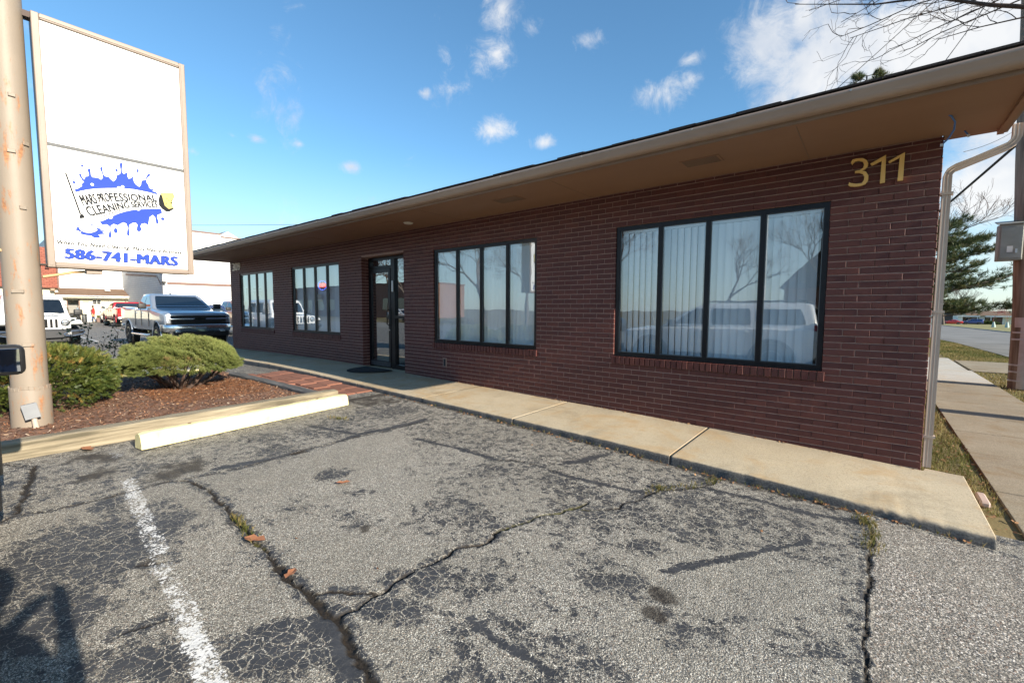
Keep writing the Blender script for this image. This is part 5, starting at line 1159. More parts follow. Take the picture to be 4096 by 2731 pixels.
def jeep(loc,rz,mat,**t):
    o=thing('off_road_vehicle',loc,rz,**t); xs=(1.25,-1.75+.0); r=.42; T=.79
    rows=[(1.00,.55,.80,.62),(1.0,.55,.80,1.17)]
    MB().loft([[(x,y*s,z) for y,z in ((.50,.70),(h,.74),(h,zt-.06),(h-.05,zt-.012),(h*.5,zt+.01))]+[(x,-y*s,z) for y,z in ((h*.5,zt+.01),(h-.05,zt-.012),(h,zt-.06),(h,.74),(.50,.70))] for x,h,zt,s in ((2.0,.60,1.105,1),(1.93,.625,1.135,1),(1.5,.66,1.165,1),(.85,.72,1.20,1))]).build('hood',mat,o,smooth=35)
    MB().rbox(-2.12,.92,-.80,.80,.55,1.185,.05,3).build('body',mat,o,smooth=45)
    cr_=[(.90,-2.10,.785,1.18),(.86,-2.09,.77,1.24),(.50,-2.03,.70,1.74),(.46,-2.0,.68,1.80),(.38,-1.95,.62,1.85)]
    cabin(o,cr_,mat,.07); end_pane(o,cr_,1.26,1.71,True,.09,.09); side_panes(o,cr_,[(.62,-.10,.42,-.06,1.25,1.70),(-.18,-.98,-.15,-.95,1.25,1.70),(-1.10,-1.95,-1.08,-1.90,1.25,1.70)]); end_pane(o,cr_,1.30,1.70,False,.12,.12,name='rear_window')
    gr=MB().rbox(1.97,2.05,-.665,.665,.74,1.125,.045,3).build('grille',mat,o,smooth=45)
    for i in range(7):
        y=-.335+i*.1117; MB().rbox(2.046,2.056,y-.030,y+.030,.80,1.07,.004,1).build('grille_slot',M_GAP,gr)
    for sd in (1,-1):
        h=MB().lathe([(.108,2.03),(.108,2.062),(.095,2.07)],(0,sd*.535,.955),24,'x').build('headlight',M_BPLA,o,smooth=40); MB().lathe([(.088,2.066),(.06,2.082),(.02,2.086)],(0,sd*.535,.955),20,'x').build('lamp_lens',M_LENS,h,smooth=40); MB().box(2.083,2.09,sd*.535-.085,sd*.535+.085,.945,.965).build('lamp_bar',M_GAP,h)
        f=[]
        for x,z in ((1.98,.955),(1.90,1.0),(1.55,1.02),(.98,1.02),(.72,.90),(.62,.72)): f.append([(x,sd*.62,z-.05),(x,sd*.935,z-.05),(x,sd*.945,z-.015),(x,sd*.93,z+.02),(x,sd*.62,z+.03)])
        MB().loft(f).build('fender',mat,o,smooth=40)
        MB().rbox(1.60,1.985,sd*.80-.15,sd*.80+.145,.855,.935,.03,2).build('fender_liner',M_BPLA,o,smooth=45)
        MB().rbox(1.975,1.995,sd*.80-.09,sd*.80+.11,.90,.945,.006,1).build('marker_lamp',M_LENS,o)
        MB().rbox(-2.25,-1.1,sd*.86-.10,sd*.86+.10,.95,1.0,.02,2).build('rear_fender',mat,o,smooth=45)
        fr=[(2.305,y*sd,z) for y,z in ((.46,.60),(.62,.69),(.92,.71),(.955,.66),(.90,.60),(.70,.545),(.50,.55))]
        MB().tube(fr+[fr[0]],.012,6,False).build('fog_bezel',M_CHROME,o,smooth=50); MB().lathe([(.06,2.29),(.045,2.31)],(0,sd*.60,.625),16,'x').build('fog_lamp',M_LENS,o,smooth=40)
    b=[]
    for y,x,zt,zb in ((-.98,2.02,.73,.60),(-.93,2.16,.74,.56),(-.78,2.26,.74,.53),(-.4,2.30,.745,.47),(0,2.31,.745,.46),(.4,2.30,.745,.47),(.78,2.26,.74,.53),(.93,2.16,.74,.56),(.98,2.02,.73,.60)):
        b.append([(x-.25,y,zt),(x-.03,y,zt),(x,y,zt-.03),(x-.005,y,zb+.03),(x-.06,y,zb),(x-.25,y,zb)])
    MB().loft(b).build('front_bumper',pmat('bumper_grey',[(.035,.036,.04)],.55),o,smooth=40)
    MB().rbox(1.95,2.18,-.62,.62,.34,.50,.04,2).build('skid_plate',M_BPLA,o); MB().tube([(1.25,-.7,.42),(1.25,.7,.42)],.06,8).build('axle',M_BPLA,o)
    MB().box(-1.9,1.9,-.5,.5,.42,.60).build('chassis',M_GAP,o)
    add_wheels(o,xs,T,r,.27,.24,5,M_ALLOY); mirrors(o,.72,1.02,1.28,.22,.20)
    for y in (-.3,.28): MB().tube([(.93,y,1.215),(.90,y+.25,1.25),(.87,y+.42,1.27)],.008,5).build('wiper',M_GAP,o)
    return o
jeep((-22.1,-4.02,.0),R_(1.0),paint('white_paint',(.80,.80,.79),0,.25),label='white off-road vehicle with seven-slot grille behind the sign post',category='off-roader')
def suv(loc,rz,mat,h=1.62,name='suv',roof_rails=True,clad=None,**t):
    o=thing(name,loc,rz,**t); xs=(1.30,-1.33); r=.345; k=h-1.62
    st=[(2.08,.42,.74,.84,.66,.78,.70),(2.02,.36,.82,.93,.76,.85,.76),(1.85,.32,.86,.985,.82,.875,.79),(1.30,.30,.90,1.02,.84,.885,.80),(.98,.30,.94,1.055,.85,.885,.81),(0,.30,.96,1.07,.85,.885,.83),(-1.3,.30,.97,1.08,.85,.885,.83),(-2.0,.33,.96,1.08,.83,.87,.82),(-2.16,.40,.92,1.05,.78,.83,.78)]
    car_body(o,st,mat,xs,.76,.42,r+.02)
    rows=[(1.06,-2.14,.83,1.06),(.95,-2.13,.81,1.14),(.34,-2.05,.70,1.50+k),(.20,-2.02,.67,1.57+k),(.0,-1.95,.60,1.60+k)]
    cabin(o,rows,mat,.08); side_panes(o,rows,[(.78,-.02,.30,.0,1.12,1.48+k),(-.10,-.92,-.10,-.88,1.12,1.48+k),(-1.04,-1.95,-1.02,-1.82,1.14,1.47+k)]); end_pane(o,rows,1.10,1.49+k,True,.07,.10); end_pane(o,rows,1.16,1.48+k,False,.10,.12,name='rear_window')
    add_wheels(o,xs,.76,r,.22,.225,7,M_ALLOY); seams(o,(.86,-.06,-.98),.883,.42,1.05); mirrors(o,.80,.955,1.14,.17,.17)
    cl=clad or M_BPLA
    MB().rbox(1.80,2.15,-.80,.80,.28,.58,.05,3).build('front_bumper',cl,o,smooth=45); MB().rbox(-2.24,-1.95,-.80,.80,.32,.60,.05,3).build('rear_bumper',cl,o,smooth=45)
    g=MB().rbox(2.02,2.085,-.42,.42,.68,.84,.02,2).build('grille',mat,o,smooth=45)
    for i in range(7): 
        y=-.33+i*.11; MB().rbox(2.083,2.089,y-.03,y+.03,.70,.82,.003,1).build('grille_slot',M_GAP,g)
    for sd in (1,-1):
        MB().lathe([(.085,2.0),(.085,2.06),(.05,2.075)],(0,sd*.56,.765),18,'x').build('headlight',M_LENS,o,smooth=40)
        MB().rbox(-2.17,-2.06,sd*.76-.06,sd*.76+.065,.86,1.12,.02,2).build('tail_lamp',M_TAIL,o,smooth=45)
        MB().rbox(-.95,.90,sd*.865-.02,sd*.865+.028,.33,.44,.015,2).build('sill_trim',cl,o,smooth=45)
        for x in (.12,-.80): MB().rbox(x-.09,x+.05,sd*.885-.02,sd*.885+.022,.95,.985,.008,2).build('door_handle',mat,o,smooth=45)
        if roof_rails: MB().tube([(.1,sd*.58,1.60+k),(.0,sd*.58,1.64+k),(-1.75,sd*.58,1.64+k),(-1.85,sd*.58,1.60+k)],.017,6).build('roof_rail',M_BPLA,o,smooth=50)
    flares(o,xs,.868,.43,r+.02,cl,.04)
    MB().box(-2.262,-2.242,-.26,.26,.62,.74).build('plate_panel',M_SIGNW,o)
    return o
suv((-3.02,-6.245,.0),R_(178.0),paint('suv_white',(.78,.78,.77),0,.26),label='white SUV parked along the lot with its black door mirror at the photo edge',category='SUV')
suv((-25.3,1.55,0),R_(176),paint('navy_paint',(.02,.035,.10),.3),h=1.60,label='dark blue SUV just behind the silver pickup, showing a red tail lamp',category='SUV')
suv((21.8,172.5,-2.27),R_(180),paint('blue_paint',(.02,.05,.22),.3),label='far dark blue SUV on the drive of the low brick house',category='SUV')
suv((-12.5,-16.5,0.03),R_(8),paint('slate_paint',(.05,.055,.07),.3),h=1.75,label='dark grey SUV waiting across the lot, mirrored in the office glass',category='SUV')
def sedan(loc,rz,mat,h=1.43,L=1.0,**t):
    o=thing('car',loc,rz,**t); xs=(1.38,-1.40); r=.335; k=h-1.43
    st=[(2.30,.36,.56,.64,.60,.72,.62),(2.20,.25,.64,.73,.72,.84,.74),(1.85,.22,.72,.82,.80,.895,.80),(1.38,.21,.78,.88,.82,.91,.82),(.95,.21,.82,.93,.83,.91,.82),(0,.21,.85,.95,.84,.91,.84),(-1.3,.22,.88,.98,.83,.91,.83),(-1.95,.28,.90,1.00,.78,.87,.78),(-2.32,.38,.86,.97,.68,.78,.70),(-2.37,.46,.80,.90,.64,.74,.66)]
    car_body(o,st,mat,xs,.79,.395,r+.02)
    rows=[(.98,-1.75,.80,.93),(.80,-1.62,.78,1.00),(.05,-.95,.62,1.36+k),(-.15,-.80,.58,1.42+k)]
    cabin(o,rows,mat,.08); side_panes(o,rows,[(.55,-.20,.08,-.22,1.00,1.33+k),(-.28,-1.25,-.30,-.82,1.00,1.33+k)]); end_pane(o,rows,.98,1.34+k,True,.06,.08); end_pane(o,rows,1.01,1.33+k,False,.08,.08,name='rear_window')
    add_wheels(o,xs,.79,r,.21,.23,8,M_ALLOY); seams(o,(.78,-.25,-1.15),.905,.36,.92); mirrors(o,.62,1.0,1.02,.17,.12,mat)
    for sd in (1,-1):
        MB().rbox(2.02,2.24,sd*.66-.14,sd*.66+.10,.60,.69,.03,2).build('headlight',M_LENS,o,smooth=45); MB().rbox(-2.37,-2.15,sd*.62-.15,sd*.62+.12,.78,.88,.03,2).build('tail_lamp',M_TAIL,o,smooth=45)
    MB().rbox(2.18,2.31,-.45,.45,.38,.58,.02,2).build('grille',M_BPLA,o); MB().rbox(-2.40,-2.2,-.7,.7,.32,.50,.03,2).build('rear_bumper',M_BPLA,o)
    return o
sedan((-55.6,3.35,0),R_(180),paint('black_paint',(.012,.012,.014),.2),label='black saloon car parked nose-in beside the red pickup',category='car')
sedan((17.6,172.0,-2.27),R_(178),paint('crimson_paint',(.55,.02,.02),.1),h=1.38,label='far red coupe parked at the kerb beyond the street',category='car')
sedan((-40.8,-25.0,.02),R_(5),paint('pearl_paint',(.6,.6,.6),.2),label='silver saloon car across the road, mirrored in the door glass',category='car')

# ---------------------------------------------------------------- background buildings
M_CREAM=pmat('cream_wall',[(.70,.65,.50),(.76,.71,.56)],.8,nscale=1); M_WHITE=pmat('white_wall',[(.76,.76,.74),(.82,.82,.80)],.8,nscale=.8)
M_BRN=pmat('brown_trim',[(.17,.105,.085),(.21,.13,.105)],.7); M_DARKIN=pmat('dark_inside',[(.02,.02,.02)],.8)
def coursed(name,c1,c2,mort,bw,bh,bump=.5,offs=.5,axis='x',mw=.02):
    m=bpy.data.materials.new(name); m.use_nodes=True; nt=m.node_tree; b=nt.nodes['Principled BSDF']; v=nd(nt,'ShaderNodeNewGeometry').outputs['Position']
    sx=nd(nt,'ShaderNodeSeparateXYZ'); lk(nt,v,sx.inputs[0]); cb=nd(nt,'ShaderNodeCombineXYZ'); lk(nt,sx.outputs[1 if axis=='x' else 0],cb.inputs[0]); lk(nt,sx.outputs[2],cb.inputs[1])
    bt=nd(nt,'ShaderNodeTexBrick',offset=offs); lk(nt,cb.outputs[0],bt.inputs['Vector']); bt.inputs['Scale'].default_value=1; bt.inputs['Brick Width'].default_value=bw; bt.inputs['Row Height'].default_value=bh; bt.inputs['Mortar Size'].default_value=mw
    bt.inputs['Color1'].default_value=c1+(1,); bt.inputs['Color2'].default_value=c2+(1,); bt.inputs['Mortar'].default_value=mort+(1,)
    c=mixc(nt,mrange(nt,noise(nt,v,1.5,5),.3,.75,0,.3),bt.outputs[0],tuple(x*.7 for x in c1)); lk(nt,c,b.inputs['Base Color']); b.inputs['Roughness'].default_value=.9
    bp=nd(nt,'ShaderNodeBump'); bp.inputs['Strength'].default_value=bump; bp.inputs['Distance'].default_value=.02; bp.invert=True; lk(nt,bt.outputs['Fac'],bp.inputs['Height']); lk(nt,bp.outputs[0],b.inputs['Normal']); return m
M_RSH=coursed('red_shingle',(.27,.085,.055),(.33,.115,.075),(.12,.035,.025),.36,.17,.8,mw=.012); M_BSH=pmat('brown_shingle',[(.12,.075,.045),(.19,.12,.08)],.95,nscale=6,bump=.6,bscale=20,stretch=(1,.3,3))
M_BLOCK=coursed('grey_block',(.60,.60,.59),(.66,.66,.65),(.42,.42,.42),.41,.205,.5,axis='y'); M_REDBR=coursed('red_brick_far',(.24,.075,.045),(.30,.10,.06),(.28,.2,.16),.22,.075,.4,axis='y'); M_REDBR2=coursed('red_brick_house',(.14,.06,.045),(.19,.08,.06),(.2,.16,.13),.22,.075,.4,axis='y')
shop=thing('shop',(-63,2.5,0),label='small cream shop with brown shingle roof and open doorway',category='building')
w_=MB(); X0=-62.0
for a,b,c,d in ((-2.0,.80,0,2.40),(.80,1.64,2.22,2.40),(1.64,2.62,0,2.40),(2.62,3.27,0,1.80),(2.62,3.27,2.20,2.40),(3.27,5.75,0,2.40)): w_.box(X0-.2,X0,a,b,c,d)
w_.build('wall',M_CREAM,shop,world=True,fix=False)
MB().box(X0-2.6,X0-2.5,-2,5.7,0,3).build('back_room',M_DARKIN,shop,world=True)
MB().box(X0-.02,X0+.03,1.60,1.70,0,2.25).build('door_jamb',M_BRN,shop,world=True); MB().box(X0-.02,X0+.03,.74,.82,0,2.25).build('door_jamb',M_BRN,shop,world=True)
MB().box(X0-.9,X0-.86,.85,1.6,.9,1.7).build('counter',pmat('shop_counter',[(.25,.24,.22)],.6),shop,world=True)
wn=MB().box(X0-.12,X0-.09,2.63,3.26,1.81,2.19).build('window',M_CGL,shop,world=True)
for y in (2.62,2.935,3.25): MB().box(X0-.08,X0+.01,y,y+.03,1.80,2.20).build('muntin',M_WHITE,wn)
for z in (1.79,1.99,2.185): MB().box(X0-.085,X0+.012,2.62,3.28,z,z+.025).build('muntin',M_WHITE,wn)
MB().box(X0,X0+.012,1.92,2.36,1.92,2.09).build('wall_sign',pmat('beige_board',[(.5,.42,.28)],.7),shop,world=True)
for z in (1.44,1.66): MB().box(X0,X0+.01,1.93,2.34,z,z+.025).build('sign_line',M_DARKIN,shop,world=True)
MB().add([(X0+.75,-.05,2.66),(X0+.75,5.72,2.72),(X0-1.6,5.3,3.46),(X0-1.6,-.05,3.43),(X0+.75,-.05,2.60),(X0+.75,5.72,2.66),(X0-1.6,5.3,3.36),(X0-1.6,-.05,3.33)],[(0,1,2,3),(7,6,5,4),(0,4,5,1),(1,5,6,2),(2,6,7,3),(3,7,4,0)]).build('roof',M_BSH,shop,world=True)
MB().box(X0+.70,X0+.80,-.05,5.74,2.58,2.665).build('gutter',M_WHITE,shop,world=True); MB().box(X0+.0,X0+.69,-.05,5.7,2.42,2.50).build('eave_board',M_CREAM,shop,world=True)
MB().box(X0-1.75,X0-1.55,-.05,5.4,3.40,3.58).build('flashing',pmat('flashing',[(.5,.47,.47)],.5,metal=.4),shop,world=True)
MB().rbox(X0-.9,X0-.5,3.7,4.15,3.2,3.32,.03,1).build('roof_vent',M_WHITE,shop,world=True)
man=thing('mansard_shop',(-64,-6,0),label='cream building with a tall red shingle mansard front',category='building')
MB().box(-70,-62.1,-16,.22,0,3.45).build('wall',M_CREAM,man,world=True); MB().add([(-61.6,-16,3.35),(-61.6,.26,3.35),(-62.3,.26,7.25),(-62.3,-16,7.25),(-70,-16,3.35),(-70,.26,3.35),(-70,.26,7.25),(-70,-16,7.25)],[(0,1,2,3),(1,5,6,2),(3,2,6,7),(0,4,5,1),(4,7,6,5),(0,3,7,4)]).build('mansard_roof',M_RSH,man,world=True)
MB().rbox(-61.9,-61.5,-.35,-.02,3.05,3.30,.04,2).build('wall_lamp',pmat('lamp_bronze',[(.25,.17,.1)],.5),man,world=True); MB().box(-61.66,-61.58,.18,.30,3.3,7.3).build('corner_trim',M_BRN,man,world=True)
MB().box(-61.62,-61.55,-.6,-.3,5.25,5.36).build('roof_vent',M_DARKIN,man,world=True)
wh=thing('warehouse',(-58,10,0),label='big windowless white warehouse with a brown band behind the lot',category='building')
MB().box(-80,-48,5.4,30,0,8.1).build('wall',M_BLOCK,wh,world=True); MB().box(-47.99,-47.9,5.38,30,0,8.1).build('painted_front',M_WHITE,wh,world=True)
MB().box(-80,-64,.3,5.39,0,9.0).build('rear_wall',M_WHITE,wh,world=True)
MB().box(-47.9,-47.84,5.62,30,3.50,3.73).build('brown_band',M_BRN,wh,world=True); MB().box(-48.3,-47.83,5.3,9.93,8.30,8.44).build('parapet_cap',M_BRN,wh,world=True); MB().box(-48.2,-47.88,5.4,9.9,8.1,8.30).build('parapet',M_WHITE,wh,world=True)
MB().box(-48.2,-47.83,9.95,30,8.08,8.2).build('parapet_cap',M_BRN,wh,world=True); MB().box(-47.84,-47.70,5.30,5.62,0,4.2).build('pilaster',pmat('pilaster',[(.5,.48,.45)],.8),wh,world=True)
MB().prism([(10.9,8.2),(12.9,8.2),(12.9,8.75),(11.9,9.3),(10.9,8.75)],-58,-52,'x').build('roof_dormer',M_WHITE,wh,world=True); MB().add([(-51.9,10.6,8.6),(-58,10.6,8.6),(-58,11.9,9.42),(-51.9,11.9,9.42)],[(0,1,2,3)]).build('dormer_roof',M_BRN,wh,world=True,fix=False)
for a,b in (((-47.6,5.3,4.0),(-47.55,5.25,4.25)),): MB().rbox(-47.7,-47.3,5.2,5.45,3.55,3.72,.03,1).build('wall_lamp',M_BPLA,wh,world=True)
mb=MB(); mb.add([(-62,5.36,5.1),(-50,5.36,4.38),(-50,5.36,4.2),(-62,5.36,4.9)],[(0,1,2,3)]); mb.add([(-50,5.36,4.38),(-49.7,5.36,4.3),(-48.4,5.36,3.5),(-48.7,5.36,3.5)],[(0,1,2,3)]); mb.build('old_roof_line',M_BRN,wh,world=True,fix=False)
# shop front clutter and people
M_STEEL=pmat('steel_bin',[(.5,.5,.5),(.62,.62,.62)],.2,metal=1)
tb=thing('trash_can',(-59.6,1.66,0),label='round steel trash can with black lid outside the shop door',category='trash can'); MB().lathe([(.17,0),(.19,.04),(.20,.72)],n=20).build('drum',M_STEEL,tb,smooth=40); MB().lathe([(.21,.72),(.21,.79),(.15,.83),(.10,.835)],n=20).build('lid',M_BPLA,tb,smooth=40)
tb=thing('ash_bin',(-59.5,2.0,0),label='pale plastic bin between the trash can and the woman in red',category='bin'); MB().rbox(-.14,.14,-.17,.17,0,.72,.05,3).build('bin',pmat('pale_plastic',[(.62,.62,.58)],.5),tb,smooth=45); MB().rbox(-.15,.15,-.18,.18,.72,.78,.03,2).build('lid',pmat('pale_plastic',[(.6,.6,.6)]),tb,smooth=45)
pl=thing('planter',(-60.9,3.05,0),label='low brown planter with dry plants by the shop wall',category='planter'); MB().rbox(-.2,.2,-.35,.35,0,.42,.03,2).build('tub',M_BRN,pl)
r=np.random.default_rng(3); tv,tf=tuft(10,.3,.03,.9,4); V,F,R1=place_templates(tv,tf,np.stack([r.uniform(-.15,.15,40),r.uniform(-.3,.3,40),np.full(40,.40)],-1),np.tile([0,0,1.],(40,1)),1.0,3); obj('plant',np_mesh('plant',V,F,{'rnd':R1}),M_YEW,pl)
def person(loc,rz,h,cols,pose,hair,label,bag=None):
    o=thing('person',loc,rz,label=label,category='person')
    J={'pel':(0,0,.52),'sp':(0,0,.62),'ch':(.01,0,.735),'nk':(.005,0,.835),'hb':(.015,0,.875),'hc':(.03,0,.93),'ht':(.02,0,.985)}
    for s,n in ((1,'L'),(-1,'R')):
        J['hip'+n]=(0,s*.052,.50); J['kn'+n]=(.02,s*.058,.28); J['an'+n]=(0,s*.06,.045); J['to'+n]=(.085,s*.068,.018)
        J['shd'+n]=(0,s*.105,.80); J['el'+n]=(-.02,s*.135,.64); J['wr'+n]=(.03,s*.14,.505); J['pa'+n]=(.04,s*.14,.465)
    J.update(pose); P={k:Vector(v)*h for k,v in J.items()}
    R={'pel':.085,'sp':.078,'ch':.092,'nk':.032,'hb':.036,'hc':.052,'ht':.032,'hip':.060,'kn':.036,'an':.026,'to':.020,'shd':.042,'el':.028,'wr':.017,'pa':.020}
    if 'wide' in cols: 
        for k in ('pel','sp','ch'): R[k]*=cols['wide']
    names=list(P); ed=[('pel','sp'),('sp','ch'),('ch','nk'),('nk','hb'),('hb','hc'),('hc','ht')]
    for n in 'LR': ed+=[('pel','hip'+n),('hip'+n,'kn'+n),('kn'+n,'an'+n),('an'+n,'to'+n),('ch','shd'+n),('shd'+n,'el'+n),('el'+n,'wr'+n),('wr'+n,'pa'+n)]
    for n in 'LR':   # five fingers
        pa=P['pa'+n]; d=(pa-P['wr'+n]).normalized(); a=Vector((1,0,0)) if abs(d.x)<.8 else Vector((0,0,1)); sdv=d.cross(a).normalized(); a=sdv.cross(d)
        for k,(u,ln) in enumerate(((-.9,.6),(-.6,1.0),(-.1,1.1),(.4,1.0),(.85,.8))):
            nm=f'f{n}{k}'; P[nm]=pa+d*.042*h*ln*(.5 if k==0 else 1)+a*.016*h*u*(1.6 if k==0 else 1); R[nm]=.0052; names.append(nm); ed.append(('pa'+n,nm))
    me=bpy.data.meshes.new('person'); me.from_pydata([P[n] for n in names],[(names.index(a),names.index(b)) for a,b in ed],[])
    t=bpy.data.objects.new('t',me); COL.objects.link(t); md=t.modifiers.new('s','SKIN'); md.use_smooth_shade=True; sd=t.modifiers.new('u','SUBSURF'); sd.levels=sd.render_levels=2
    sk=me.skin_vertices[0].data
    for i,n in enumerate(names):
        key=n if n in R else n[:-1]; rr=R[key]*h; sk[i].radius=(rr,rr*(.80 if n in('pel','sp','ch') else 1)); sk[i].use_root=(n=='pel')
    dg=bpy.context.evaluated_depsgraph_get(); dg.update(); bm_=bpy.data.meshes.new_from_object(t.evaluated_get(dg)); bpy.data.objects.remove(t)
    mats=[pmat('skin_tone',[(.50,.30,.22)],.55),cols['top'],cols['leg'],pmat('shoe_dark',[(.03,.028,.026)],.6)]; bm_.materials.clear()
    for m in mats: bm_.materials.append(m)
    hands=[P['paL'],P['paR']]; hem=cols.get('hem',.49)*h
    for p in bm_.polygons:
        c=p.center; mi=1
        if c.z>.845*h and (c-P['hc']).length<.12*h: mi=0
        elif min((c-q).length for q in hands)<.045*h: mi=0
        elif c.z<.05*h: mi=3
        elif c.z<hem and min((c-P['el'+n]).length for n in 'LR')>.05*h and min((c-(P['el'+n]+P['wr'+n])/2).length for n in 'LR')>.075*h: mi=2
        p.material_index=mi; p.use_smooth=True
    obj('body',bm_,None,o)
    hc=P['hc']; hm=MB(); hm.lathe([(.001,.058*h),(.030*h,.052*h),(.052*h,.030*h),(.060*h,.0),(.055*h,-.02*h),(.046*h,-.04*h*hair[1])],(hc.x-.012*h,hc.y,hc.z+.012*h),16,cap=False)
    me=hm.mesh('hair',True); me.materials.append(hair[0])
    bm=bmesh.new(); bm.from_mesh(me); bmesh.ops.delete(bm,geom=[f for f in bm.faces if f.calc_center_median().x>hc.x+.022*h and f.calc_center_median().z<hc.z+.035*h],context='FACES'); bm.to_mesh(me); bm.free(); obj('hair',me,None,o)
    fc=MB(); fx=hc.x+.048*h
    fc.tube([(fx,hc.y,hc.z+.008*h),(fx+.014*h,hc.y,hc.z-.012*h),(fx+.002*h,hc.y,hc.z-.016*h)],[.004*h,.007*h,.005*h],6); fc.build('nose',mats[0],o,smooth=True)
    for s in (1,-1):
        MB().lathe([(.0005*h,.006*h),(.005*h,.003*h),(.006*h,0)],(fx-.004*h-.0,hc.y+s*.018*h,hc.z+.006*h),8,'x').build('eye',pmat('eye_dark',[(.03,.02,.02)],.2),o)
        MB().rbox(hc.x-.012*h,hc.x+.008*h,hc.y+s*.052*h-.004*h,hc.y+s*.052*h+.004*h,hc.z-.016*h,hc.z+.016*h,.003*h,1).build('ear',mats[0],o)
    MB().rbox(fx-.006*h,fx+.002*h,hc.y-.014*h,hc.y+.014*h,hc.z-.031*h,hc.z-.026*h,.001*h,1).build('mouth',pmat('lips',[(.35,.13,.11)],.5),o)
    return o
cl=lambda n,*c:pmat(n,list(c),.8,nscale=5)
M_PLAID=coursed('plaid_cloth',(.10,.14,.18),(.20,.25,.29),(.35,.38,.40),.09,.09,.0,offs=0); 
hb=pmat('hair_brown',[(.10,.055,.03)],.6); hg=pmat('hair_grey',[(.25,.22,.19)],.6); hd=pmat('hair_dark',[(.045,.02,.015)],.5)
walk_=lambda s:{'knL':(.06*s,.058,.285),'anL':(.10*s,.06,.05),'toL':(.18*s,.068,.022),'knR':(-.02*s,-.058,.28),'anR':(-.13*s,-.06,.06),'toR':(-.05*s,-.068,.016)}
person((-60.6,1.35,0),R_(75),1.74,dict(top=M_PLAID,leg=cl('black_trousers',(.015,.015,.017),(.03,.03,.03)),hem=.50,wide=1.12),{**walk_(1),'nk':(.03,0,.83),'hb':(.055,0,.865),'hc':(.085,0,.905),'ht':(.09,0,.96)},(hg,1.1),'person in a plaid shirt and dark trousers walking head down past the shop door')
woman=person((-61.0,2.52,0),R_(-100),1.70,dict(top=cl('red_coat',(.62,.02,.02),(.72,.03,.025)),leg=cl('jeans',(.04,.07,.16),(.07,.11,.22)),hem=.44,wide=1.22),{**walk_(.6),'elR':(-.02,-.15,.64),'wrR':(.02,-.155,.52)},(hd,2.6),'person in a bright red coat and jeans by the shop wall')
bg=thing('handbag',(-60.8,2.42,.55),label='tan handbag held by the person in the red coat',category='bag'); MB().rbox(-.05,.05,-.14,.14,0,.22,.03,2).build('bag',pmat('tan_leather',[(.45,.20,.08)],.5),bg); MB().tube([(0,-.10,.2),(0,-.06,.36),(0,.06,.36),(0,.10,.2)],.01,6).build('strap',pmat('tan_leather',[(.4,.2,.1)]),bg,smooth=True)
person((-58.9,.30,0),R_(10),1.76,dict(top=cl('olive_jacket',(.10,.09,.055),(.14,.12,.08)),leg=cl('grey_trousers',(.05,.05,.05),(.08,.08,.08)),hem=.48),{},(hb,1.0),'person in an olive jacket standing partly behind the white off-roader')
# the photographer, whose shadow reaches the lower corner of the picture
ph=person((.33,-5.49,-.075),R_(129),1.80,dict(top=cl('navy_jacket',(.03,.035,.06),(.05,.055,.085)),leg=cl('jeans',(.05,.08,.15)),hem=.47,wide=1.1),
  {'elR':(.06,-.135,.655),'wrR':(.13,-.07,.79),'paR':(.15,-.05,.825),'elL':(.08,.15,.66),'wrL':(.135,.05,.785),'paL':(.15,.03,.805)},(hd,1.0),'person in a dark jacket holding a camera up at the edge of the lot')

# ---------------------------------------------------------------- trees
M_TBARK=pmat('grey_bark',[(.07,.055,.045),(.15,.12,.10)],.9,nscale=12,bump=.7,bscale=30,stretch=(1,1,.3)); M_TWIG=pmat('twig_bark',[(.055,.035,.028),(.10,.07,.055)],.9,nscale=8)
def grow_tree(mbt,mbc,p,d,ln,r,dep,rs,spread=.5,up=.12,maxd=6,nseg=3,split=(2,3),taper=.62,rmin=.004,trunkd=2):
    pts=[Vector(p)]; rad=[r]; dd=Vector(d).normalized()
    for i in range(nseg):
        dd=(dd+Vector(rs.normal(0,.10 if dep<3 else .20,3))+Vector((0,0,up*.35))).normalized(); pts.append(pts[-1]+dd*ln/nseg); rad.append(r+(r*taper-r)*(i+1)/nseg)
    (mbt if dep<trunkd else mbc).tube(pts,[max(x,rmin) for x in rad],7 if dep<trunkd else (4 if dep<4 else 3),cap=False)
    if dep>=maxd: return
    k=rs.integers(split[0],split[1]+1)
    for j in range(k+ (1 if dep>1 else 0)):
        q=pts[-1] if j<k else pts[rs.integers(1,len(pts)-1)]
        ax=Vector(rs.normal(size=3)).cross(dd).normalized(); an=rs.uniform(.55,1.2)*spread; nd_=(dd*math.cos(an)+ax*math.sin(an)).normalized()
        grow_tree(mbt,mbc,q,nd_,ln*rs.uniform(.62,.86),max(r*taper*(.95 if j==0 else .72),rmin),dep+1,rs,spread,up,maxd,nseg,split,taper,rmin,trunkd)
def bare_tree_mesh(seed,h,r,maxd=6,spread=.55,rmin=.006):
    rs=np.random.default_rng(seed); a,b=MB(),MB(); grow_tree(a,b,(0,0,-.1),(0,0,1),h*.28,r,0,rs,spread,.14,maxd,3,(2,3),.66,rmin)
    return a.mesh('trunk',True,False),b.mesh('crown',True,False)
BT=[bare_tree_mesh(31,11,.24,6),bare_tree_mesh(32,13,.30,6,.5),bare_tree_mesh(35,9,.17,6,.6)]
def bare_tree(i,loc,s,rz,label,group=None):
    o=thing('bare_tree',loc,rz,label=label,category='tree'); o.scale=(s,s,s)
    if group: o['group']=group
    tm,cm_=BT[i]; obj('trunk',tm,M_TBARK,o); obj('crown',cm_,M_TWIG,o); return o
bare_tree(0,(2.0,33,-.25),1.05,.4,'bare leafless tree rising behind the pine beside the street')
bare_tree(2,(2.6,60,-.6),1.0,1.4,'slim bare tree just right of the downspout, beyond the pine')
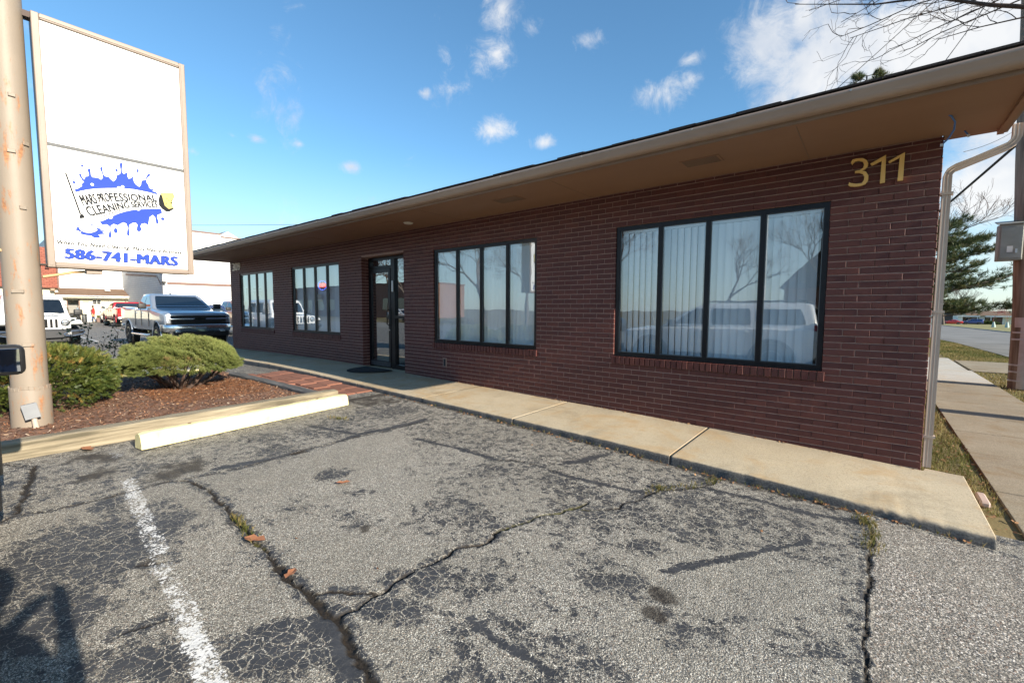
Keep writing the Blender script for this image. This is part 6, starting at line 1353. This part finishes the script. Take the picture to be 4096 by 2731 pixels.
bare_tree(1,(14,150,-1.9),1.2,2,'far bare tree behind the parked red coupe')
bare_tree(2,(9.5,190,-2.5),1.3,2.2,'far bare tree left of the red coupe at the end of the street'); bare_tree(0,(24,215,-2.6),1.4,.9,'far bare tree behind the roof of the low house')
for i,(k,x,y,s,rz) in enumerate([(1,-12,-44,.8,0),(0,-17,-29,1.1,1),(2,-24,-26,1.2,2),(1,-33,-30,1.1,3.1),(0,-3,-33,1.0,4),(2,-42,-27,1.2,.7),(1,5,-31,.9,5),(0,-52,-31,1.2,1.7)]):
    bare_tree(k,(x,y,0),s,rz,'bare winter tree across the road, seen only mirrored in the office glass','bare trees across the road')
# street tree whose twigs hang into the top corner
st=thing('street_tree',(3.45,4.15,-.12),label='bare street tree whose fine twigs hang over the roof corner',category='tree')
rs=np.random.default_rng(77); a,b=MB(),MB()
a.tube([(3.45,4.15,-.2),(3.43,4.14,1.5),(3.46,4.12,3.2),(3.40,4.15,4.6),(3.3,4.1,6.2),(3.2,4.2,8.0)],[.20,.16,.145,.13,.10,.07],10)
for k in range(9):
    grow_tree(a,b,(3.3,4.1,4.8+k*.35),(rs.uniform(.1,1),rs.uniform(-1,1),rs.uniform(.4,.9)),1.6,.05,1,rs,.6,.1,5,3,(2,3),.62,.004,1)
tips=[((1.41,4.03,5.62),(1.08,4.03,5.78),(.45,4.03,6.15),(-.2,4.1,6.35),(-1.31,4.03,6.77)),((2.2,4.1,5.9),(1.2,4.0,6.3),(.3,4.0,6.55),(-1.1,4.03,6.58)),((1.5,4.0,5.75),(.85,3.95,6.05),(.3,4.0,6.1),(-.26,4.03,6.02),(-.64,4.03,5.98)),((1.42,4.1,5.9),(.9,4.1,5.95),(.2,4.05,5.95),(-.51,4.03,5.91)),((1.6,3.9,5.85),(1.0,3.9,5.72),(.45,3.95,5.62),(-.02,4.03,5.52)),((1.9,4.2,5.9),(1.1,4.2,5.75),(.6,4.1,5.62),(.27,4.03,5.48)),((1.42,4.03,5.48),(1.0,4.05,5.52),(.56,4.03,5.50)),((1.8,4.0,6.1),(1.2,4.0,6.3),(.5,3.9,6.5),(-.64,4.03,6.21))]
for t in tips:
    pts=[(3.30,4.1,5.6+rs.uniform(-.3,.8)),(2.3,4.1,5.75+rs.uniform(-.1,.3))]+list(t); rad=np.linspace(.045 if t is tips[0] else .016,.0045,len(pts)); b.tube(pts,list(rad),6)
    P=[Vector(p) for p in pts[2:]]
    for i in range(len(P)-1):
        for k in range(2):
            q=P[i].lerp(P[i+1],rs.random()); dd=(P[i+1]-P[i]).normalized(); ax=Vector(rs.normal(size=3)).cross(dd).normalized(); an=rs.uniform(.35,.95); d2=(dd*math.cos(an)+ax*math.sin(an)).normalized()
            grow_tree(b,b,q,d2,rs.uniform(.22,.42),.006,3,rs,.75,.10,5,4,(1,2),.7,.0026,0)
a.build('trunk',M_TBARK,st,world=True,smooth=True,fix=False); b.build('crown',M_TWIG,st,world=True,smooth=True,fix=False)
# pine behind the office: trunk, limbs and needle tufts
def pine(loc,H,prof,seed,label,lim=70,nt_=46):
    r=np.random.default_rng(seed); o=thing('pine_tree',loc,label=label,category='tree'); mb=MB(); mb.tube([(0,0,-.2),(.1,.05,H*.3),(-.05,.1,H*.6),(-.3,0,H*.97)],[.24,.18,.11,.03],9)
    tp=[];tn=[]
    for i in range(lim):
        z=H*(.13+.85*((i+r.random())/lim)**1.35); R0=float(np.interp(z/H,[p[0] for p in prof],[p[1] for p in prof]))*r.uniform(.7,1.08); a=i*2.4+r.uniform(-.5,.5); bx=float(np.interp(z,[0,H*.3,H*.6,H],[0,.1,-.05,-.3]))
        s=np.array([bx,0,z]); e=s+np.array([math.cos(a)*R0,math.sin(a)*R0,R0*r.uniform(-.12,.28)]); m=(s+e)/2+np.array([0,0,R0*r.uniform(-.10,.05)])
        mb.tube([s,m,e],[.05*(1-z/H)+.02,.03*(1-z/H)+.012,.008],5)
        dv=(e-s)/np.linalg.norm(e-s); sdv=np.array([-dv[1],dv[0],0])
        for k in range(int(7+R0*3.2)):
            t=r.uniform(.28,1.0)**.8; q=s*(1-t)**2+2*m*t*(1-t)+e*t*t; bl=R0*(.16+.26*(1-t))*r.uniform(.6,1.2)+.18; bd=dv*r.uniform(.5,.9)+sdv*r.choice([-1,1])*r.uniform(.3,.9)+np.array([0,0,r.uniform(-.1,.35)]); bd/=np.linalg.norm(bd); q2=q+bd*bl
            mb.tube([q,q2],[.012,.004],4,cap=False)
            for j in range(int(6+bl*11)): tp.append(q+(q2-q)*r.uniform(.15,1.05)+r.normal(size=3)*np.array([.05,.05,.035])); tn.append(bd*.9+r.normal(size=3)*.4+np.array([0,0,.35]))
    mb.build('trunk',M_TBARK,o,smooth=True,fix=False)
    tp=np.array(tp); tn=np.array(tn); tv,tf=tuft(16,.19,.012,.9,seed); V,F,R1=place_templates(tv,tf,tp,tn,1.0,seed,.2)
    obj('crown',np_mesh('crown',V,F,{'rnd':R1}),M_PINE,o); return o
M_PINE=rampmat('pine_needle',[(0,(.028,.05,.022)),(.5,(.07,.105,.035)),(.85,(.13,.15,.05)),(1,(.22,.18,.07))],.55,.2,.4)
pine((-.45,22.0,-.12),13.0,[(.08,3.2),(.14,4.9),(.28,4.8),(.37,3.7),(.44,2.2),(.7,1.5),(1,.35)],5,'tall pine tree behind the office, showing above the roof and past the corner',120,0)
# ---------------------------------------------------------------- utility pole, wires
M_PWOOD=pmat('pole_wood',[(.10,.075,.055),(.23,.175,.13),(.33,.26,.20)],.9,nscale=14,bump=.7,bscale=50,stretch=(1,1,.05),detail=7)
up_=thing('utility_pole',(2.43,8.1,-.12),label='weathered wooden utility pole with a metal conduit guard beside the pavement',category='utility pole')
MB().tube([(2.42,8.1,-.15),(2.40,8.1,1.4),(2.26,8.1,4.4),(2.08,8.1,9.6)],[.19,.187,.178,.165],24).build('pole',M_PWOOD,up_,world=True,smooth=40)
gd=MB()
for i in range(15):
    pass
ga=[(2.43+.20*math.cos(t)+.03,8.1+.20*math.sin(t)-.03) for t in np.linspace(-2.35,-.1,14)]
gd.loft([[(x,y,z) for x,y in ga] for z in (-.12,1.15)],cap=False,closed=False); gd.loft([[(2.43+.16*math.cos(t)+.02,8.1+.16*math.sin(t)-.07,z) for t in np.linspace(-2.6,-.6,12)] for z in (-.12,1.10)],cap=False,closed=False)
gd.build('conduit_guard',M_GALV,up_,world=True,smooth=40,fix=False)
MB().lathe([(.205,1.12),(.21,1.32)],(2.43,8.09,0),24,cap=False).build('guard_cap',M_GALV,up_,world=True,smooth=40)
for z in (.02,.20,.34,.86,1.00): MB().lathe([(.206,z),(.209,z+.005),(.209,z+.03),(.206,z+.035)],(2.43,8.09,0),24,cap=False).build('strap',M_GALV,up_,world=True)
bxo=thing('meter_cabinet',(2.06,7.95,2.4),label='grey metal meter cabinet fixed to the side of the utility pole',category='cabinet'); M_MET=pmat('cabinet_grey',[(.24,.235,.20),(.30,.29,.26)],.5,metal=.2)
MB().rbox(1.90,2.24,7.82,8.10,2.46,3.18,.015,2).build('box',M_MET,bxo,world=True); MB().rbox(1.925,2.225,7.805,7.819,2.50,3.12,.004,1).build('door',M_MET,bxo,world=True); MB().add([(1.87,7.78,3.17),(2.26,7.78,3.17),(2.26,8.12,3.26),(1.87,8.12,3.26),(1.87,7.78,3.185),(2.26,7.78,3.185),(2.26,8.12,3.275),(1.87,8.12,3.275)],[(0,3,2,1),(4,5,6,7),(0,1,5,4),(1,2,6,5),(2,3,7,6),(3,0,4,7)]).build('rain_hood',M_MET,bxo,world=True); MB().box(2.02,2.10,7.800,7.804,2.62,2.74).build('notice_label',M_PAPER,bxo,world=True); MB().box(2.13,2.16,7.785,7.804,2.60,2.68).build('latch',M_GALV,bxo,world=True)
M_WIRE=pmat('black_wire',[(.012,.012,.013)],.6)
def wire(name,a,b,sag,r,label,cat='cable'):
    pts=[Vector(a).lerp(Vector(b),t)-Vector((0,0,sag*4*t*(1-t))) for t in np.linspace(0,1,16)]
    return tag(MB().tube(pts,r,6).build(name,M_WIRE,smooth=True),label,cat)
wire('service_cable',(2.45,8.25,5.2),(-4.5,47,1.0),.15,.030,'thick black service cable slanting down behind the downspout')
wire('overhead_wire',(2.30,8.15,9.2),(.2,3.0,4.15),.1,.006,'thin wire slanting down to the roof beside the utility pole'); wire('overhead_wire',(2.4,8.0,9.6),(-1.4,3.2,4.2),.1,.006,'thin wire slanting down to the roof above the pine top')
wire('overhead_wire',(-90,4,13.5),(-28,24,9.5),.4,.022,'thin wire crossing the sky right of the tall sign'); wire('telephone_wire',(.62,.9,3.0),(2.4,8.0,5.5),.15,.003,'fine twisted wire behind the soffit end'); 
# ---------------------------------------------------------------- low house and clutter beyond the street
hs=thing('low_house',(26,186,-2.5),label='low brick house with brown hip roof and white garage far down the street',category='house'); g0=-2.5
MB().box(21.2,24.7,185,195,g0,.1).build('brick_wing',M_REDBR2,hs,world=True); MB().box(25.9,29.5,185,195,g0,.2).build('brick_wing',M_REDBR2,hs,world=True); MB().box(24.7,25.9,184.6,195,g0,.3).build('white_gable',M_WHITE,hs,world=True); MB().box(29.5,34,184.6,195,g0,.15).build('garage',M_WHITE,hs,world=True); MB().box(29.9,33.6,184.5,184.59,g0+.02,-.1).build('garage_door',M_CREAM,hs,world=True)
MB().box(20.2,21.2,184,195,g0,.2).build('white_wall',M_WHITE,hs,world=True)
MB().add([(19.8,183.6,.25),(34.6,183.6,.35),(34.6,196,.35),(19.8,196,.25),(23.8,189.5,1.5),(31,189.5,1.7)],[(0,1,5,4),(1,2,5),(2,3,4,5),(3,0,4)]).build('roof',M_BSH,hs,world=True)
for a,b in ((19.8,21.9),(21.9,24.8),(25.8,34.5)): MB().box(a,b,183.5,183.6,-.15,.22).build('fascia',M_WHITE,hs,world=True)
for x in (22.0,23.3,26.2,27.6): 
    w_=MB().box(x,x+.7,184.9,184.98,-1.7,-.5).build('window',M_CGL,hs,world=True); MB().box(x-.06,x+.76,184.88,184.899,-.5,-.42).build('frame',M_WHITE,w_)
for x in (24.2,26.95): MB().box(x,x+.18,183.7,183.9,g0,.1).build('porch_post',M_WHITE,hs,world=True)
ap=thing('apartment_block',(22.5,205,-2.5),label='dark brick two-storey block behind the low house',category='building'); MB().box(19,26,203,215,-2.6,3.5).build('wall',pmat('dark_brick_far',[(.05,.045,.05),(.09,.08,.08)],.9,nscale=3),ap,world=True)
for x in (20,21.5,23,24.5): MB().box(x,x+.8,202.9,202.98,1.6,2.8).build('window',M_CGL,ap,world=True)
MB().box(21.4,22.4,199.5,200.5,-2.5,2.3).build('stair_tower',M_CREAM,ap,world=True)
h2=thing('white_house',(14,230,-2.8),label='small white house glimpsed left of the low house',category='house'); MB().box(15.5,21,225,235,-3,.6).build('wall',M_WHITE,h2,world=True); MB().prism([(15,.5),(21.5,.5),(18.2,2.4)],224.5,235.5,'y').build('roof',pmat('grey_roof',[(.2,.2,.21)],.9),h2,world=True)
for i,(x,y,lb) in enumerate([(15.97,103.8,'young red-twigged sapling in a green wrap, nearer the brick house'),(16.9,100,'young red-twigged sapling in a green wrap, nearer the utility pole')]):
    o=thing('sapling',(x,y,float(zr(y))+.05),label=lb,category='sapling'); q=MB(); q.lathe([(.26,0),(.24,.3),(.14,.75),(.10,.95)],n=12); q.build('trunk_wrap',pmat('green_wrap',[(.25,.36,.33),(.45,.52,.5)],.6,nscale=6),o,smooth=40)
    rs=np.random.default_rng(60+i); a,b=MB(),MB(); grow_tree(a,b,(0,0,.5),(0,0,1),1.0,.03,0,rs,.6,.2,4,3,(2,3),.6,.008,0); b.build('crown',pmat('red_twig',[(.22,.06,.06)],.8),o,fix=False)
bs=thing('clipped_hedge',(26.0,181.5,-2.4),label='dark clipped hedge in front of the low brick house',category='hedge'); r=np.random.default_rng(9); u=r.normal(size=(500,3)); u/=np.linalg.norm(u,axis=1,keepdims=True); u[:,2]=abs(u[:,2]); tv,tf=tuft(9,.5,.16,1.2,3); V,F,R1=place_templates(tv,tf,u*np.array([2.3,1.0,.75]),u,1.0,3); obj('foliage',np_mesh('foliage',V,F,{'rnd':R1*.5}),M_YEW,bs)
sp=thing('street_sign',(20.4,178,-2.36),label='small green street name sign on a thin post beyond the street',category='street sign'); MB().lathe([(.035,0),(.035,3.0)],n=8).build('post',M_GALV,sp); MB().box(-.8,.8,-.02,.02,2.75,3.0).build('name_plate',pmat('sign_green',[(.25,.4,.34)],.5),sp)
# ---------------------------------------------------------------- across the road behind the camera: what the glass mirrors
sheet('cross_road',np.linspace(-90,.8,40),np.linspace(-22,-14,6),lambda X,Y:zg(X)+.012,M_STREET,kind='structure')
rb=thing('brick_block',(-38,-40,0),label='long red brick building across the road, mirrored in the far windows',category='building'); MB().box(-95,-54,-48,-38,0,5.5).build('wall',M_REDBR,rb,world=True); MB().box(-95.1,-53.9,-48.1,-37.9,5.5,5.7).build('parapet_cap',M_BRN,rb,world=True)
for i in range(9): MB().box(-93+i*4.2,-91+i*4.2,-38.0,-37.95,1.2,3.2).build('window',M_CGL,rb,world=True)
hr=thing('gabled_house',(-1.5,-60,0),label='brick gabled house across the road, mirrored in the big window',category='house'); MB().box(-9,6,-72,-62,0,4.4).build('wall',M_REDBR,hr,world=True); MB().prism([(-9.6,4.4),(6.6,4.4),(2,9.2),(-5,9.2)],-72.6,-61.4,'y').build('roof',pmat('grey_roof2',[(.07,.065,.065),(.10,.095,.09)],.9,nscale=3),hr,world=True); MB().box(-4.6,-3.6,-66,-65,8,11.2).build('chimney',M_REDBR,hr,world=True)
for x in (-7.5,-4.2,-1,2.5): MB().box(x,x+1.1,-62.0,-61.94,1.2,2.8).build('window',M_CGL,hr,world=True)
lp=thing('lamp_post',(-3.2,-13.2,0),label='pale steel street lamp mirrored at the edge of the window glass',category='street lamp'); MB().tube([(0,0,-.1),(0,0,6.6),(-.1,.25,7.0),(-.3,.9,7.15)],[.09,.065,.05,.04],10).build('pole',pmat('lamp_steel',[(.55,.54,.5)],.4,metal=.4),lp,smooth=40); MB().rbox(-.45,-.2,.75,1.3,7.08,7.22,.05,2).build('lamp_head',M_GALV,lp,smooth=40)
ys_=thing('yard_sign',(-6.75,-6.6,.15),R_(20),label='black and teal site sign board in the bed beside the parked SUV',category='sign'); MB().box(-.02,.02,-.33,.33,.25,1.1).build('board',pmat('sign_slate',[(.02,.03,.035)],.5),ys_); MB().box(-.024,.024,-.33,.33,.42,.50).build('teal_band',pmat('teal',[(.05,.45,.40)],.5),ys_)
for y in (-.34,.34): MB().box(-.025,.025,y-.03,y+.03,-.1,1.15).build('leg',M_SIGNW,ys_)
for ln,z in (('BUILD',.80),('TO SUIT',.62)):
    v,f=text_mesh(ln,.01); h=capnorm(v); me=bpy.data.meshes.new('letters'); me.from_pydata([(.0225,-.26+a*.5,z+b*.12) for a,b in zip(v[:,0],h)],[],f); obj('letters',me,M_SIGNW,ys_)
# ---------------------------------------------------------------- grass, litter, small growth
M_GRASS=rampmat('grass_blade',[(0,(.05,.07,.015)),(.4,(.11,.13,.03)),(.7,(.22,.19,.06)),(1,(.36,.27,.12))],.7,.3)
def grass(name,n,area,zf,h,mask,seed,label):
    r=np.random.default_rng(seed); x=r.uniform(area[0],area[1],n); y=r.uniform(area[2],area[3],n); k=mask(x,y)
    x,y=x[k],y[k]; n=len(x); a=r.uniform(0,6.28,n); hh=r.uniform(*h,n); wv=r.uniform(.002,.005,n)*(1+y.clip(0)*.12); ln=r.normal(0,.5,n)*hh; la=r.uniform(0,6.28,n); z=zf(x,y)
    b=np.stack([x,y,z],-1); s=np.stack([np.cos(a),np.sin(a),0*a],-1)*wv[:,None]; t=b+np.stack([np.cos(la)*ln,np.sin(la)*ln,hh],-1)
    V=np.stack([b-s,b+s,t],1).reshape(-1,3); obj(name,np_mesh(name,V,np.arange(3*n).reshape(-1,3),{'rnd':np.repeat(np.clip(r.random(n)*.6+.55*vn1(x*1.3,y*1.3)+.08,0,1),3)}),M_GRASS,kind='stuff',label=label,category='grass')
gz=lambda x,y:zg(x)-.03+0*y
grass('grass',26000,(.43,.9,-.5,16),gz,(.02,.075),lambda x,y:(x<.89-.06*vn2(y*3,y*0))&((x>.47)|(y>.1))&((y>.1)|(x>.71)),1,'thin dry grass strip between the brick wall and the pavement')
grass('grass_verge',52000,(2.02,3.9,-3,36),lambda x,y:zg(x)-.03+zr(y)+.12,(.02,.07),lambda x,y:((x>2.09)|(y>15))&((y<11.05)|(y>14.45))&(x<3.75-.045*np.clip(y-16,0,25)-.02)&((y<15)|(x>1.2)),2,'yellowing grass verge between the pavement and the street')
wl=np.random.default_rng(12)
def along(n,f): 
    t=wl.random(n); return f(t)
def leaf_scatter(name,n,pts,size,seed,label):
    r=np.random.default_rng(seed); n=len(pts); lv=np.array([(-.5,0,0),(-.2,.32,.08),(.25,.28,.1),(.6,0,.16),(.22,-.30,.1),(-.22,-.28,.06)]); V,F,R1=place_templates(lv,np.array([(0,1,2,3,4,5)]),pts,np.tile([0,0,1.],(n,1))+r.normal(size=(n,3))*.35,r.uniform(*size,n),seed,0); obj(name,np_mesh(name,V,F,{'rnd':R1}),M_LEAF,kind='stuff',label=label,category='leaves')
x=-9+9.6*wl.random(330)**.75; pts=[np.stack([x,-1.262-np.abs(wl.normal(0,.03,330)),zg(x)+.008],-1)]
x=wl.uniform(-9,.4,90); pts.append(np.stack([x,-np.abs(wl.normal(0,.02,90))-.012,zw(x)+.006],-1)); x=wl.uniform(-6,.5,14); y=wl.uniform(-4.4,-1.4,14); pts.append(np.stack([x,y,zg(x)+.008],-1))
x=wl.uniform(-9.3,-6.1,120); pts.append(np.stack([x,-2.02+wl.normal(0,.06,120),zg(x)+.03],-1)); x=wl.uniform(-9.4,-6.0,380); y=wl.uniform(-5.2,-2.3,380); pts.append(np.stack([x,y,bedz(x,y)+.012],-1))
leaf_scatter('leaf_litter',0,np.vstack(pts),(.014,.034),5,'brown leaves and bits blown against the walk and timbers')
x=wl.uniform(.45,.9,420); y=wl.uniform(-1.0,4,420); p1=np.stack([x,y,zg(x)+.0],-1); x=wl.uniform(2.1,3.6,300); y=wl.uniform(5,22,300); p2=np.stack([x,y,zg(x)+.0],-1); leaf_scatter('leaf_litter',0,np.vstack([p1,p2]),(.012,.034),6,'dry leaves lying in the grass strip and verge')
lfm=MB(); lfm.add([(-.05,0,.004),(-.02,.028,.010),(.005,.02,.006),(.03,.03,.014),(.06,.004,.010),(.03,-.026,.016),(.0,-.018,.004),(-.025,-.024,.012),(0,0,.001),(.03,0,.003)],[(0,1,8),(1,2,8),(2,3,9,8),(3,4,9),(4,5,9),(5,6,8,9),(6,7,8),(7,0,8)]); lme=lfm.mesh('leaf',False,False); lme.materials.append(pmat('oak_leaf',[(.22,.085,.04),(.34,.15,.075)],.7,nscale=30))
for (x,y,a,s,lb) in [(-2.85,-4.35,.5,1.3,'curled brown leaf caught in the long middle crack'),(-3.23,-3.55,1.0,1.0,'single brown leaf on bare asphalt short of the door'),(-2.34,-4.36,2.2,.9,'small brown leaf wedged farther down the middle crack'),(-5.75,-4.73,.2,1.5,'flat pale leaf lying by the timber near the wheel stop')]:
    o=obj('fallen_leaf',lme,None,label=lb,category='leaf'); o.location=(x,y,float(zg(x))+.012); o.rotation_euler=(0,.1,a); o.scale=(s,s,s)
# weeds in the cracks
wp=[]
for pts_,n,sp in ((CRACKS[5][1][:4],150,.03),(CRACKS[4][1][5:],110,.03),(CRACKS[0][1][5:8],60,.03),([(-5.2,-2.6),(-5.0,-2.5)],40,.04),([(-4.9,-1.27),(-1.0,-1.27)],70,.015),([(-.9,-1.27),(.65,-1.27)],40,.012)):
    P=np.array(pts_); 
    for k in range(n): i=wl.integers(0,len(P)-1); t=wl.random(); q=P[i]*(1-t)+P[i+1]*t; wp.append((q[0]+wl.normal(0,sp),q[1]+wl.normal(0,sp*.5)))
wp=np.array(wp); tv,tf=tuft(5,.035,.004,.9,2); V,F,R1=place_templates(tv,tf,np.stack([wp[:,0],wp[:,1],zg(wp[:,0])+.0],-1),np.tile([0,0,1.],(len(wp),1)),1.0,2); obj('weeds',np_mesh('weeds',V,F,{'rnd':.35+.65*R1}),M_GRASS,kind='stuff',label='dry weeds sprouting from the asphalt cracks',category='weeds')
# splash block under the downspout end, wall vent and kerb stop at the far corner
MB().rbox(.74,.80,-.36,-.10,-.12,-.07,.012,1).build('splash_block',pmat('splash_pink',[(.45,.33,.28)],.8),label='short pinkish splash block beyond the end of the walk',category='splash block')
wv_=thing('wall_vent',(-5.93,-.01,.42),label='small dark brick-sized wall vent low beside the third window',category='vent'); MB().box(-5.975,-5.885,-.006,.01,.40,.56).build('mortar_patch',pmat('mortar_pink',[(.36,.24,.20)],.9),wv_,world=True); MB().box(-5.955,-5.905,-.012,.0,.415,.545).build('vent_grille',M_DARKIN,wv_,world=True)
o=thing('kerb_block',(-16.6,-.1,.03),label='yellow painted concrete block at the far corner of the office',category='wheel stop'); MB().rbox(-.25,.2,-.12,.25,0,.18,.03,2).build('block',M_YEL,o)
MB().rbox(-18.5,-16.25,-.14,.02,0,.16,.03,2).build('kerb_stop',M_YEL,label='far yellow wheel stop by the office end wall',category='wheel stop')
